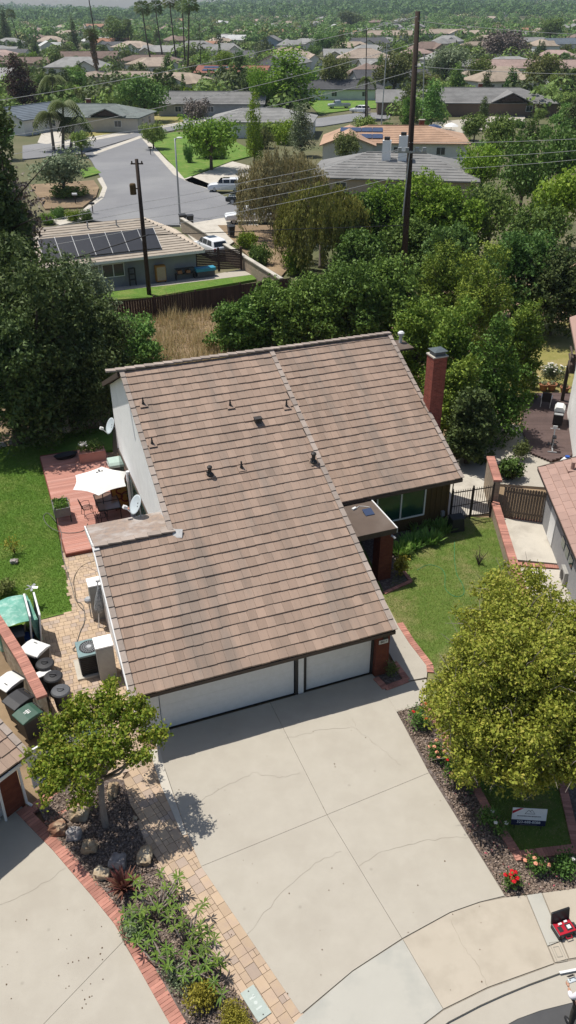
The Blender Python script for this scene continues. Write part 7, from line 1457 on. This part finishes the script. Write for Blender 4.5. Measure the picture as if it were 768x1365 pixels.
gx, gy = np.meshgrid(np.linspace(-3500, 3500, 90), np.linspace(880, 5200, 60)); V = np.column_stack([gx.ravel(), gy.ravel(), hillz(gx.ravel(), gy.ravel())+.05]); i = np.arange(59*90).reshape(59, 90)[:, :89].ravel(); F = np.column_stack([i, i+1, i+91, i+90]); tag(npobj('hills', V, F, M['ground']), kind='structure')
far_woods('far_woods', 'mixed trees covering the far plain', 1300, 620, 1600, 'mixed', 1, 3, 6, hillz); far_woods('far_woods', 'dark trees among the far rooftops', 600, 560, 1600, 'cedar', 2, 2.5, 5, hillz); far_woods('far_woods', 'pale olive trees among the far rooftops', 500, 600, 1600, 'olive', 3, 2.5, 5, hillz)
far_woods('far_woods', 'dark trees filling the gaps between distant roofs', 800, 200, 800, 'cedar', 7, 1.9, 4.2, None, 90, .3, True); far_woods('far_woods', 'green trees filling the gaps between distant roofs', 560, 190, 800, 'mixed', 8, 1.9, 4.4, None, 90, .3, True); far_woods('far_woods', 'light green trees filling the gaps between distant roofs', 260, 200, 800, 'bright', 9, 1.3, 2.8, None, 70, .36, True)
far_woods('hill_woods', 'trees covering the distant hills', 3800, 1500, 4800, 'mixed', 4, 5, 10, hillz, 40, .5)
for o in FH: o.location.z = float(hillz(o.location.x, o.location.y))+.05
# ================================================================ POLES, WIRES, VEHICLES, PERSON
def upole(label, px, ybase, px_top, ytop, r, arms=()):
    b = at(px, ybase, 0); top = col(px_top, ytop, b.y); t = thing('utility_pole', label, 'utility pole', (b.x, b.y, -.2)); r_ = Vector((top.x-b.x, 0, top.z+.2)); mb = MB(); mb.tube([(0, 0, 0), r_*.5, r_], [r, r*.88, r*.7], 12); mb.build('pole', 'pole_wood', t, True)
    return t, b, r_
lp, lb, lr = upole('wooden utility pole with a transformer standing on the green lawn strip', 199, 392, 182, 212, .2)
mb = MB(); q = lr*.80; mb.lathe((q.x-.5, -.1, q.z-.45), [(.24, 0), (.26, .05), (.26, .75), (.2, .85)], 14); mb.bar((q.x-.3, -.1, q.z), (q.x, -.0, q.z), .08); mb.build('transformer', 'brown_wood', lp)
mb = MB(); mb.bar((lr.x-.5, 0, lr.z-.35), (lr.x+.5, 0, lr.z-.35), .1)
for x in (-.4, 0, .4): mb.lathe((lr.x+x, 0, lr.z-.3), [(.05, 0), (.07, .06), (.04, .16)], 8)
mb.build('crossarm', 'pole_wood', lp)
rp_, rb_, rr_ = upole('tall dark wooden pole rising to the top of the frame behind the house', 537, 383, 557, 15, .27)
mb = MB(); q = rr_*((col(545, 202, rb_.y).z+.2)/rr_.z); mb.bar((q.x-1.3, -.25, q.z), (q.x+1.3, -.25, q.z), .14); mb.build('crossarm', 'galv', rp_)
for x in (-.9, -.3, .5, 1.1): mb = MB(); mb.box((q.x+x, -.3, q.z+.2), (.28, .26, .3)); mb.build('junction_box', 'galv', rp_)
mb = MB(); mb.tube([(q.x-.28, -.28, q.z-5), (q.x-.28+.2, -.28, q.z)], .05, 6); mb.build('conduit', 'galv', rp_)
far_pole = 0
for (x, yb, yt, xt, l) in ((563, 170, 70, 566, 'slim grey steel pole beside the tall dark pole'), (508, 172, 58, 516, 'thin leaning pole in front of the large grey brown house'), (487, 160, 36, 489, 'thin dark pole beside the silver pickup driveway'), (98, 62, 12, 92, 'thin far pole on the left skyline'), (268, 98, 30, 266, 'thin far pole right of the skyline palms')):
    b = at(x, yb, 0); top = col(xt, yt, b.y); t = thing('thin_pole', l, 'pole', (b.x, b.y, -.2)); mb = MB(); r_ = Vector((top.x-b.x, 0, top.z)); mb.tube([(0, 0, 0), r_], [.13, .09], 8); mb.build('pole', 'galv' if 'grey' in l or 'leaning' in l else 'pole_wood', t); mb = MB(); mb.bar(r_+Vector((-.6, 0, -.5)), r_+Vector((.6, 0, -.5)), .09); mb.build('crossarm', 'pole_wood', t)
def lamp(label, px, ybase, px_top, ytop, arm):
    b = at(px, ybase, 0); top = col(px_top, ytop, b.y); t = thing('street_lamp', label, 'street lamp', (b.x, b.y, -.1)); r_ = Vector((top.x-b.x, 0, top.z)); mb = MB(); mb.tube([(0, 0, 0), r_*.5, r_], [.13, .1, .08], 10); mb.build('post', 'galv', t, True); mb = MB(); mb.tube([r_-Vector((0, 0, .3)), r_+Vector((arm*.5, 0, .05)), r_+Vector((arm, 0, .08))], .05, 6); mb.build('arm', 'galv', t); mb = MB(); mb.blob((r_.x+arm*1.1, 0, r_.z+.05), (.38, .17, .1), 1, .05); mb.build('lantern', 'white_paint', t, True)
lamp('tall pale street lamp at the bend of the street behind the solar roofed house', 240, 287, 233, 183, .5); lamp('street lamp in front of the dark round tree by the upper street', 197, 159, 193, 106, .5)
def wire(label, pts, r=.018, mat='wire', sag=.4):
    P = [Vector(p) for p in pts]; out = []
    for a, b in zip(P[:-1], P[1:]):
        for k in range(12): f = k/12; out.append(a+(b-a)*f-Vector((0, 0, sag*4*f*(1-f)*(b-a).length/40)))
    out.append(P[-1]); mb = MB(); mb.tube(out, r, 5); tag(mb.build('overhead_wire', mat), label, 'wire')
dp = rb_.y-.2
for i, (pts, l) in enumerate(((((-60, 142), (368, 64), (556, 22)), 'topmost overhead wire running left from the top of the tall dark pole'), (((-60, 192), (240, 137), (552, 58)), 'second overhead wire running left from the tall dark pole'), (((-60, 218), (150, 178), (368, 140), (549, 95)), 'third overhead wire crossing the street corner'),
    (((-60, 312), (187, 270), (330, 242), (543, 196)), 'upper of the wires between the two utility poles'), (((-60, 322), (188, 280), (330, 252), (543, 207)), 'second of the wires between the two utility poles'), (((-60, 332), (189, 292), (331, 267), (543, 220)), 'third of the wires between the two utility poles'), (((-60, 345), (190, 304), (331, 280), (543, 232)), 'lowest pale wire between the two utility poles'))):
    wire(l, [col(x, y, dp-(1.4 if i > 2 else 0)*(1-(x+60)/620)) for x, y in pts], .018)
wire('thick black telephone cable sloping down from the transformer pole to the left', [col(198, 313, lb.y-.3), col(92, 346, lb.y-5)], .05, 'wire_black', .1); wire('thick black telephone cable between the two poles', [col(198, 313, lb.y-.3), col(400, 305, dp-.5), col(541, 300, dp)], .035, 'wire_black', .1)
for pts, l in ((((557, 28), (830, 48)), 'topmost wire running right from the tall dark pole'), (((553, 88), (830, 99)), 'second wire running right from the tall dark pole'), (((545, 190), (830, 181)), 'third wire running right from the tall dark pole'), (((544, 212), (830, 195)), 'fourth wire running right from the tall dark pole'), (((544, 228), (830, 206)), 'lowest wire running right from the tall dark pole')):
    wire(l, [col(x, y, dp) for x, y in pts], .018)
# vehicles
def wheel(t, x, y, r=.36, w_=.24):
    mb = MB(); mb.lathe((x, y, r), [(r*.62, -w_/2), (r, -w_/2+.03), (r, w_/2-.03), (r*.62, w_/2)], 18, Matrix.Rotation(PI/2, 3, 'X')); o = mb.build('wheel', 'rubber', t); mb = MB(); mb.lathe((x, y, r), [(r*.3, -w_/2-.01), (r*.6, -w_/2-.005), (r*.6, w_/2+.005), (r*.3, w_/2+.01)], 14, Matrix.Rotation(PI/2, 3, 'X')); mb.build('rim', 'galv', o)
def vehicle(name, label, loc, rz, kind, paint):
    """x forward, length about 4.7"""
    t = thing(name, label, 'car' if kind == 'suv' else 'pickup truck', loc, rz); L_ = 4.7 if kind == 'suv' else 5.5; W = 1.86; hl = L_/2
    if kind == 'suv':
        body = [(-hl, .42), (-hl+.05, .95), (-hl+.12, 1.08), (hl-1.5, 1.02), (hl-.35, .92), (hl, .72), (hl, .38), (hl-.2, .28), (-hl+.2, .28)]; cab = [(-hl+.12, 1.04), (-hl+.55, 1.60), (-hl+1.0, 1.68), (.25, 1.66), (hl-1.35, 1.03)]
    else:
        body = [(-hl, .5), (-hl, 1.08), (-.35, 1.1), (hl-1.6, 1.12), (hl-.2, 1.02), (hl, .85), (hl, .45), (-hl+.1, .42)]; cab = [(-.42, 1.09), (-.35, 1.72), (-.1, 1.82), (1.0, 1.80), (hl-1.45, 1.1)]
    def solid(nm, prof, w0, taper, mat, par, z_t):
        bm = bmesh.new(); n = len(prof); vs = []
        zmin, zmax = min(p[1] for p in prof), max(p[1] for p in prof)
        for s in (-1, 1):
            for x, z in prof: f = (z-zmin)/(zmax-zmin); vs.append(bm.verts.new((x, s*(w0/2)*(1-taper*f), z)))
        bm.faces.new(vs[:n][::-1]); bm.faces.new(vs[n:])
        for i in range(n): bm.faces.new((vs[i], vs[(i+1) % n], vs[n+(i+1) % n], vs[n+i]))
        bmesh.ops.recalc_face_normals(bm, faces=bm.faces); bmesh.ops.bevel(bm, geom=[e for e in bm.edges], offset=z_t, segments=2, affect='EDGES', profile=.6); me = bpy.data.meshes.new(nm); bm.to_mesh(me); bm.free(); me.materials.append(M[mat]); me.polygons.foreach_set('use_smooth', [True]*len(me.polygons)); o = bpy.data.objects.new(nm, me); COL.objects.link(o); o.parent = par; return o
    b = solid('body', body, W, .04, paint, t, .06); c = solid('cabin', cab, W*.93, .2, paint, t, .05)
    zs = 1.14 if kind == 'suv' else 1.2; zt = 1.58 if kind == 'suv' else 1.7; wy = lambda z: (W*.93/2)*(1-.2*(z-1.04)/.64)+.012
    xs = ((-hl+.62, -.75), (-.65, .2), (.28, .78)) if kind == 'suv' else ((-.28, .45), (.53, 1.05))
    for s in (-1, 1):
        for i, (xa, xb) in enumerate(xs):
            cut = .30 if i == len(xs)-1 else 0; mb = MB(); f = [(xa, s*wy(zs), zs), (xb+cut, s*wy(zs), zs), (xb-(0 if not cut else .12), s*wy(zt), zt), (xa+(.18 if i == 0 and kind == 'suv' else 0), s*wy(zt), zt)]; mb.add(f+[(p[0], p[1]-s*.03, p[2]) for p in f], [(0, 1, 2, 3), (7, 6, 5, 4), (0, 4, 5, 1), (2, 6, 7, 3), (1, 5, 6, 2), (0, 3, 7, 4)]); mb.build('side_window', 'car_glass', t)
    def slope_glass(nm, p0, p1):
        mb = MB(); d = Vector((p1[0]-p0[0], 0, p1[1]-p0[1])); n_ = Vector((-d.z, 0, d.x)).normalized(); n_ = n_ if n_.z > 0 else -n_; a_, b_ = Vector((p0[0], 0, p0[1]))+d*.14+n_*.012, Vector((p0[0], 0, p0[1]))+d*.88+n_*.012; ya, yb = wy(a_.z)-.1, wy(b_.z)-.1; mb.add([(a_.x, -ya, a_.z), (a_.x, ya, a_.z), (b_.x, yb, b_.z), (b_.x, -yb, b_.z)]+[(q.x-n_.x*.03, y, q.z-n_.z*.03) for q, y in ((a_, -ya), (a_, ya), (b_, yb), (b_, -yb))], [(0, 1, 2, 3), (7, 6, 5, 4), (0, 4, 5, 1), (1, 5, 6, 2), (2, 6, 7, 3), (3, 7, 4, 0)]); mb.build(nm, 'car_glass', t)
    slope_glass('windscreen', cab[4], cab[3]); slope_glass('rear_window', cab[0], cab[1])
    if kind == 'suv': mb = MB(); mb.bb(-.6, .3, -.45, .45, 1.675, 1.69); mb.build('sunroof', 'car_glass', t)
    else: mb = MB(); mb.bb(-hl+.12, -.5, -W/2+.16, W/2-.16, 1.085, 1.125); mb.build('truck_bed', 'bin_black', t)
    for s in (-1, 1):
        mb = MB(); mb.box((hl-.06, s*.66, .78), (.16, .36, .14)); mb.build('headlight', 'lamp_clear', t); mb = MB(); mb.box((-hl+.03, s*.78, .9), (.08, .18, .26)); mb.build('tail_light', 'lamp_red', t); mb = MB(); mb.box((hl-1.5, s*(W/2+.06), 1.12), (.14, .2, .13)); mb.build('wing_mirror', paint, t, bevel=.03)
        for x in (hl-.92, -hl+.95): wheel(t, x, s*(W/2-.13))
    mb = MB(); mb.bb(hl-.0, hl+.02, -.5, .5, .5, .7); mb.build('grille', 'bin_black', t); return t
vehicle('parked_car', 'white sport utility car parked at the kerb beyond the weeping tree', (*at(301, 254).xy, -.05), R(178), 'suv', 'car_white')
vehicle('parked_car', 'dark car half hidden behind the weeping tree beside the white one', (*at(327, 271).xy, -.05), R(165), 'suv', 'car_dark')
vehicle('pickup_truck', 'white pickup truck nosing out from behind the weeping tree', (*at(332, 296).xy, -.05), R(188), 'pickup', 'car_white')
vehicle('parked_car', 'white car with dark rear window parked behind the slatted gate', (*at(282, 337).xy, -.05), R(122), 'suv', 'car_white')
vehicle('pickup_truck', 'silver pickup truck beside the far bright lawn', (*at(452, 144).xy, -.05), R(188), 'pickup', 'car_silver')
vehicle('pickup_truck', 'white truck at the right edge near the dark blue grey house', (*at(764, 96).xy, -.05), R(170), 'pickup', 'car_white')
vehicle('parked_car', 'small white car between the two grey roofs by the pickup driveway', (*at(480, 150).xy, -.05), R(150), 'suv', 'car_white')
for (x, y, l) in ((243, 292, 'left black bin at the bend of the street'), (253, 293, 'right black bin at the bend of the street'), (308, 307, 'black bin on the bank near the white pickup truck')): wheelie(x, y-6, R(20), 'bin_black', l, h=1.1, w=.7, d=.8)
for (x, y, l) in ((201, 206, 'dark mailbox on the kerb of the corner lawn'), (124, 284, 'mailbox at the bend of the street by the dark shrub'), (101, 271, 'white mailbox at the edge of the bare yard')):
    t = thing('mailbox', l, 'mailbox', at(x, y)); mb = MB(); mb.bb(-.05, .05, -.05, .05, 0, 1.0); mb.build('post', 'pole_wood', t); mb = MB(); mb.extrude([(-.14, 1.0), (.14, 1.0), (.14, 1.15), (.08, 1.24), (-.08, 1.24), (-.14, 1.15)], -.3, .3); mb.build('box', 'white_paint' if 'white' in l else 'bin_black', t)
# person with a remote control at the lower right edge
def person():
    hp = at(759, 1314, 1.15); yaw = R(18); b = Vector((hp.x+.26, hp.y-.26, -.062)); t = thing('person', 'person in a white shirt and dark trousers holding a remote control on the gutter', 'person', b, yaw)
    def skin(nm, pts, edges, rad, mat, lv=2):
        me = bpy.data.meshes.new(nm); me.from_pydata(pts, edges, []); o = bpy.data.objects.new(nm, me); COL.objects.link(o); o.parent = t; me.materials.append(M[mat]); md = o.modifiers.new('skin', 'SKIN'); md.use_smooth_shade = True; sv = me.skin_vertices[0].data
        for i, r in enumerate(rad): sv[i].radius = (r, r) if not isinstance(r, tuple) else r
        sv[0].use_root = True; s = o.modifiers.new('sub', 'SUBSURF'); s.levels = s.render_levels = lv; return o
    # y forward; body continuous: pelvis, spine, neck, head, arms, legs
    pts = [(0, 0, .95), (0, .0, 1.12), (0, .0, 1.30), (0, 0, 1.44), (0, .02, 1.53), (0, .04, 1.60), (0, .05, 1.70), (-.18, 0, 1.42), (-.27, .08, 1.18), (-.17, .33, 1.14), (.18, 0, 1.42), (.27, .08, 1.18), (.13, .33, 1.14), (-.10, 0, .88), (-.12, .02, .50), (-.13, -.02, .10), (-.14, .14, .05), (.10, 0, .88), (.12, .02, .50), (.13, -.02, .10), (.14, .14, .05)]
    edges = [(0, 1), (1, 2), (2, 3), (3, 4), (4, 5), (5, 6), (3, 7), (7, 8), (8, 9), (3, 10), (10, 11), (11, 12), (0, 13), (13, 14), (14, 15), (15, 16), (0, 17), (17, 18), (18, 19), (19, 20)]
    rad = [(.15, .11), (.14, .10), (.16, .11), (.13, .09), .055, .085, .095, .06, .045, .034, .06, .045, .034, .085, .06, .04, .028, .085, .06, .04, .028]
    skin('body', pts, edges, rad, 'skin')
    skin('shirt', [(0, 0, .92), (0, 0, 1.12), (0, 0, 1.30), (0, 0, 1.43), (-.18, 0, 1.42), (-.27, .08, 1.19), (-.21, .25, 1.15), (.18, 0, 1.42), (.27, .08, 1.19), (.21, .25, 1.15)], [(0, 1), (1, 2), (2, 3), (3, 4), (4, 5), (5, 6), (3, 7), (7, 8), (8, 9)], [(.175, .13), (.165, .12), (.18, .125), (.13, .1), .082, .064, .055, .082, .064, .055], 'shirt')
    skin('trousers', [(0, 0, .98), (-.10, 0, .86), (-.12, .02, .50), (-.13, -.02, .1), (.10, 0, .86), (.12, .02, .50), (.13, -.02, .1)], [(0, 1), (1, 2), (2, 3), (0, 4), (4, 5), (5, 6)], [(.165, .125), .105, .08, .07, .105, .08, .07], 'trousers')
    for s in (-1, 1): mb = MB(); mb.blob((s*.135, .06, .045), (.062, .16, .075), 2, .03); mb.build('shoe', 'black', t, True)
    mb = MB(); mb.blob((0, .02, 1.695), (.105, .12, .115), 5, .12, 3); mb.blob((0, -.02, 1.64), (.10, .09, .10), 6, .1, 2); mb.build('hair', 'hair', t, True)
    mb = MB(); mb.blob((0, .16, 1.64), (.018, .03, .028), 1, .05, 2); mb.build('nose', 'skin', t, True)
    for s in (-1, 1):
        mb = MB(); mb.blob((s*.036, .132, 1.672), (.014, .01, .008), 1, .05, 1); mb.build('eye', 'bin_white', t); mb = MB(); mb.blob((s*.098, .04, 1.64), (.015, .025, .035), 2, .1, 1); mb.build('ear', 'skin', t, True)
    mb = MB(); mb.blob((0, .135, 1.595), (.028, .01, .007), 2, .05, 1); mb.build('mouth', 'maroon', t)
    for s in (-1, 1):     # hands: palm, four fingers round the control, thumb on its face
        w0 = Vector((-.17 if s < 0 else .13, .33, 1.14)); c = w0+Vector((-s*.02, .06, .0)); P_ = [tuple(w0), tuple(c), tuple(c+Vector((0, .035, .0)))]; E_ = [(0, 1), (1, 2)]; R_ = [.03, .034, .032]
        for k in range(4):
            z = .03-.02*k; l = (.9, 1.0, .95, .78)[k]; i0 = len(P_); a_ = c+Vector((s*.012, .045, z)); P_ += [tuple(a_), tuple(a_+Vector((-s*.012, .032*l, -.004))), tuple(a_+Vector((-s*.036, .038*l, -.01)))]; E_ += [(2, i0), (i0, i0+1), (i0+1, i0+2)]; R_ += [.0105, .0095, .0085]
        i0 = len(P_); P_ += [tuple(c+Vector((-s*.025, .0, .03))), tuple(c+Vector((-s*.045, .028, .05)))]; E_ += [(1, i0), (i0, i0+1)]; R_ += [.012, .010]
        skin('hand', P_, E_, R_, 'skin', 1)
    ct_ = thing('remote_control', 'grey and black remote control held in the hands of the person', 'remote control', b+Matrix.Rotation(yaw, 3, 'Z') @ Vector((-.02, .42, 1.215)), yaw)
    mb = MB(); mb.box((0, 0, 0), (.22, .11, .05)); mb.build('case', 'dish', ct_, bevel=.015); mb = MB(); mb.mbox(Matrix.Translation((0, .08, .05)) @ Matrix.Rotation(R(40), 4, 'X'), .17, .012, .1); mb.build('screen', 'black', ct_); 
    for s in (-1, 1): mb = MB(); mb.tube([(s*.07, 0, .02), (s*.07, 0, .045)], .012, 8); mb.build('thumb_stick', 'black', ct_)
person()
# ================================================================ LIGHT
w = bpy.data.worlds.new('World'); S.world = w; w.use_nodes = True; nt = w.node_tree
sky = nt.nodes.new('ShaderNodeTexSky'); sky.sky_type = 'NISHITA'; sky.sun_disc = False
EL, AZ = R(66.5), R(-58.0)
sky.sun_elevation = EL; sky.sun_rotation = AZ; sky.altitude = 50; sky.air_density = 1.0; sky.dust_density = 1.5; sky.ozone_density = 1.0
nt.links.new(sky.outputs['Color'], nt.nodes['Background'].inputs['Color']); nt.nodes['Background'].inputs['Strength'].default_value = .10
sl = bpy.data.lights.new('sun', 'SUN'); so = bpy.data.objects.new('sun', sl); COL.objects.link(so)
sl.energy = 4.7; sl.angle = R(.53); sl.color = (1, .955, .88)
sd = Vector((math.sin(AZ)*math.cos(EL), math.cos(AZ)*math.cos(EL), math.sin(EL))); so.rotation_euler = (-sd).to_track_quat('-Z', 'Y').to_euler(); so.location = sd*200
S.view_settings.view_transform = 'Standard'; S.view_settings.look = 'None'; S.view_settings.gamma = 1; S.view_settings.exposure = 0.09; S.view_settings.use_curve_mapping = False
S.render.engine = 'CYCLES'; S.cycles.max_bounces = 6; S.cycles.diffuse_bounces = 3; S.cycles.glossy_bounces = 2; S.cycles.transmission_bounces = 3; S.cycles.volume_bounces = 0; S.cycles.transparent_max_bounces = 6
S.cycles.use_denoising = True; S.cycles.caustics_reflective = False; S.cycles.caustics_refractive = False
mb = MB(); mb.bb(-5600, 5600, -300, 5700, GZ-1.2, 125)
hz = tag(mb.build('haze', pm('haze', (1, 1, 1))), kind='stuff'); m = hz.data.materials[0]; nt = m.node_tree; nt.nodes.clear()
v = nt.nodes.new('ShaderNodeVolumePrincipled'); v.inputs['Color'].default_value = (.74, .86, 1, 1); v.inputs['Density'].default_value = .00010; v.inputs['Anisotropy'].default_value = .2
nt.links.new(v.outputs[0], nt.nodes.new('ShaderNodeOutputMaterial').inputs['Volume'])
